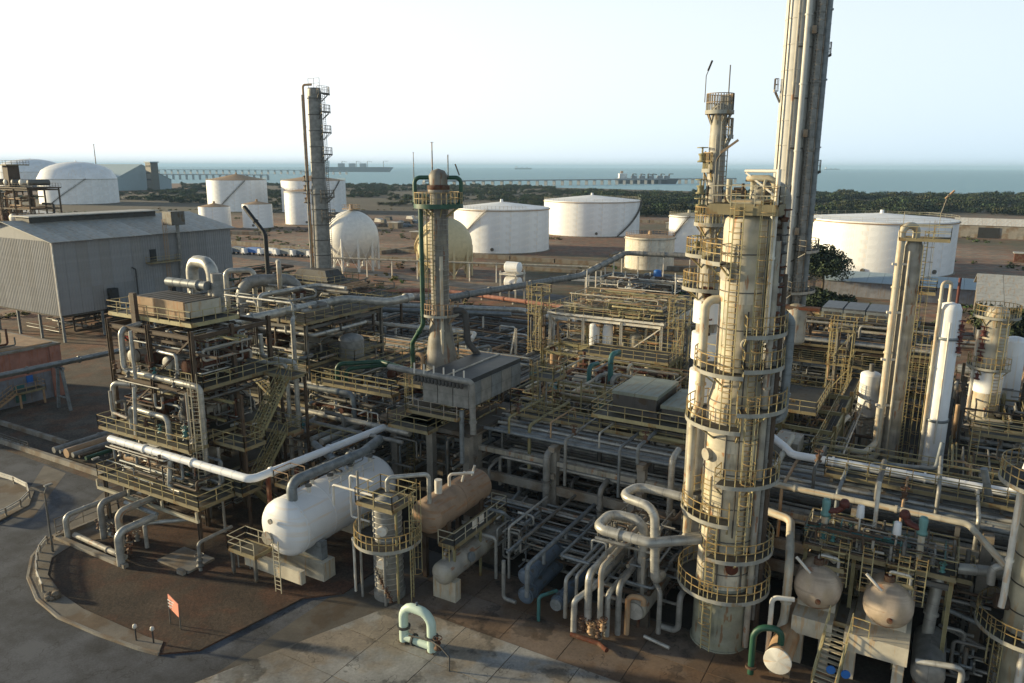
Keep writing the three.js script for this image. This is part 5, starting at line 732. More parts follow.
// ---------------------------------------------------------------- big stained column with ladders and ring platforms
const MU = -10.3, MV = 45.0;
{
  const u = MU, v = MV, t = thing('distillation_column', 'big stained beige column with many yellow ring platforms, right of centre', 'column', [u, v]);
  new MB().lathe([[1.84, 0], [1.84, 0.14], [1.84, 0.14], [1.74, 0.16], [1.74, 0.16], [1.7, 4.4]], [u, v, 0], 48).build('skirt', M.skirt, t);
  new MB().lathe([[1.7, 4.4], [1.66, 4.42], [1.66, 16.2], [1.36, 17.4], [1.36, 26.6], [1.28, 27.1], [0.9, 27.5], [0, 27.7]], [u, v, 0], 48).build('shell', M.beige, t);
  for (let k = 0; k < 10; k++) { const h = 5.4 + k * 2.2, r = h < 16 ? 1.66 : h < 17.4 ? 1.6 : 1.36; new MB().lathe([[r - 0.03, -0.035], [r + 0.03, -0.035], [r + 0.03, 0.035], [r - 0.03, 0.035]], [u, v, h], 44).build('band', M.steel, t); }
  for (const [h, a0, a1, ro] of [[4.2, 100, 420, 2.85], [6.9, -100, 60, 2.85], [9.2, 130, 285, 2.85], [11.7, -95, 60, 2.85], [15.1, 140, 290, 2.9], [16.2, -75, 50, 2.9], [18.3, 165, 290, 2.6], [18.7, -70, 40, 2.6], [20.7, -70, 40, 2.6], [24.7, 150, 250, 2.5]]) { const ri = (h < 16.3 ? 1.7 : 1.4); ring(t, u, v, h, ri, ro, a0, a1, {}); }
  deck(t, u - 2.0, u + 1.9, v - 1.6, v + 1.5, 27.9, { railMat: M.paleYellow, t: 0.5 });
  const at = (a, r) => [u + r * Math.cos(a * D2), v + r * Math.sin(a * D2)];
  const lad = (a, r, h0, h1) => { const q = at(a, r); ladder(t, q[0], q[1], h0, h1, a); };
  lad(-100, 2.05, 0.2, 9.4); lad(-118, 2.0, 9.3, 11.8); lad(-52, 2.0, 7, 16.4); lad(-48, 1.75, 16.3, 28.2); lad(-95, 1.75, 15.2, 27.9);
  const man = (a, h, r, m = M.beigeGrey) => { const A = at(a, r - 0.3), B = at(a, r + 0.28); new MB().cyl([...A, h], [...B, h], 0.38, 18).build('manway', m, t); }; man(-62, 6.0, 1.66, M.rust); man(-130, 13, 1.66); man(-60, 20, 1.36); man(-120, 24, 1.36);
  for (const [a, r, h0, h1, q, m] of [[-90, 1.72, 4.5, 27, 0.05, M.steel], [-40, 1.74, 4.5, 27.5, 0.06, M.steel], [-20, 1.95, 0.4, 26, 0.2, M.beigeGrey], [0, 2.0, 2, 27, 0.14, M.aluDull], [15, 2.15, 0.4, 24, 0.24, M.brownSteel], [-65, 1.72, 8, 22, 0.045, M.darkSteel]]) { const Q = at(a, r); pipePart(t, [[...Q, h0], [...Q, h1]], q, m); }
  const L1 = at(205, 2.15), L2 = at(205, 2.45); pipePart(t, [[...at(205, 0.9), 22.4], [...L1, 22.4], [...L1, 16], [...L2, 15], [...L2, 7.4]], 0.26, M.beige); pipePart(t, [[...at(20, 1.1), 21.6], [...at(20, 2.8), 21.6], [...at(20, 2.8), 15.2], [...at(20, 1.5), 15]], 0.27, M.aluBlue); pipePart(t, [[u + 0.4, v, 27.5], [u + 0.4, v, 28.9], [u + 1.7, v + 0.8, 28.9], [u + 1.7, v + 0.8, 20]], 0.42, M.beigeGrey); pipePart(t, [[...at(-30, 1.9), 29.9], [...at(-30, 1.9), 20.2]], 0.13, M.whiteWorn); pipePart(t, [[...at(-30, 1.9), 29.8], [...at(-150, 0.4), 29.8]], 0.09, M.whiteWorn); new MB().bar([...at(-30, 1.9), 28.4], [...at(-110, 0.6), 29.7], 0.1).build('davit_brace', M.whiteWorn, t);
  pipePart(t, [[...at(210, 1.3), 7.2], [u - 2.2, v - 1.6, 7.2]], 0.35, M.alu); pipePart(t, [[u - 1.9, v - 0.6, 28], [u - 1.9, v - 0.6, 30.4], [u - 1.5, v - 0.6, 31.0]], 0.05, M.steel, { bend: 0.4 }); new MB().bar([u - 1.7, v - 0.6, 30.8], [u - 0.8, v - 0.4, 31.5], 0.35, 0.12).build('flood_lamp', M.tan, t); clutter(t, rngOf(36), [[u - 1.6, u + 1.6], [v - 1.2, v + 1.2], [28.1, 29.4]], 10, [M.brownSteel, M.beigeGrey, M.paleYellow], 0.06, 0.2);
  const rr = rngOf(37); for (let k = 0; k < 14; k++) { const a = -20 + 60 * rr(), q = at(a, 1.9), h = 14 + 13 * rr(); valve(t, [...q, h], 0.7, rr() < 0.5 ? M.rust : M.darkSteel); pipePart(t, [[...at(a, 1.3), h], [...q, h], [...q, h - 2]], 0.14, rr() < 0.5 ? M.rust : M.beigeGrey); }
}
{
  const u = -13.75, v = 50, t = thing('slim_column', 'slim tall column with white insulated lower part behind the beige column', 'column', [u, v]); new MB().lathe([[0.9, 0], [0.9, 13], [0.75, 13.6], [0.66, 22], [0.58, 26], [0.54, 30.5], [0.5, 33.6], [0.3, 33.9], [0, 34]], [u, v, 0], 28).build('shell', M.beigeGrey, t); for (const [a, b] of [[13.8, 16.6], [17.3, 19.2], [19.8, 21.4]]) new MB().lathe([[0.7, a], [0.92, a + 0.05], [0.92, a + 0.05], [0.92, b - 0.05], [0.92, b - 0.05], [0.7, b]], [u, v, 0], 28).build('insulation', M.white, t);
  for (const [h, a0, a1, ro] of [[33.4, 0, 360, 0.85], [31.9, -30, 40, 0.9], [29.8, 150, 260, 0.85], [26.4, 110, 320, 1.15], [22.2, 130, 320, 1.7], [24.4, 130, 320, 1.6]]) ring(t, u, v, h, 0.55, ro, a0, a1, { railMat: h > 30 ? M.rimGrey : M.yellow, rimMat: M.rimGrey }); ladder(t, u + 0.55, v - 0.45, 22.4, 33.4, -40, { m: M.rimGrey, cage: false }); for (const [x, y, a, b, q] of [[-0.7, -0.2, 20, 31, 0.06], [0.1, -0.7, 22, 32, 0.04]]) pipePart(t, [[u + x, v + y, a], [u + x, v + y, b]], q, M.beigeGrey); for (const h of [25, 27.4, 28.6, 30.6]) valve(t, [u - 0.8, v - 0.5, h], 0.6, M.olive); for (const h of [16.9, 19.5, 21.6]) valve(t, [u + 0.2, v - 0.95, h], 0.7, M.rust);
  pipePart(t, [[u + 0.5, v, 34], [u + 0.5, v, 36.2]], 0.04, M.steel); pipePart(t, [[u - 0.9, v - 0.3, 34], [u - 0.9, v - 0.3, 35.6], [u - 0.7, v - 0.3, 36.1]], 0.03, M.steel); new MB().bar([u - 0.8, v - 0.3, 35.9], [u - 0.6, v - 0.2, 36.5], 0.2, 0.1).build('flood_lamp', M.darkSteel, t); new MB().box(u + 0.1, u + 0.6, v - 0.2, v + 0.2, 33.5, 34.4).build('instrument_box', M.beigeGrey, t);
}
{ // giant twin stack
  const u = -14.8, v = 80, t = thing('tall_column', 'tallest column, running out of the top of the picture', 'column', [u, v]); new MB().lathe([[1.8, 0], [1.75, 14], [1.42, 15.5], [1.42, 62], [1.2, 63], [0, 63.4]], [u, v, 0], 44).build('shell', M.stackGrey, t); for (let k = 0; k < 20; k++) new MB().lathe([[1.38, -0.05], [1.45, -0.05], [1.45, 0.05], [1.38, 0.05]], [u, v, 16 + k * 2.3], 40).build('band', M.stackGrey, t);
  for (const [x, y, q, m, h1] of [[0.9, -1.5, 0.28, M.stackGrey, 62], [1.75, -0.6, 0.42, M.aluDull, 60], [0.1, -1.65, 0.14, M.beigeGrey, 61], [2.3, 0.4, 0.34, M.aluBlue, 58], [-0.9, -1.35, 0.07, M.steel, 60]]) pipePart(t, [[u + x, v + y, 14.5], [u + x, v + y, h1]], q, m, { seg: 16 }); for (let k = 0; k < 9; k++) { const h = 18 + k * 4.6; new MB().bar([u + 0.2, v - 1.6, h], [u + 2.3, v + 0.1, h], 0.16, 0.12).build('pipe_clamp', M.steel, t); if (k % 2) { new MB().box(u + 1.35, u + 1.75, v - 1.8, v - 1.4, h + 1, h + 1.7).build('junction_box', M.darkSteel, t); } }
  for (const [h, a0, a1] of [[40.4, 15, 40], [29.6, 10, 40], [37.2, 195, 212], [22, -40, 60], [18, -60, 60]]) ring(t, u, v, h, 1.6, h < 25 ? 3.4 : h === 37.2 ? 2.0 : 2.9, a0, a1, { railMat: M.steel, rimMat: M.beigeGrey }); ladder(t, u + 1.75, v - 1.0, 15, 60, -30, { m: M.steel }); drum(t, 'h', [u + 2.2, v - 1.7, 13.2], 0.95, 3.2, M.beigeGrey, 'knockout_drum'); new MB().box(u + 0.6, u + 4.4, v - 2.6, v - 1.6, 16.4, 16.7).build('bracket', M.rust, t);
}
// ---------------------------------------------------------------- heater with conical base and green piping
{
  const t = thing('box_heater', 'grey box heater with dark roof panels in the middle of plant', 'heater', [-35.2, 54]); for (const [u, v] of [[-37.2, 50.5], [-33.4, 50.5], [-37.2, 58], [-33.4, 58], [-41.5, 51], [-41.5, 58]]) new MB().box(u - 0.32, u + 0.32, v - 0.32, v + 0.32, 0, 8).build('column', M.concrete, t);
  new MB().box(-42.4, -32.9, 49.9, 59, 8, 8.35).build('slab', M.concreteDark, t); for (let k = 0; k < 3; k++) new MB().box(-37.6 + k * 1.55, -36.12 + k * 1.55, 50.0, 50.2, 10.5, 12.5).build('front_panel', M.aluDull, t); for (let k = 0; k < 5; k++) new MB().box(-33.2, -33.0, 50.3 + k * 1.7, 51.94 + k * 1.7, 10.5, 12.5).build('side_panel', k % 2 ? M.aluDull : M.aluBlue, t); new MB().box(-37.5, -33.2, 50.2, 58.8, 10.6, 12.4).build('casing', M.aluDull, t);
  for (let k = 0; k < 2; k++) new MB().box(-37.7 + k * 2.36, -35.44 + k * 2.36, 50.4, 59, 12.5, 12.9).build('roof_panel', M.coolerTop, t); new MB().box(-35.42, -35.36, 50.3, 59.05, 12.5, 13.02).build('roof_joint', M.alu, t); for (let k = 0; k < 14; k++) new MB().lathe([[0, 0.4], [0.16, 0.35], [0.16, 0], [0.1, -0.1]], [-38 + k * 0.36, 49.5, 12.4], 8).build('burner', M.darkSteel, t); deck(t, -38.6, -33.4, 48.9, 49.9, 9.8, { railMat: M.beigeGrey, plate: M.gratingLight, sides: 'fl' }); deck(t, -40.2, -36, 48.4, 52, 8.35, { railMat: M.olive, sides: 'flr' });
  pipePart(t, [[-41.2, 50, 13], [-33, 49.2, 13.1], [-32.4, 49.6, 13], [-32.4, 49.8, 8.5]], 0.26, M.aluDull); pipePart(t, [[-33.4, 49.6, 10.4], [-33.4, 49.6, 5.8]], 0.2, M.aluBlue); for (let k = 0; k < 6; k++) new MB().cyl([-38 + k * 1.0, 49.4, 13], [-38 + k * 1.0, 49.4, 13.9], 0.07, 8).build('stub', M.whiteWorn, t); const r = rngOf(42); clutter(t, r, [[-37.4, -33.2], [50.2, 58], [8.4, 10.4]], 30, [M.olive, M.brownSteel, M.steel, M.tan], 0.06, 0.16); clutter(t, r, [[-42, -33], [50, 58], [3.5, 7.6]], 40, PIPES, 0.08, 0.22);
  ladder(t, -41.1, 52.6, 0.2, 12, -60, { m: M.olive }); deck(t, -42.8, -38.6, 53, 61, 10.6, { railMat: M.tan, plate: M.grating });
}
{
  const u = -40.9, v = 57.4, t = thing('heater_stack', 'heater stack with conical foot wrapped by dark green pipes', 'stack', [u, v, 8.4]); new MB().lathe([[1.6, 8.4], [1.58, 11.2], [1.58, 11.2], [0.9, 16.4], [0.84, 16.6], [0.84, 27.6], [1.0, 27.6], [1.0, 28.0], [0.8, 28.4], [0.85, 28.4], [0.85, 29.2], [0.6, 29.6], [0, 29.8]], [u, v, 0], 36).build('shell', M.stackBrown, t); for (let k = 0; k < 22; k++) new MB().lathe([[0.8, -0.03], [0.875, -0.03], [0.875, 0.03], [0.8, 0.03]], [u, v, 17 + k * 0.46], 32).build('band', M.aluDull, t); new MB().lathe([[0.9, 27.9], [1.03, 27.95], [1.03, 28.3], [0.9, 28.35]], [u, v, 0], 28).build('collar', M.rust, t);
  ring(t, u, v, 26.6, 1.0, 2.2, 0, 360, { railMat: M.yellow, rimMat: M.green, rim: 0.3 }); ring(t, u, v, 16.5, 1.0, 1.7, 90, 400, { railMat: M.tan }); ladder(t, u - 0.2, v - 1.15, 17, 26.6, -80, { m: M.olive }); pipePart(t, [[u + 0.8, v - 0.9, 10.5], [u + 0.8, v - 0.9, 22]], 0.16, M.cream); pipePart(t, [[u + 1.1, v, 29], [u + 1.1, v, 31]], 0.05, M.steel); new MB().bar([u + 1.9, v + 0.6, 29.2], [u + 1.6, v + 0.4, 30.2], 0.25, 0.12).build('flood_lamp', M.steel, t); pipePart(t, [[u + 1.6, v - 0.2, 17], [u + 2.5, v + 0.4, 17], [u + 2.7, v + 0.5, 14], [u + 4.8, v + 1.6, 11]], 0.3, M.darkSteel); pipePart(t, [[u - 1.3, v - 1.2, 11.2], [u - 1.3, v - 1.2, 12.6], [u - 2, v - 1.2, 12.6]], 0.2, M.tan);
}
pipeThing('green_pipe', 'dark green pipe hoop around the heater stack top', [[-42.8, 56.4, 26.8], [-42.8, 56.4, 29.0], [-39.1, 58.4, 29.0], [-39.1, 58.4, 26.6], [-42.2, 56.2, 26.6]].map((q, k) => k === 4 ? [-40.9, 56.1, 26.4] : q), 0.19, M.green, { at: [-42.8, 56.4, 26.8], bend: 0.5 }); pipeThing('green_pipe', 'long green pipe descending the heater stack then running left', [[-41.9, 56, 26.4], [-41.9, 56, 15.6], [-44, 57, 13.4], [-44, 57, 10.6], [-49, 58.2, 10.6], [-52.2, 55.2, 10.6], [-52.2, 55.2, 6.6]], 0.22, M.green, { bend: 0.6 }); pipeThing('green_pipe', 'second green pipe beside the first, dropping at left', [[-44.2, 57.8, 10.1], [-49, 58.9, 10.1], [-51.4, 55.6, 10.1], [-51.4, 55.6, 6.6]], 0.2, M.green, { bend: 0.6 });
{ // low piping field between tower and heater
  const t = frame('pipe_bridge', 'low steel pipe bridge full of crossing pipes left of the heater', [-52, -47, -42.6], [47, 53, 60, 66], 6.6, [3.6, 6.2], { cm: M.steel, brace: false }); const r = rngOf(45); const F = (p, q, m) => pipePart(t, p, q, m, { seg: 12 });
  for (let k = 0; k < 8; k++) F([[-51.5 + k * 1.15, 46, 6.5], [-51.5 + k * 1.15, 70 + 6 * r(), 6.5]], 0.14 + 0.16 * r(), [M.alu, M.aluBlue, M.tan, M.brownSteel, M.aluDull][k % 5]); for (let k = 0; k < 9; k++) F([[-56 + 4 * r(), 48 + k * 2.1, 7.2], [-40 + 2 * r(), 48 + k * 2.1, 7.2]], 0.12 + 0.2 * r(), [M.aluDull, M.alu, M.rust, M.aluBlue][k % 4]); for (let k = 0; k < 7; k++) F([[-51 + k * 1.4, 46.4, 3.9], [-51 + k * 1.4, 66, 3.9]], 0.12 + 0.12 * r(), [M.aluBlue, M.steel][k % 2]);
  F([[-53.4, 51.2, 9.2], [-47, 51.6, 9.2], [-46.6, 51.6, 0.2]], 0.26, M.aluBlue); F([[-48.4, 46.4, 6.2], [-48.4, 46.4, 8.1], [-45.4, 44.8, 6.8], [-40.8, 42.6, 6.8]].slice(2), 0.3, M.aluBlue); F([[-49, 47.4, 0.2], [-49, 47.4, 6.9], [-52, 54, 6.9]], 0.2, M.aluBlue); F([[-52.8, 54.4, 0.2], [-52.8, 54.4, 8.3], [-56, 54.6, 8.3]], 0.2, M.aluDull); F([[-47.2, 50.2, 7.9], [-46.9, 58, 7.9]], 0.28, M.rust); for (let k = 0; k < 4; k++) drum(t, 'v', [-50 + k * 2.2, 61, 8.4], 0.6, 4, k % 2 ? M.tan : M.rust, 'cooler', { bands: [0.2, 0.8] }); clutter(t, r, [[-53, -42], [46.5, 66], [0.8, 5.8]], 90, PIPES, 0.07, 0.22); clutter(t, r, [[-53, -42], [48, 66], [6.8, 8.6]], 40, PIPES, 0.06, 0.2); for (let k = 0; k < 22; k++) valve(t, [-52 + 9 * r(), 47 + 12 * r(), 6.9], 0.5, [M.steel, M.rust, M.teal][Math.floor(3 * r())]); railRun(new MB(), [[-52.4, 46.7, 6.6], [-42.4, 46.7, 6.6]], false, 1.1, 1.4).build('railing', M.olive, t);
}
// ---------------------------------------------------------------- air coolers over the rack and the mid-plant blocks
{
  const t = frame('air_cooler_platform', 'yellow-railed platform carrying two grey air coolers above rack', [-23.6, -19, -14.4], [55.6, 61.6], 10, [9.9], { cm: M.steel, brace: false }); deck(t, -24.2, -13.9, 55, 62.2, 10.1, { rim: M.yellow }); for (const [u0, h] of [[-22.8, 12.1], [-18.6, 11.5]]) { const b = new MB().box(u0, u0 + 3.7, 56.2, 61.4, 10.7, h - 0.3).build('cooler_body', M.darkSteel, t); for (let k = 0; k < 2; k++) new MB().box(u0 - 0.1 + k * 1.98, u0 + 1.85 + k * 1.98, 56.1, 61.5, h - 0.28, h).build('cooler_lid', M.coolerGreen, b); new MB().box(u0 - 0.2, u0 + 3.9, 56.0, 61.6, 10.3, 10.68).build('fan_ring', M.darkSteel, b); } clutter(t, rngOf(46), [[-24, -14], [55, 62], [8.4, 9.8]], 24, [M.darkSteel, M.steel, M.olive], 0.08, 0.2); pipePart(t, [[-17.4, 62.4, 8], [-17.4, 62.4, 13.6], [-16.4, 63, 13.6], [-15.6, 63.4, 11]], 0.5, M.whiteWorn, { bend: 1 });
}
{
  const r = rngOf(47), t = frame('pump_structure', 'low structure of pumps and pipes lit yellow behind the rack', [-38, -33, -28, -23.5], [64, 70, 76, 82], 5.4, [5.2], { cm: M.olive, bm: M.olive, brace: false }); deck(t, -38.3, -28, 69.6, 82.4, 5.4, { railMat: M.yellow }); deck(t, -28, -23.2, 63.6, 76, 5.4, { railMat: M.olive }); for (let k = 0; k < 10; k++) pump(t, -36.5 + (k % 5) * 2.9, 65.6 + Math.floor(k / 5) * 2.6, 0.02, k % 2 ? M.tan : M.yellow, M.rust); for (let k = 0; k < 6; k++) drum(t, k % 2 ? 'u' : 'h', [-37 + k * 2.2, 72 + (k % 3) * 2.6, k % 2 ? 6.6 : 5.6], 0.6 + 0.15 * (k % 3), 1.6, [M.tan, M.cream, M.rust, M.yellow][k % 4], 'drum'); clutter(t, r, [[-38, -23], [62, 82], [0.8, 5]], 90, [M.olive, M.tan, M.brownSteel, M.aluDull, M.teal, M.rust], 0.08, 0.24); clutter(t, r, [[-38, -23], [63, 82], [5.6, 8.4]], 60, [M.tan, M.olive, M.cream, M.rust, M.aluDull], 0.06, 0.18); for (let k = 0; k < 20; k++) valve(t, [-38 + 14 * r(), 64 + 16 * r(), 5.9], 0.5, [M.tan, M.rust, M.olive][Math.floor(3 * r())]);
  for (const [u, v, h, m, q] of [[-31.6, 71, 9.6, M.teal, 0.24], [-29.4, 71.5, 11, M.teal, 0.28], [-30.6, 70.5, 8.6, M.aluDull, 0.22], [-28.8, 70.6, 8.8, M.aluDull, 0.24]]) pipePart(t, [[u, v, 0.2], [u, v, h], [u + 0.3, v + 1.5, h]], q, m);
}
pipeThing('teal_pipe', 'teal pipe bending round beside the grey box heater', [[-39.4, 72.6, 7.2], [-36, 72.4, 7.2], [-34.6, 68, 7.2], [-28.8, 67.6, 7.2], [-28.6, 67.6, 2]], 0.42, M.teal, { bend: 0.9, supports: [[-33, 67.9, 0, 6.8]] });
{
  const r = rngOf(48), us = [-47, -42, -36.5, -31], vs = [92, 98, 104], t = frame('vessel_structure', 'pale steel frame holding small white vessels beyond the rack', us, vs, 10.6, [5.4, 10.4], { cm: M.whiteWorn, bm: M.whiteWorn }); deck(t, -47.4, -30.6, 91.6, 104.4, 5.5, { railMat: M.yellow, rim: M.whiteWorn }); deck(t, -47.4, -30.6, 91.6, 104.4, 10.5, { railMat: M.yellow, rim: M.whiteWorn, plate: M.gratingLight }); clutter(t, r, [[-47, -31], [92, 104], [10.7, 12.6]], 80, [M.yellow, M.cream, M.olive, M.paleYellow, M.tan], 0.05, 0.16); clutter(t, r, [[-47, -31], [92, 104], [5.7, 9.8]], 50, [M.olive, M.aluDull, M.tan, M.paleYellow], 0.06, 0.2); clutter(t, r, [[-47, -31], [92, 104], [0.5, 5]], 60, [M.brownSteel, M.tan, M.olive, M.aluDull], 0.08, 0.3); for (let k = 0; k < 26; k++) valve(t, [-46.5 + 15 * r(), 92.5 + 11 * r(), 11], 0.6, [M.olive, M.yellow, M.tan][Math.floor(3 * r())]); for (let k = 0; k < 4; k++) drum(t, 'v', [-45.5 + k * 3.6, 93, 2.2], 0.9, 6, [M.tan, M.rust, M.cream][k % 3], 'drum'); railRun(new MB(), [[-47, 90.6, 5.5], [-31, 90.6, 5.5]], false, 1.1, 1.5).build('railing', M.yellow, t); for (const [u, h0] of [[-46.6, 12], [-33, 12]]) pipePart(t, [[u, 103, 10.5], [u, 103, h0 + 3]], 0.08, M.whiteWorn);
}
for (const [u, v, m, lab] of [[-40.6, 92.6, M.white, 'left white vertical drum in the pale steel frame'], [-38.9, 93.2, M.white, 'right white vertical drum in the pale steel frame'], [-35.3, 94.2, M.cream, 'cream vertical drum in the pale steel frame']]) { const t = thing('vertical_drum', lab, 'drum', [u, v, 5.5], 'drums in the pale frame'); drum(t, 'h', [u, v, 6.2], m === M.cream ? 0.8 : 0.72, m === M.cream ? 1.7 : 3, m, 'shell', { seg: 22 }); new MB().lathe([[0.5, 5.5], [0.5, 6.2]], [u, v, 0], 16).build('skirt', M.steel, t); new MB().cyl([u, v, 9.2], [u, v, 9.9], 0.12, 8).build('nozzle', M.steel, t); }

// ---------------------------------------------------------------- right side: twin vessels on a table, relief valves, stairs
{
  const t = thing('vessel_table', 'pale concrete table with stairs carrying the two tan vessels', 'platform', [-2.8, 46]); new MB().box(-5.9, -3.6, 44.6, 49.6, 2.2, 3.35).build('table_slab', M.cream, t); new MB().box(-2.9, 0.5, 44.3, 49.6, 2.2, 3.35).build('table_slab', M.cream, t); for (const [u, v] of [[-5.5, 45.2], [-4, 45.2], [-2.5, 45.2], [0.1, 45.2], [-5.5, 49.2], [-4, 49.2], [-2.5, 49.2], [0.1, 49.2]]) new MB().box(u - 0.3, u + 0.3, v - 0.3, v + 0.3, 0, 2.2).build('leg', M.cream, t);
  stair(t, [-3.6, 42.4, 0.1], [-3.2, 45.0, 3.3], 1.3, { m: M.yellow, pieces: true, tm: M.paleYellow }); deck(t, -3.6, -2.6, 45, 48.8, 3.35, { sides: 'b' }); for (const u of [-3.3, -2.5]) new MB().cyl([u, 43.0, 1.5], [u + 0.02, 42.92, 1.5], 0.26, 18).build('round_sign', M.blueBright, t); railRun(new MB(), [[-2.5, 44.3, 3.35], [-1.6, 44.2, 3.35]], false, 1.1, 0.9).build('railing', M.yellow, t);
}
for (const [u, lab] of [[-4.75, 'left tan round-ended vessel on the pale concrete table'], [-0.85, 'right tan round-ended vessel on the pale concrete table']]) { const t = thing('horizontal_vessel', lab, 'vessel', [u, 45.2, 3.35], 'tan vessels on the table'), hc = 5.0, r = 1.36; drum(t, 'v', [u, 45.6, hc], r, 5.4, M.vesselTan, 'shell', { seg: 36, depth: 0.55 }); for (const v of [46.2, 50]) new MB().box(u - 1.1, u + 1.1, v - 0.22, v + 0.22, v < 50 ? 3.36 : 0, hc - 0.7).build('saddle', M.cream, t); new MB().cyl([u - 0.1, 46.1, hc + r - 0.1], [u - 0.1, 46.1, hc + r + 0.35], 0.3, 14).build('nozzle', M.rust, t); pipePart(t, [[u - 0.1, 46.1, hc + r + 0.3], [u - 0.1, 46.1, hc + r + 0.6], [u + 1.0, 46.1, hc + r + 0.6], [u + 1.0, 46.1, hc - 0.2]], 0.1, M.alu); flange(t, [u + 0.2, 44.82, hc - 0.5], 0.16, 'v', M.rust, 'nozzle'); pipePart(t, [[u - 1.3, 45.2, hc + 1.9], [u - 0.4, 45.0, hc + 1.15]], 0.09, M.whiteWorn); }
{
  const r = rngOf(52), us = [-5.8, -3, -0.2, 2.2], vs = [47.2, 50.2], t = frame('relief_valve_platform', 'yellow-railed relief valve platform above the two tan vessels', us, vs, 7, [6.7], { cm: M.olive, bm: M.steel, w: 0.22, brace: false }); deck(t, -6, 2.4, 47, 50.4, 6.9, { railMat: M.olive, plate: M.grating }); deck(t, -4.8, -3.4, 46.0, 47, 6.3, { railMat: M.yellow }); deck(t, -1.2, 0.3, 46.0, 47, 6.3, { railMat: M.yellow }); clutter(t, r, [[-6, 2.4], [46.4, 50.2], [6.9, 8.6]], 50, [M.beigeGrey, M.teal, M.steel, M.brownSteel, M.aluDull], 0.04, 0.11); for (let k = 0; k < 20; k++) valve(t, [-5.6 + 7.8 * r(), 46.6 + 3 * r(), 7.3 + 0.5 * r()], 0.34, [M.teal, M.steel, M.brownSteel][Math.floor(3 * r())]); for (const u of [-3.5, -2.2, -0.3, 0.6]) ladder(t, u, 46.1, 5.2, 8.2, -90, { cage: false, m: M.yellow });
  for (const [u, v, h] of [[-3.0, 48, 9.1], [-0.9, 47.6, 8.7]]) { pipePart(t, [[u, v, 6.9], [u, v, h]], 0.06, M.whiteWorn); new MB().lathe([[0, 0.8], [0.2, 0.75], [0.24, 0], [0, -0.05]], [u, v, h], 12).build('white_cap', M.white, t); } pipePart(t, [[-2.2, 49, 6.9], [-2.2, 49, 11.2]], 0.12, M.whiteWorn);
}
for (const [u, v, lab] of [[-4.9, 47.4, 'left red relief valve with teal body on pipe'], [0.4, 47.6, 'right red relief valve with teal body on pipe']]) { const t = thing('relief_valve', lab, 'valve', [u, v, 6.9], 'relief valves'); const s = u < -2 ? 1 : -1; pipePart(t, [[u, v - 0.6, 6.6], [u, v - 0.1, 7.2], [u, v, 9.0]].map((q, k) => k === 0 ? [u + s * 0.9, v - 0.8, 6.5] : k === 1 ? [u, v, 6.6] : q), 0.19, M.cream); new MB().lathe([[0, 0], [0.3, 0], [0.3, 0.15], [0.22, 0.3], [0.26, 0.9], [0.2, 1.1], [0, 1.15]], [u, v, 9.0], 14).build('body', M.tealLight, t); pipePart(t, [[u, v, 9.3], [u + s * 0.7, v + 0.2, 9.4], [u + s * 1.0, v + 0.3, 9.8]], 0.19, M.rustRed); new MB().lathe([[0, 0], [0.3, 0], [0.3, 0.25], [0.2, 0.45], [0, 0.5]], [u + s * 1.0, v + 0.3, 9.7], 14).build('bonnet', M.rustRed, t); }
{ const t = thing('heat_exchanger', 'tan exchanger with pale end cover and green elbow pipe at front', 'heat exchanger', [-6.2, 42]); drum(t, 'v', [-6.1, 42.2, 1.7], 0.74, 6, M.tan, 'shell', { seg: 26, depth: 0.2 }); new MB().lathe([[0, 0], [0.8, 0], [0.8, 0.16], [0.7, 0.16]], [-6.1, 41.85, 1.7], 26, 'v').build('end_cover', M.whiteWorn, t); for (const v of [43.2, 47]) new MB().box(-6.7, -5.5, v - 0.2, v + 0.2, 0, 1.2).build('saddle', M.concreteDark, t); pipePart(t, [[-6.1, 42.6, 2.3], [-6.1, 42.6, 3.4], [-7.6, 42.1, 3.4], [-7.6, 42.1, 0.2]], 0.19, M.green, { bend: 0.75, seg: 16 }); flange(t, [-7.6, 42.1, 0.7], 0.34, 'h', M.rust); pipePart(t, [[-7.0, 43.8, 0.2], [-7.0, 43.8, 4.6], [-5.8, 44.2, 4.6]], 0.15, M.whiteWorn); }
pipeThing('beige_pipe', 'thick beige pipe dropping left of the two tan vessels', [[-9, 50.2, 7.2], [-7.2, 49.6, 7.2], [-6.6, 46, 6.8], [-6.4, 45.2, 6.2], [-6.4, 45.2, 2.6], [-6.6, 44.4, 1.6]].filter((q, k) => k !== 2), 0.27, M.cream, { bend: 0.8, seg: 16 });
pipeThing('silver_pipe', 'thick silver pipe bending down right of the two tan vessels', [[5.4, 50.6, 6.4], [1.6, 49.4, 6.4], [1.3, 48.4, 6.2], [1.3, 48.2, 0.3]].filter((q, k) => k !== 2), 0.34, M.alu, { bend: 0.9, seg: 18 });
{ const t = thing('drum_below_table', 'grey drum with rusty legs at the bottom right', 'drum', [1.6, 44.6]); drum(t, 'v', [1.6, 45.4, 1.5], 0.9, 4, M.aluDull, 'shell', { seg: 28 }); for (const v of [46, 48.5]) new MB().box(0.9, 2.3, v - 0.2, v + 0.2, 0, 1).build('saddle', M.rust, t); pipePart(t, [[0.9, 44.6, 2.6], [2.8, 44.6, 2.9], [3.2, 44.8, 2.7], [3.2, 44.8, 0.2]], 0.17, M.alu); pipePart(t, [[2.2, 50, 3.4], [4.8, 48.8, 3.4]], 0.14, M.aluBlue); pipePart(t, [[2.0, 50, 2.2], [4.6, 48.6, 2.2]], 0.1, M.aluDull); clutter(t, rngOf(53), [[2, 5], [47.4, 51], [0.4, 2.8]], 18, [M.alu, M.aluBlue, M.steel], 0.06, 0.14); }
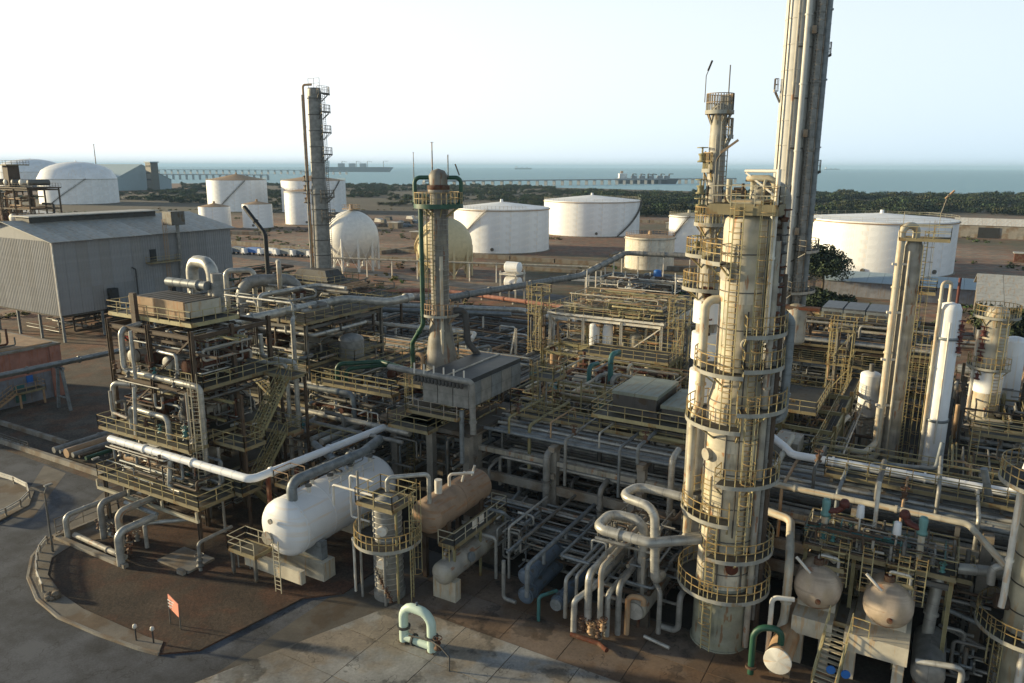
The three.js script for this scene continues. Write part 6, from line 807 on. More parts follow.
{ const u = 6.4, v = 49, t = thing('distillation_column', 'cream column cut by the right edge with round platform', 'column', [u, v]); new MB().lathe([[1.55, 0], [1.4, 0.5], [1.36, 3], [1.36, 3], [1.3, 3.02], [1.3, 14], [1.0, 14.6], [0, 15]], [u, v, 0], 40).build('shell', M.paleYellow, t); for (let k = 0; k < 6; k++) new MB().lathe([[1.27, -0.04], [1.33, -0.04], [1.33, 0.04], [1.27, 0.04]], [u, v, 3.6 + k * 1.7], 36).build('band', M.darkSteel, t); ring(t, u, v, 4, 1.4, 2.7, 130, 300, { railMat: M.olive }); ring(t, u, v, 13, 1.4, 2.6, 130, 330, {}); ladder(t, u - 1.5, v - 1.6, 0.1, 4.2, 225, { m: M.olive }); new MB().cyl([u - 1.9, v - 0.3, 5.4], [u - 1.1, v - 0.2, 5.4], 0.45, 18).build('manway', M.brownSteel, t); pipePart(t, [[u - 1.55, v - 0.9, 13], [u - 1.55, v - 0.9, 6], [u - 1.6, v - 1, 5.4]], 0.18, M.whiteWorn); pipePart(t, [[u - 0.3, v - 1.7, 5], [u - 0.3, v - 1.7, 0.2]], 0.2, M.whiteWorn); pipePart(t, [[u - 1.2, v + 0.2, 7.4], [u - 2.2, v, 7.4], [u - 2.2, v, 6.2]], 0.24, M.alu); pipePart(t, [[u - 3, v + 5.8, 11.2], [u - 2.4, v + 6.2, 8.9]], 0.22, M.aluBlue); new MB().box(u - 1.3, u + 0.2, v - 0.6, v + 1, 12.6, 12.9).build('bracket', M.whiteWorn, t); }

// lines over the right half of the rack
pipeThing('white_pipe', 'long white pipe raised over the right half of main rack', [[-11, 60.6, 9], [-9.4, 58.4, 9], [-8.6, 57.0, 9], [5.6, 57.2, 9], [6.2, 57.2, 12.4]], 0.3, M.white, { at: [-9, 57, 0], bend: 0.8, seg: 18, supports: [[-3.4, 57.1, 8, 9], [3.4, 57.2, 8, 9]], sm: M.whiteWorn }); pipeThing('beige_pipe', 'beige pipe framing the near edge of the right rack', [[-9.4, 61.8, 8.8], [-9.2, 51.2, 8.8], [2.8, 51.0, 8.8], [4.8, 48.8, 7.6]], 0.2, M.cream, { bend: 0.6, seg: 14, at: [-9.2, 51.2, 0], supports: [[-9.1, 51.3, 0, 8.7], [2.3, 51.2, 0, 8.6]] }); pipeThing('blue_pipe', 'thin pale blue pipe with steps on the right rack', [[1.0, 60.6, 10.6], [0.8, 59.4, 9.0], [-3.2, 58.2, 9.0], [-3.4, 57.6, 8.3]], 0.15, M.aluBlue, { at: [0.8, 59.4, 0] });
{ const t = thing('rack_platform', 'small yellow service platform hanging on the right rack front', 'platform', [2.6, 50.8]); deck(t, 1.4, 3.4, 49.8, 51.2, 5.6, { railMat: M.yellow }); new MB().box(1.9, 2.5, 50.6, 51.2, 3.4, 5.4).build('bracket', M.tan, t); for (const u of [1.8, 3]) new MB().cyl([u, 50.4, 5.6], [u, 50.4, 7.4], 0.14, 10).build('stub', M.steel, t); clutter(t, rngOf(54), [[-3, 5], [50, 51.6], [2, 5.2]], 16, [M.steel, M.brownSteel, M.aluDull], 0.06, 0.16); for (const u of [1.5, 3.3]) new MB().ibeam([u, 51.1, 0], [u, 51.1, 5.3], 0.2, 0.2).build('post', M.steel, t); }

// ---------------------------------------------------------------- columns and vessels behind the right rack
{ const u = -3, v = 77, t = thing('stained_column', 'tall slim grey column with side pipe and top platform, right', 'column', [u, v]); new MB().lathe([[0.95, 0], [0.78, 0.6], [0.75, 23.2], [0.55, 23.8], [0, 24]], [u, v, 0], 30).build('shell', M.beigeGrey, t); pipePart(t, [[u + 0.1, v, 23.8], [u + 0.1, v, 25], [u - 1.0, v - 0.8, 25], [u - 1.0, v - 0.8, 3], [u - 3.6, v - 2, 3]], 0.32, M.cream, { bend: 0.7, seg: 14 }); pipePart(t, [[u - 0.2, v - 0.95, 4], [u - 0.2, v - 0.95, 22.8]], 0.1, M.cream); for (let k = 0; k < 5; k++) new MB().bar([u - 1.5, v - 1.1, 4 + k * 4.4], [u - 0.3, v - 0.6, 4 + k * 4.4], 0.24, 0.2).build('pipe_clamp', M.whiteWorn, t); ladder(t, u + 0.95, v - 0.5, 0.2, 24.6, -30, { m: M.olive }); deck(t, u - 1.2, u + 2.8, v - 1.2, v + 1.0, 23.9, { railMat: M.yellow }); deck(t, u + 0.9, u + 2.2, v - 1.0, v + 0.8, 19.2, { railMat: M.yellow }); railRun(new MB(), [[u - 1, v - 0.8, 24], [u + 1.8, v - 0.4, 24]], false, 2.2, 2.8).build('lifting_frame', M.paleYellow, t); pipePart(t, [[u + 1.8, v, 26], [u + 2.2, v, 27.8]], 0.06, M.steel); new MB().bar([u + 2, v, 27.4], [u + 2.6, v + 0.2, 28.1], 0.24, 0.12).build('flood_lamp', M.tan, t); }
{ const u = 0.5, v = 75.5, t = thing('white_column', 'bright white slim column rising behind the right rack', 'column', [u, v]); new MB().lathe([[0.98, 0], [0.98, 8], [0.92, 8.2], [0.9, 18], [0.7, 18.5], [0, 18.7]], [u, v, 0], 32).build('shell', M.white, t); pipePart(t, [[u - 0.85, v - 0.75, 2], [u - 0.85, v - 0.75, 20.4], [u - 0.2, v, 20.4], [u - 0.2, v, 18.4]], 0.15, M.cream); pipePart(t, [[u + 0.1, v - 1.05, 6], [u + 0.1, v - 1.05, 17]], 0.08, M.whiteWorn); for (const h of [8, 15.5]) { new MB().lathe([[0.9, -0.12], [1.04, -0.12], [1.04, 0.12], [0.9, 0.12]], [u, v, h], 28).build('clamp_band', M.aluBlue, t); } for (const h of [14.6, 15.6, 16.6]) valve(t, [u + 1.0, v - 0.4, h], 0.55, M.rustRed); pipePart(t, [[u + 0.4, v, 18.4], [u + 0.4, v, 20.8]], 0.12, M.rustRed); ladder(t, u - 1.1, v + 0.2, 0.2, 15, 180, { m: M.olive }); }
{ const u = 4.4, v = 84, t = thing('cream_column', 'cream column with yellow crown platform beside the white column', 'column', [u, v]); new MB().lathe([[1.3, 0], [1.2, 10], [1.1, 16.6], [0.8, 17.2], [0, 17.4]], [u, v, 0], 30).build('shell', M.cream, t); ring(t, u, v, 16.4, 1.15, 1.9, 0, 360, {}); ring(t, u, v, 11.5, 1.15, 1.9, 150, 330, {}); for (const h of [12.4, 13.6, 14.8, 10.6]) valve(t, [u - 0.9, v - 0.9, h], 0.6, M.rustRed); ladder(t, u + 0.6, v - 1.3, 6, 16.6, -70, {}); pipePart(t, [[u - 1.3, v - 0.5, 6], [u - 1.3, v - 0.5, 15]], 0.16, M.whiteWorn); new MB().lathe([[1.21, 9], [1.3, 9.1], [1.3, 11], [1.2, 11.1]], [u, v, 0], 28).build('white_jacket', M.white, t); }
{ const u = 6.4, v = 87, t = thing('white_drum', 'plain white vertical drum right of the cream column', 'drum', [u, v]); drum(t, 'h', [u, v, 6], 0.95, 7.6, M.white, 'shell', { seg: 26 }); new MB().lathe([[0.9, 0], [0.8, 6]], [u, v, 0], 20).build('skirt', M.whiteWorn, t); }
{ const u = -5.9, v = 86.4, t = thing('white_drum', 'short white vertical drum on stained legs left of grey column', 'drum', [u, v]); drum(t, 'h', [u, v, 4.2], 1.02, 4.4, M.white, 'shell', { seg: 28, depth: 0.4 }); new MB().lathe([[1.04, 3.8], [0.85, 2], [0.9, 0]], [u, v, 0], 22).build('skirt', M.whiteWorn, t); new MB().cyl([u, v, 8.9], [u, v, 9.8], 0.25, 12).build('nozzle', M.steel, t); const r = rngOf(56); for (let k = 0; k < 6; k++) valve(t, [u + 0.9 * Math.cos(k), v - 1.0, 2 + 0.7 * k], 0.6, M.whiteWorn); deck(t, u + 1, u + 2.4, v - 1, v + 1, 4.4, { railMat: M.yellow }); new MB().ibeam([u + 2.2, v, 0], [u + 2.2, v, 4.1], 0.2, 0.2).build('post', M.olive, t); ladder(t, u + 2.3, v - 1.2, 0.2, 10, -60, { m: M.yellow }); }
const RP = [M.steel, M.brownSteel, M.olive, M.aluDull, M.tan, M.darkSteel, M.beigeGrey];
{ const r = rngOf(57), t = frame('process_structure', 'long two-level dark structure with pipes behind the right rack', [-19, -14, -9, -4, 1], [98, 104, 110], 11, [5, 8.6], { cm: M.brownSteel }); deck(t, -19.4, 1.4, 97.6, 110.4, 5.1, { railMat: M.olive, plate: M.grating }); deck(t, -19.4, 1.4, 97.6, 110.4, 8.7, { railMat: M.tan, plate: M.grating, sides: 'fl' }); for (const h of [9.4, 6.2]) for (let k = 0; k < 3; k++) pipePart(t, [[-20.5, 97.2 + k * 0.8, h], [0 + 3 * r(), 97.2 + k * 0.8, h]], 0.18 + 0.1 * r(), [M.alu, M.aluBlue, M.aluDull][k]); clutter(t, r, [[-19, 1], [98, 110], [0.6, 4.8]], 60, RP, 0.1, 0.3); clutter(t, r, [[-19, 1], [98, 110], [5.4, 8.4]], 60, RP, 0.08, 0.28); clutter(t, r, [[-19, 1], [98, 110], [9, 11.5]], 50, RP, 0.08, 0.24); for (let k = 0; k < 6; k++) drum(t, 'v', [-18 + k * 3.2, 98.6, 6.6], 0.8, 6, [M.tan, M.brownSteel, M.rust][k % 3], 'exchanger');
  for (let k = 0; k < 4; k++) { const u0 = -13.6 + k * 2.6; new MB().box(u0, u0 + 2.5, 103, 109, 10.9, 12.4).build('cooler_body', M.aluBlue, t); new MB().box(u0 + 0.05, u0 + 2.45, 103.1, 108.9, 12.4, 12.6).build('cooler_lid', M.coolerLid, t); for (const s of [0.3, 1.4]) new MB().box(u0 + s, u0 + s + 0.8, 102.92, 102.99, 11.2, 12.1).build('louvre', M.darkSteel, t); } deck(t, -14.4, -2.6, 101.8, 103, 10.8, { railMat: M.yellow }); }
{ const r = rngOf(58), t = frame('process_structure', 'low cluttered structure between the rack and small white drum', [-16, -11.5, -7], [68, 74, 80], 8.2, [4.4, 8], { cm: M.olive, bm: M.olive }); deck(t, -16.3, -9, 71, 80.3, 8.1, { plate: M.grating }); deck(t, -16.3, -6.7, 67.7, 80.3, 4.5, { railMat: M.olive, plate: M.grating }); clutter(t, r, [[-16, -4], [64, 86], [0.6, 4]], 80, RP, 0.08, 0.26); clutter(t, r, [[-16, -6], [67, 82], [4.8, 6.6]], 50, [M.alu, M.aluBlue, M.olive, M.tan, M.steel], 0.06, 0.2); pipePart(t, [[-13, 66, 5.6], [-9.4, 70, 5.6], [-4.6, 70, 5.6], [-4, 73, 5.6], [-4, 73, 9]], 0.26, M.cream); pipePart(t, [[-8.8, 72, 4.6], [-6.6, 75, 7.2]], 0.2, M.whiteWorn); for (let k = 0; k < 6; k++) pump(t, -14 + (k % 3) * 3, 64.4 + Math.floor(k / 3) * 2, 0.03, M.tan, M.rust); new MB().box(-11.2, -9.2, 63.4, 66.4, 6.4, 7.6).build('motor_box', M.beigeGrey, t); drum(t, 'v', [-12.4, 62.4, 6.8], 0.6, 3.4, M.aluBlue, 'motor', { bands: [0.2, 0.5, 0.8] }); for (const q of [[-11, 63.6], [-9.4, 66.2]]) new MB().ibeam([...q, 0], [...q, 6.4], 0.24, 0.24).build('post', M.steel, t); for (const q of [[-12.4, 63], [-12.4, 65.4]]) new MB().ibeam([...q, 0], [...q, 6.3], 0.24, 0.24).build('post', M.steel, t); }
{ const r = rngOf(59), t = frame('process_structure', 'yellow-decked structure with crane jib at the right edge', [2.5, 7.5, 12.5], [79, 85, 91], 10, [3.8, 6.8], { cm: M.steel }); deck(t, 2.1, 12.9, 78.6, 91.4, 3.9, { railMat: M.yellow, rim: M.yellow, plate: M.grating }); deck(t, 6, 12.9, 78.6, 91.4, 6.9, { railMat: M.olive, plate: M.grating }); clutter(t, r, [[2, 12], [76, 91], [0.5, 3.6]], 50, RP, 0.08, 0.26); clutter(t, r, [[2, 12], [79, 91], [4.2, 9]], 60, RP, 0.06, 0.22); for (let k = 0; k < 3; k++) new MB().bar([6.4 + k * 0.5, 88 + k * 0.5, 6.9], [8 + k * 0.5, 90 + k * 0.3, 15.5 - k * 3], 0.26).build('jib', M.tan, t); drum(t, 'u', [4.4, 84, 5.6], 0.9, 2.6, M.brownSteel, 'drum'); drum(t, 'h', [8.6, 84, 7.2], 0.7, 2.4, M.darkSteel, 'drum'); drum(t, 'h', [10.4, 86, 7.2], 0.7, 3.4, M.whiteWorn, 'drum'); stair(t, [3.2, 76.4, 0.1], [7.8, 76.4, 3.8], 1, { m: M.tan }); for (let k = 0; k < 5; k++) pipePart(t, [[2, 92 + k * 0.7, 8.8], [16, 92 + k * 0.7, 8.8]], 0.16, k % 2 ? M.alu : M.aluDull); for (const u of [3, 9, 15]) new MB().ibeam([u, 93.4, 0], [u, 93.4, 8.5], 0.26, 0.26).build('post', M.steel, t); new MB().bar([2, 93.4, 8.4], [16, 93.4, 8.4], 0.3, 0.2).build('beam', M.steel, t); }
{ const r = rngOf(63), t = frame('process_structure', 'lower cluttered structure between grey and white slim columns', [-1.5, 3, 7.5], [64, 70, 75], 4.6, [4.4], { cm: M.olive, bm: M.olive, brace: false }); deck(t, 1.8, 7.8, 63.7, 75.3, 4.5, { railMat: M.olive, plate: M.grating }); clutter(t, r, [[-2, 9], [62, 80], [0.6, 4]], 60, RP, 0.08, 0.24); clutter(t, r, [[2, 8], [64, 75], [4.7, 6.6]], 30, RP, 0.06, 0.18); }

// ---------------------------------------------------------------- middle ground between plant and tank farm
{ const mk = (label, pts, r, m, sup) => pipeThing('yard_pipe', label, pts, r, m, { group: 'pipes in the middle yard', at: [pts[0][0], pts[0][1], 0], supports: sup, sm: M.whiteWorn });
  const sup = (a, b, n, h) => Array.from({ length: n }, (_, k) => [a[0] + (b[0] - a[0]) * (k + 0.5) / n, a[1] + (b[1] - a[1]) * (k + 0.5) / n, 0, h]);
  mk('raised grey pipe bridge running back past the large tanks', [[-88, 118, 4.2], [-75, 162, 5], [-82, 208, 5.6], [-60, 211, 5.6]], 0.7, M.aluDull, [...sup([-75, 162], [-82, 208], 5, 5.2), ...sup([-82, 208], [-60, 211], 3, 5.3)]);
  mk('pale pipe on posts before the two large tanks', [[-150, 158, 5], [-100, 172, 5], [-80, 178, 5]], 0.25, M.cream, sup([-150, 158], [-100, 172], 7, 5)); mk('long pink pipe on the yard floor behind the heater', [[-128, 128, 1], [-106, 148, 1], [-70, 143, 1]], 0.45, M.pink, sup([-106, 148], [-70, 143], 4, 0.8)); mk('thick grey pipe bundle end left of heater stack', [[-125, 118, 2], [-103, 130, 2.2], [-90, 134, 2.2]], 0.8, M.aluDull, sup([-125, 118], [-103, 130], 4, 1.6)); mk('pale grey pipe crossing behind the heater stack', [[-112, 108, 3.4], [-70, 124, 3.4], [-55, 118, 3.4]], 0.5, M.alu, sup([-112, 108], [-70, 124], 5, 3.2)); mk('second grey pipe crossing behind the heater stack', [[-104, 100, 4.6], [-66, 114, 4.6]], 0.4, M.aluBlue, sup([-104, 100], [-66, 114], 4, 4.4)); mk('thin white pipe crossing left of heater stack', [[-100, 92, 5], [-62, 96, 5], [-60, 92, 5]], 0.32, M.whiteWorn, sup([-100, 92], [-62, 96], 4, 4.8)); mk('grey pipe behind the middle frame', [[-60, 126, 3], [-20, 140, 3]], 0.45, M.aluDull, sup([-60, 126], [-20, 140], 4, 2.7));
  for (let k = 0; k < 7; k++) mk(`long low pipe of the yard track, row ${['nearest the heater', 'second from the heater', 'third from the heater', 'in the middle', 'third from the tanks', 'second from the tanks', 'nearest the tanks'][k]}`, [[-170 + k * 2, 104 + k * 1.6, 0.8], [-66 + k, 134 + k * 1.6, 0.8], [30, 150 + k * 1.6, 0.8]], 0.22 + 0.05 * (k % 3), [M.aluDull, M.brownSteel, M.alu, M.tan, M.steel, M.aluDull, M.rust][k], sup([-170, 104 + k], [-66, 134 + k], 4, 0.6)); }
{ const bund = (label, a, b, h, w = 1.2, m = M.walk) => { const t = thing('bund_wall', label, 'wall', [a[0], a[1]], 'bund walls of the tank farm'); const L = Math.hypot(b[0] - a[0], b[1] - a[1]), n = Math.max(2, Math.round(L / 16)); for (let k = 0; k < n; k++) { const f = k / n, g = (k + 1) / n - 0.002; new MB().bar([a[0] + (b[0] - a[0]) * f, a[1] + (b[1] - a[1]) * f, h / 2], [a[0] + (b[0] - a[0]) * g, a[1] + (b[1] - a[1]) * g, h / 2], w, h).build('wall_segment', m, t); } };
  bund('long low bund wall in front of the large tanks', [-190, 214], [20, 222], 1.3); bund('low bund wall left of the white sphere', [-260, 205], [-175, 198], 1.4); bund('low bund wall between the sphere and the large tanks', [-172, 206], [-172, 300], 1.3); bund('low bund wall behind the spheres', [-175, 196], [-60, 200], 1.0); bund('low bund wall right of the middle large tank', [-100, 240], [-100, 360], 1.2); bund('far bund wall before the coastal trees', [-240, 400], [60, 410], 1.6); bund('bund wall in front of left tanks', [-360, 214], [-265, 236], 1.6); bund('dark wall line right of the small white tank', [-60, 300], [-45, 380], 1.4, 1.2, M.concreteDark); }
struct('yard_road', poly([[-260, 182], [-60, 152], [40, 160], [40, 166], [-60, 158.5], [-260, 190]], 0.012), M.asphalt); struct('yard_road', poly([[-56, 160], [-49, 160], [-44, 260], [-51, 260]], 0.02), M.asphalt);
{ const t = thing('twin_drum_stand', 'two stacked white drums on a steel stand in the yard', 'drum', [-86, 148]); for (const [u, v] of [[-88, 147], [-84, 147], [-88, 151], [-84, 151]]) new MB().ibeam([u, v, 0], [u, v, 7], 0.3, 0.3).build('post', M.whiteWorn, t); for (const h of [3, 6.4]) { new MB().box(-88.2, -83.8, 146.8, 151.2, h - 0.3, h).build('beam', M.whiteWorn, t); drum(t, 'u', [-87.4, 149, h + 1.3], 1.25, 3.2, M.white, 'drum', { depth: 0.35 }); } }
{ const r = rngOf(64), t = thing('pump_station', 'pump station with blue motors and tangled pipes below the rusty tank', 'pump station', [-66, 180]); for (let k = 0; k < 6; k++) pump(t, -72 + k * 3.2, 176 + (k % 2) * 5, 0.02, k % 2 ? M.blueBright : M.aluBlue, M.steel); clutter(t, r, [[-76, -54], [172, 188], [0.5, 3]], 50, [M.whiteWorn, M.steel, M.aluDull, M.brownSteel, M.aluBlue], 0.12, 0.34); drum(t, 'h', [-64.5, 186, 2.4], 1.0, 1.6, M.blueBright, 'blue_drum'); new MB().lathe([[0.6, 0], [0.6, 2.4]], [-64.5, 186, 0], 14).build('stand', M.steel, t); for (const [a, b] of [[[-84, 176], [-56, 184]], [[-84, 182], [-58, 190]]]) new MB().bar([...a, 1.6], [...b, 1.6], 0.5).build('pipe', M.whiteWorn, t); for (let k = 0; k < 8; k++) new MB().bar([-80 + k * 3, 178 + k * 0.8, 0], [-80 + k * 3, 178 + k * 0.8, 4.2], 0.24).build('post', M.whiteWorn, t); }
{ const r = rngOf(65), t = thing('scrap_yard', 'rows of scrap and vehicles left of the heater stack top', 'scrap', [-260, 330]); for (let k = 0; k < 44; k++) { const u = -300 + 90 * r(), v = 300 + 70 * r() + (u + 255) * 0.3, s = 1 + 2.2 * r(); new MB().hexa([[-s, -1, 0], [s, -1, 0], [s, 1, 0], [-s, 1, 0], [-s * 0.8, -0.9, 1.2 + r()], [s * 0.7, -0.9, 1.3 + r()], [s * 0.8, 0.9, 1.2 + r()], [-s * 0.7, 0.8, 1.4 + r()]].map((q) => V([u + q[0], v + q[1], q[2]]))).build('scrap_piece', [M.steel, M.darkSteel, M.whiteWorn, M.blue, M.brownSteel, M.pink][Math.floor(6 * r())], t); } }
for (let k = 0; k < 7; k++) { const u = -226 + k * 6.2, v = 178 + k * 1.4, m = [M.blueBright, M.whiteWorn, M.blue, M.blueBright, M.white, M.aluBlue, M.blue][k]; const t = thing('parked_truck', `${['bright blue', 'off-white', 'dark blue', 'second bright blue', 'white', 'grey-blue', 'second dark blue'][k]} truck parked in the row behind the grey shed`, 'truck', [u, v], 'trucks parked behind the shed'); new MB().box(u - 2.2, u + 2.2, v - 1, v + 1, 0.9, 2.6).build('load_body', m, t); new MB().hexa([[2.3, -1, 0.6], [3.8, -1, 0.6], [3.8, 1, 0.6], [2.3, 1, 0.6], [2.3, -0.95, 2.4], [3.4, -0.95, 2.4], [3.4, 0.95, 2.4], [2.3, 0.95, 2.4]].map((q) => V([u + q[0], v + q[1], q[2]]))).build('cab', M.white, t); for (const x of [-1.5, 3]) for (const y of [-0.9, 0.9]) new MB().lathe([[0, -0.15], [0.48, -0.15], [0.48, 0.15], [0, 0.15]], [u + x, v + y, 0.48], 12, 'v').build('wheel', M.black, t); }
for (let k = 0; k < 9; k++) { const u = [-300, -318, -352, -240, -196, -120, -40, 22, 34][k], v = [215, 232, 262, 300, 262, 372, 330, 300, 342][k]; const t = thing('site_hut', `small ${['tan', 'grey', 'white', 'pale', 'brown', 'long grey', 'low white', 'rusty', 'blue-grey'][k]} hut standing among the tank farm roads`, 'hut', [u, v], 'huts among the tank farm'); const s = 3 + (k % 3), m = [M.tan, M.steel, M.white, M.walk, M.brownSteel, M.aluDull, M.whiteWorn, M.rust, M.aluBlue][k]; new MB().box(u - s, u + s, v - 2, v + 2, 0, 2.8).build('wall', m, t); new MB().box(u - s - 0.4, u + s + 0.4, v - 2.4, v + 2.4, 2.8, 3.05).build('roof', M.shedRoof, t); new MB().box(u - 0.5, u + 0.5, v - 2.06, v - 2.005, 0, 2.1).build('door', M.darkSteel, t); }

// ---------------------------------------------------------------- secondary rack and pipe loops behind the left structures
{ const r = rngOf(66), t = frame('pipe_rack', 'secondary steel pipe rack behind the left structures and heater stack', [-84, -74, -64, -54, -45], [76, 83], 6, [3.4, 5.9], { cm: M.steel, brace: false, cat: 'pipe rack' });
  for (const h of [3.5, 6.0]) for (let k = 0; k < 9; k++) { const v = 76.3 + k * 0.78, q = 0.1 + 0.2 * r(); pipePart(t, [[-88 + 4 * r(), v, h + q], [-43 - 6 * r(), v, h + q]], q, [M.alu, M.aluBlue, M.aluDull, M.steel, M.tan][Math.floor(5 * r())]); }
  for (let k = 0; k < 7; k++) { const u = -80 + k * 2.3; pipePart(t, [[u, 75.4, 6.3], [u, 74.4, 7.6 + (k % 3)], [u, 74.2, 1.0]], 0.16 + 0.1 * r(), [M.whiteWorn, M.alu, M.aluBlue][k % 3]); } for (let k = 0; k < 5; k++) { const u = -60 + k * 1.9; pipePart(t, [[u, 84, 0.5], [u, 84, 5 + (k % 2)], [u + 0.9, 86.5, 5 + (k % 2)], [u + 0.9, 86.5, 0.5]], 0.22, [M.alu, M.aluBlue][k % 2]); }
  clutter(t, r, [[-84, -45], [70, 92], [0.5, 5.4]], 110, [M.steel, M.aluDull, M.aluBlue, M.brownSteel, M.darkSteel], 0.08, 0.26); railRun(new MB(), [[-84, 75.6, 6.3], [-45, 75.6, 6.3]], false, 1.1, 1.6).build('railing', M.olive, t); for (let k = 0; k < 10; k++) { const u = -82 + k * 3.9, v = 87 + 2 * (k % 2); drum(t, k % 3 ? 'v' : 'h', [u, v, k % 3 ? 1.5 : 1], 0.7, k % 3 ? 3.6 : 2.6, [M.aluDull, M.tan, M.brownSteel, M.whiteWorn][k % 4], 'drum'); new MB().box(u - 0.5, u + 0.5, v + 0.2, v + 0.8, 0, 1).build('plinth', M.concreteDark, t); } }
{ const r = rngOf(67), t = frame('pipe_rack', 'low cross rack running back beside the conical heater stack', [-49, -43], [66.6, 76, 88, 100, 112], 4.6, [4.4], { cm: M.steel, brace: false, cat: 'pipe rack' }); for (let k = 0; k < 8; k++) { const u = -48.6 + k * 0.75, q = 0.12 + 0.16 * r(); pipePart(t, [[u, 64 + 3 * r(), 4.5 + q], [u, 118 - 4 * r(), 4.5 + q], [u - (k % 2 ? 8 : 0.01), 118.5, 4.5 + q]], q, [M.alu, M.aluBlue, M.aluDull, M.pink, M.steel][Math.floor(5 * r())]); } clutter(t, r, [[-52, -40], [68, 112], [0.5, 4]], 60, [M.steel, M.aluDull, M.brownSteel, M.aluBlue], 0.08, 0.24); for (const [u, v] of [[-52.5, 92], [-52.5, 104]]) { new MB().ibeam([u, v, 0], [u, v, 7.5], 0.3, 0.3).build('post', M.whiteWorn, t); new MB().bar([u - 1.6, v, 0], [u - 0.1, v, 7], 0.22).build('strut', M.whiteWorn, t); } }
{ const r = rngOf(68), t = thing('equipment_row', 'row of grey skids and dark cabinets on the yard behind heater', 'skids', [-62, 112]); for (let k = 0; k < 12; k++) { const u = -100 + k * 6.2 + 2 * r(), v = 104 + 6 * r() + (k % 3) * 4, s = 1 + r(); new MB().box(u - s, u + s, v - 1, v + 1, 0, 1.2 + 1.4 * r()).build('skid', [M.steel, M.aluBlue, M.brownSteel, M.whiteWorn, M.concrete][k % 5], t); pipePart(t, [[u, v - 1.5, 0.3], [u, v - 1.5, 2.6], [u + 3, v - 1.5, 2.6], [u + 3, v - 1.5, 0.3]], 0.14, M.whiteWorn); } clutter(t, r, [[-104, -40], [98, 122], [0.4, 2.6]], 90, [M.steel, M.aluDull, M.aluBlue, M.tan, M.brownSteel], 0.1, 0.28); }

// ---------------------------------------------------------------- ladder towers and service frames
function scaffold(label, u, v, w, d, hs, seed, m = M.yellow) { const t = thing('ladder_tower', label, 'ladder tower', [u, v], 'ladder towers'), r = rngOf(seed), H = hs[hs.length - 1] + 1.1; for (const x of [0, w]) for (const y of [0, d]) new MB().bar([u + x, v + y, 0], [u + x, v + y, H], 0.1).build('post', m, t); let q = 0; hs.forEach((h, k) => { deck(t, u - 0.2, u + w + 0.2, v - 0.2, v + d + 0.2, h, { railMat: m, rim: M.rimPaint, plate: M.grating }); ladder(t, u + (k % 2 ? w - 0.4 : 0.4), v - 0.3, q, h + 0.9, -90, { m, cage: k > 0 }); new MB().bar([u, v, q + 0.2], [u + w, v, h - 0.3], 0.09).build('brace', m, t); q = h; }); clutter(t, r, [[u, u + w], [v, v + d], [0.6, H - 0.4]], 16, [M.steel, M.tan, M.aluDull, M.brownSteel], 0.05, 0.14); }
scaffold('yellow ladder tower between small white drum and slim grey column', -4.6, 84, 2, 2.4, [4, 7.6, 11], 201); scaffold('yellow ladder tower right of the cream column', 7.6, 81, 2.2, 3, [4, 7.4, 10.6], 202); scaffold('tall yellow ladder tower left of the slim grey column', -11, 92, 2.4, 2.6, [4, 8, 12], 203); scaffold('olive ladder tower behind the two air coolers', -17, 66, 2.6, 2.4, [4.4, 8, 11.4], 204, M.olive); scaffold('olive ladder tower left of the air coolers', -26.5, 63.5, 2.2, 2.4, [4.2, 7.6], 205, M.olive); scaffold('yellow ladder tower at left corner of pale steel frame', -49.6, 90.4, 2, 2.4, [5.4, 10.4, 13], 206); scaffold('yellow ladder tower at right corner of pale steel frame', -29.8, 91, 2, 2.4, [5.4, 10.4, 13], 207); scaffold('olive ladder tower beside the box heater right end', -31.6, 58.6, 2, 2.2, [4, 8, 11.4], 208, M.olive); scaffold('yellow ladder tower in front of the dark two-level structure', -18.6, 93, 2.2, 2.4, [5, 8.6], 209);
{ const r = rngOf(211), t = frame('process_structure', 'yellow two-level frame of pumps in front of the pale steel frame', [-44, -38.5, -33, -27.5], [84, 89], 7.6, [4, 7.4], { cm: M.olive, bm: M.olive, brace: true }); deck(t, -44.3, -27.2, 83.7, 89.3, 4.1, { plate: M.grating }); deck(t, -38.8, -27.2, 83.7, 89.3, 7.5, { plate: M.grating }); clutter(t, r, [[-44, -27], [83.6, 89], [0.4, 3.8]], 50, [M.tan, M.olive, M.brownSteel, M.rust, M.aluDull], 0.06, 0.2); clutter(t, r, [[-44, -27], [83.6, 89], [4.3, 7]], 50, [M.tan, M.olive, M.yellow, M.aluDull, M.rust], 0.05, 0.16); for (let k = 0; k < 5; k++) drum(t, k % 2 ? 'v' : 'h', [-42.6 + k * 3.2, 84.6, k % 2 ? 5.2 : 4.6], 0.6, 2, [M.tan, M.cream, M.rust][k % 3], 'drum'); }

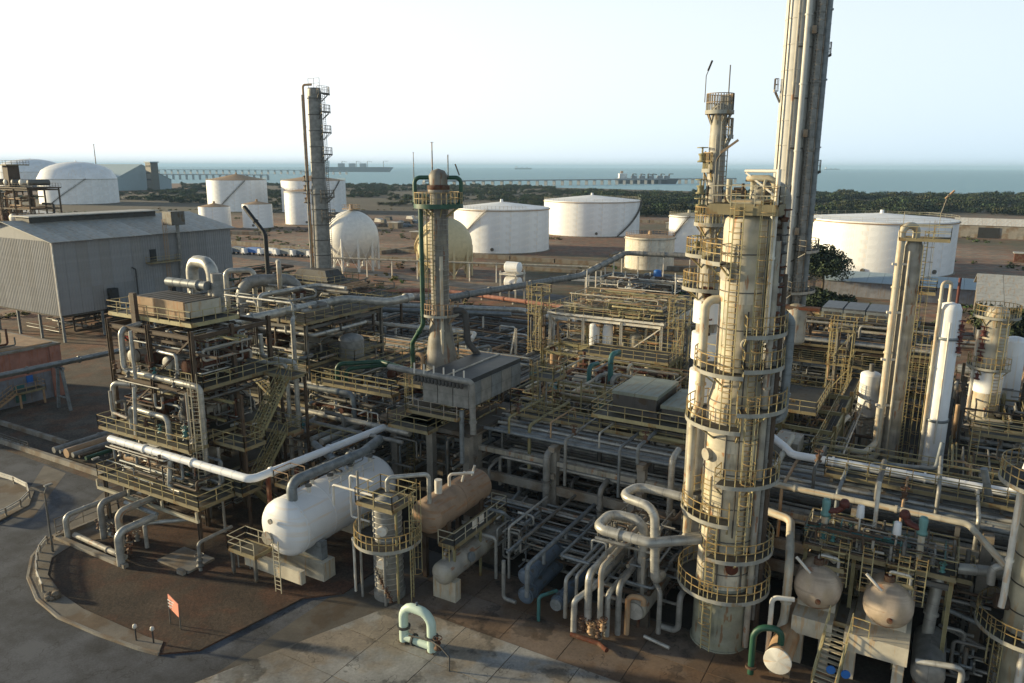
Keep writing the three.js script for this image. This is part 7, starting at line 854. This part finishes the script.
// ---------------------------------------------------------------- raised walkways with yellow rails
function walkway(label, u0, u1, v0, v1, h, m = M.yellow) { const t = thing('walkway', label, 'walkway', [u0, v0], 'raised walkways'); deck(t, u0, u1, v0, v1, h, { railMat: m, plate: M.grating }); const along = u1 - u0 > v1 - v0, L = along ? u1 - u0 : v1 - v0, n = Math.max(2, Math.round(L / 5)); for (let k = 0; k <= n; k++) { const f = 0.02 + 0.96 * k / n, c = along ? [u0 + L * f, (v0 + v1) / 2] : [(u0 + u1) / 2, v0 + L * f]; new MB().ibeam([...c, 0], [...c, h - 0.25], 0.2, 0.2).build('post', M.steel, t); } const b = along ? [[u0, u1], [v0 - 0.9, v1 + 0.9], [h - 2.4, h - 0.4]] : [[u0 - 0.9, u1 + 0.9], [v0, v1], [h - 2.4, h - 0.4]]; clutter(t, rngOf(Math.round(300 + Math.abs(u0 * 7 + v0))), b, 22, [M.aluDull, M.alu, M.steel, M.tan, M.aluBlue], 0.06, 0.16); ladder(t, along ? u0 + 0.5 : u0 - 0.15, along ? v0 - 0.15 : v0 + 0.5, 0.1, h + 0.9, along ? -90 : 180, { m, cage: false }); }
walkway('yellow-railed walkway just behind the main rack, centre', -31, -13, 62.4, 63.6, 8.8); walkway('yellow-railed walkway behind the right half of main rack', -8, 10, 62, 63.2, 7.4); walkway('yellow-railed walkway running back between right columns', -8.2, -7, 66, 92, 6.6); walkway('olive-railed walkway over the left pipe field', -53, -43, 52.4, 53.6, 9.4, M.olive); walkway('olive-railed walkway running back left of the conical stack', -54.6, -53.4, 56, 80, 8.2, M.olive); walkway('yellow-railed walkway in front of the dark two-level structure', -20, 2, 95, 96.2, 7.2); walkway('yellow-railed walkway behind the air coolers', -24, -13, 78, 79.2, 7.2); walkway('yellow-railed walkway at the right edge behind rack', 3, 14, 71.5, 72.7, 8.4);

{ const r = rngOf(69), t = frame('process_structure', 'dark steel frame crowded with pipes around the slim grey column foot', [-106, -101, -82, -77], [84, 90, 97], 10, [5, 9.6], { cm: M.brownSteel, bm: M.brownSteel }); deck(t, -106.3, -100.7, 83.7, 97.3, 9.7, { railMat: M.olive, plate: M.grating }); deck(t, -82.3, -76.7, 83.7, 97.3, 9.7, { railMat: M.olive, plate: M.grating }); deck(t, -106.3, -76.7, 83.7, 87, 5.1, { railMat: M.olive, plate: M.grating }); clutter(t, r, [[-106, -77], [82, 89], [0.6, 9.4]], 90, [M.steel, M.brownSteel, M.aluDull, M.darkSteel, M.tan], 0.08, 0.26); clutter(t, r, [[-106, -97], [84, 97], [9.9, 13]], 24, [M.steel, M.tan, M.brownSteel, M.green], 0.08, 0.24); clutter(t, r, [[-84, -77], [84, 97], [9.9, 12]], 20, [M.steel, M.tan, M.brownSteel], 0.08, 0.24); for (let k = 0; k < 5; k++) drum(t, 'v', [-104 + k * 6, 84.6, 6.4], 0.8, 4, [M.aluDull, M.tan, M.brownSteel][k % 3], 'drum'); }

{ const r = rngOf(70), t = thing('crossing_lines', 'crossing pipes and goosenecks lying over the main rack top', 'pipes', [-20, 56, 8]); for (let k = 0; k < 22; k++) { const u = -31 + k * 2 + 0.8 * r(), q = 0.07 + 0.12 * r(), h = 8.55 + 0.5 * r(), a = 51.2 + 2 * r(), b = 57 + 4 * r(), m = [M.alu, M.aluDull, M.aluBlue, M.tan, M.steel, M.olive][Math.floor(6 * r())]; pipePart(t, k % 2 ? [[u, a, 5], [u, a, h], [u, b, h], [u, b, 8.2]] : [[u, a, 8.2], [u, a, h + 0.9], [u, b, h + 0.9], [u, b + 0.8, 6]], q, m); if (k % 3 === 0) valve(t, [u, a + 1.5, h + (k % 2 ? 0.2 : 1.1)], 0.5, [M.rust, M.steel, M.teal][k % 3]); } for (let k = 0; k < 8; k++) { const u = -30 + k * 2.3; new MB().bar([u, 60.6, 8.1], [u, 60.6, 11 + 1.5 * r()], 0.12).build('post', M.olive, t); } for (const h of [9.6, 10.8]) pipePart(t, [[-31, 60.7, h], [-13, 60.7, h]], 0.09, M.beigeGrey); }
{ const t = thing('rack_walkway', 'olive-railed service walkway along the middle of main rack top', 'walkway', [-22, 55.6, 8]); deck(t, -32, -15, 55.2, 56.2, 8.9, { railMat: M.olive, plate: M.grating }); for (let k = 0; k < 5; k++) new MB().box(-31.6 + k * 4, -31.4 + k * 4, 55.4, 56, 8.05, 8.7).build('stool', M.steel, t); deck(t, -6, 9, 54.6, 55.6, 8.9, { railMat: M.olive, plate: M.grating }); for (let k = 0; k < 5; k++) new MB().box(-5.6 + k * 3.4, -5.4 + k * 3.4, 54.8, 55.4, 8.05, 8.7).build('stool', M.steel, t); }

scene.fog = new THREE.FogExp2(new THREE.Color().setRGB(0.50, 0.75, 1.0), 0.00009);

renderer.render(scene, camera);
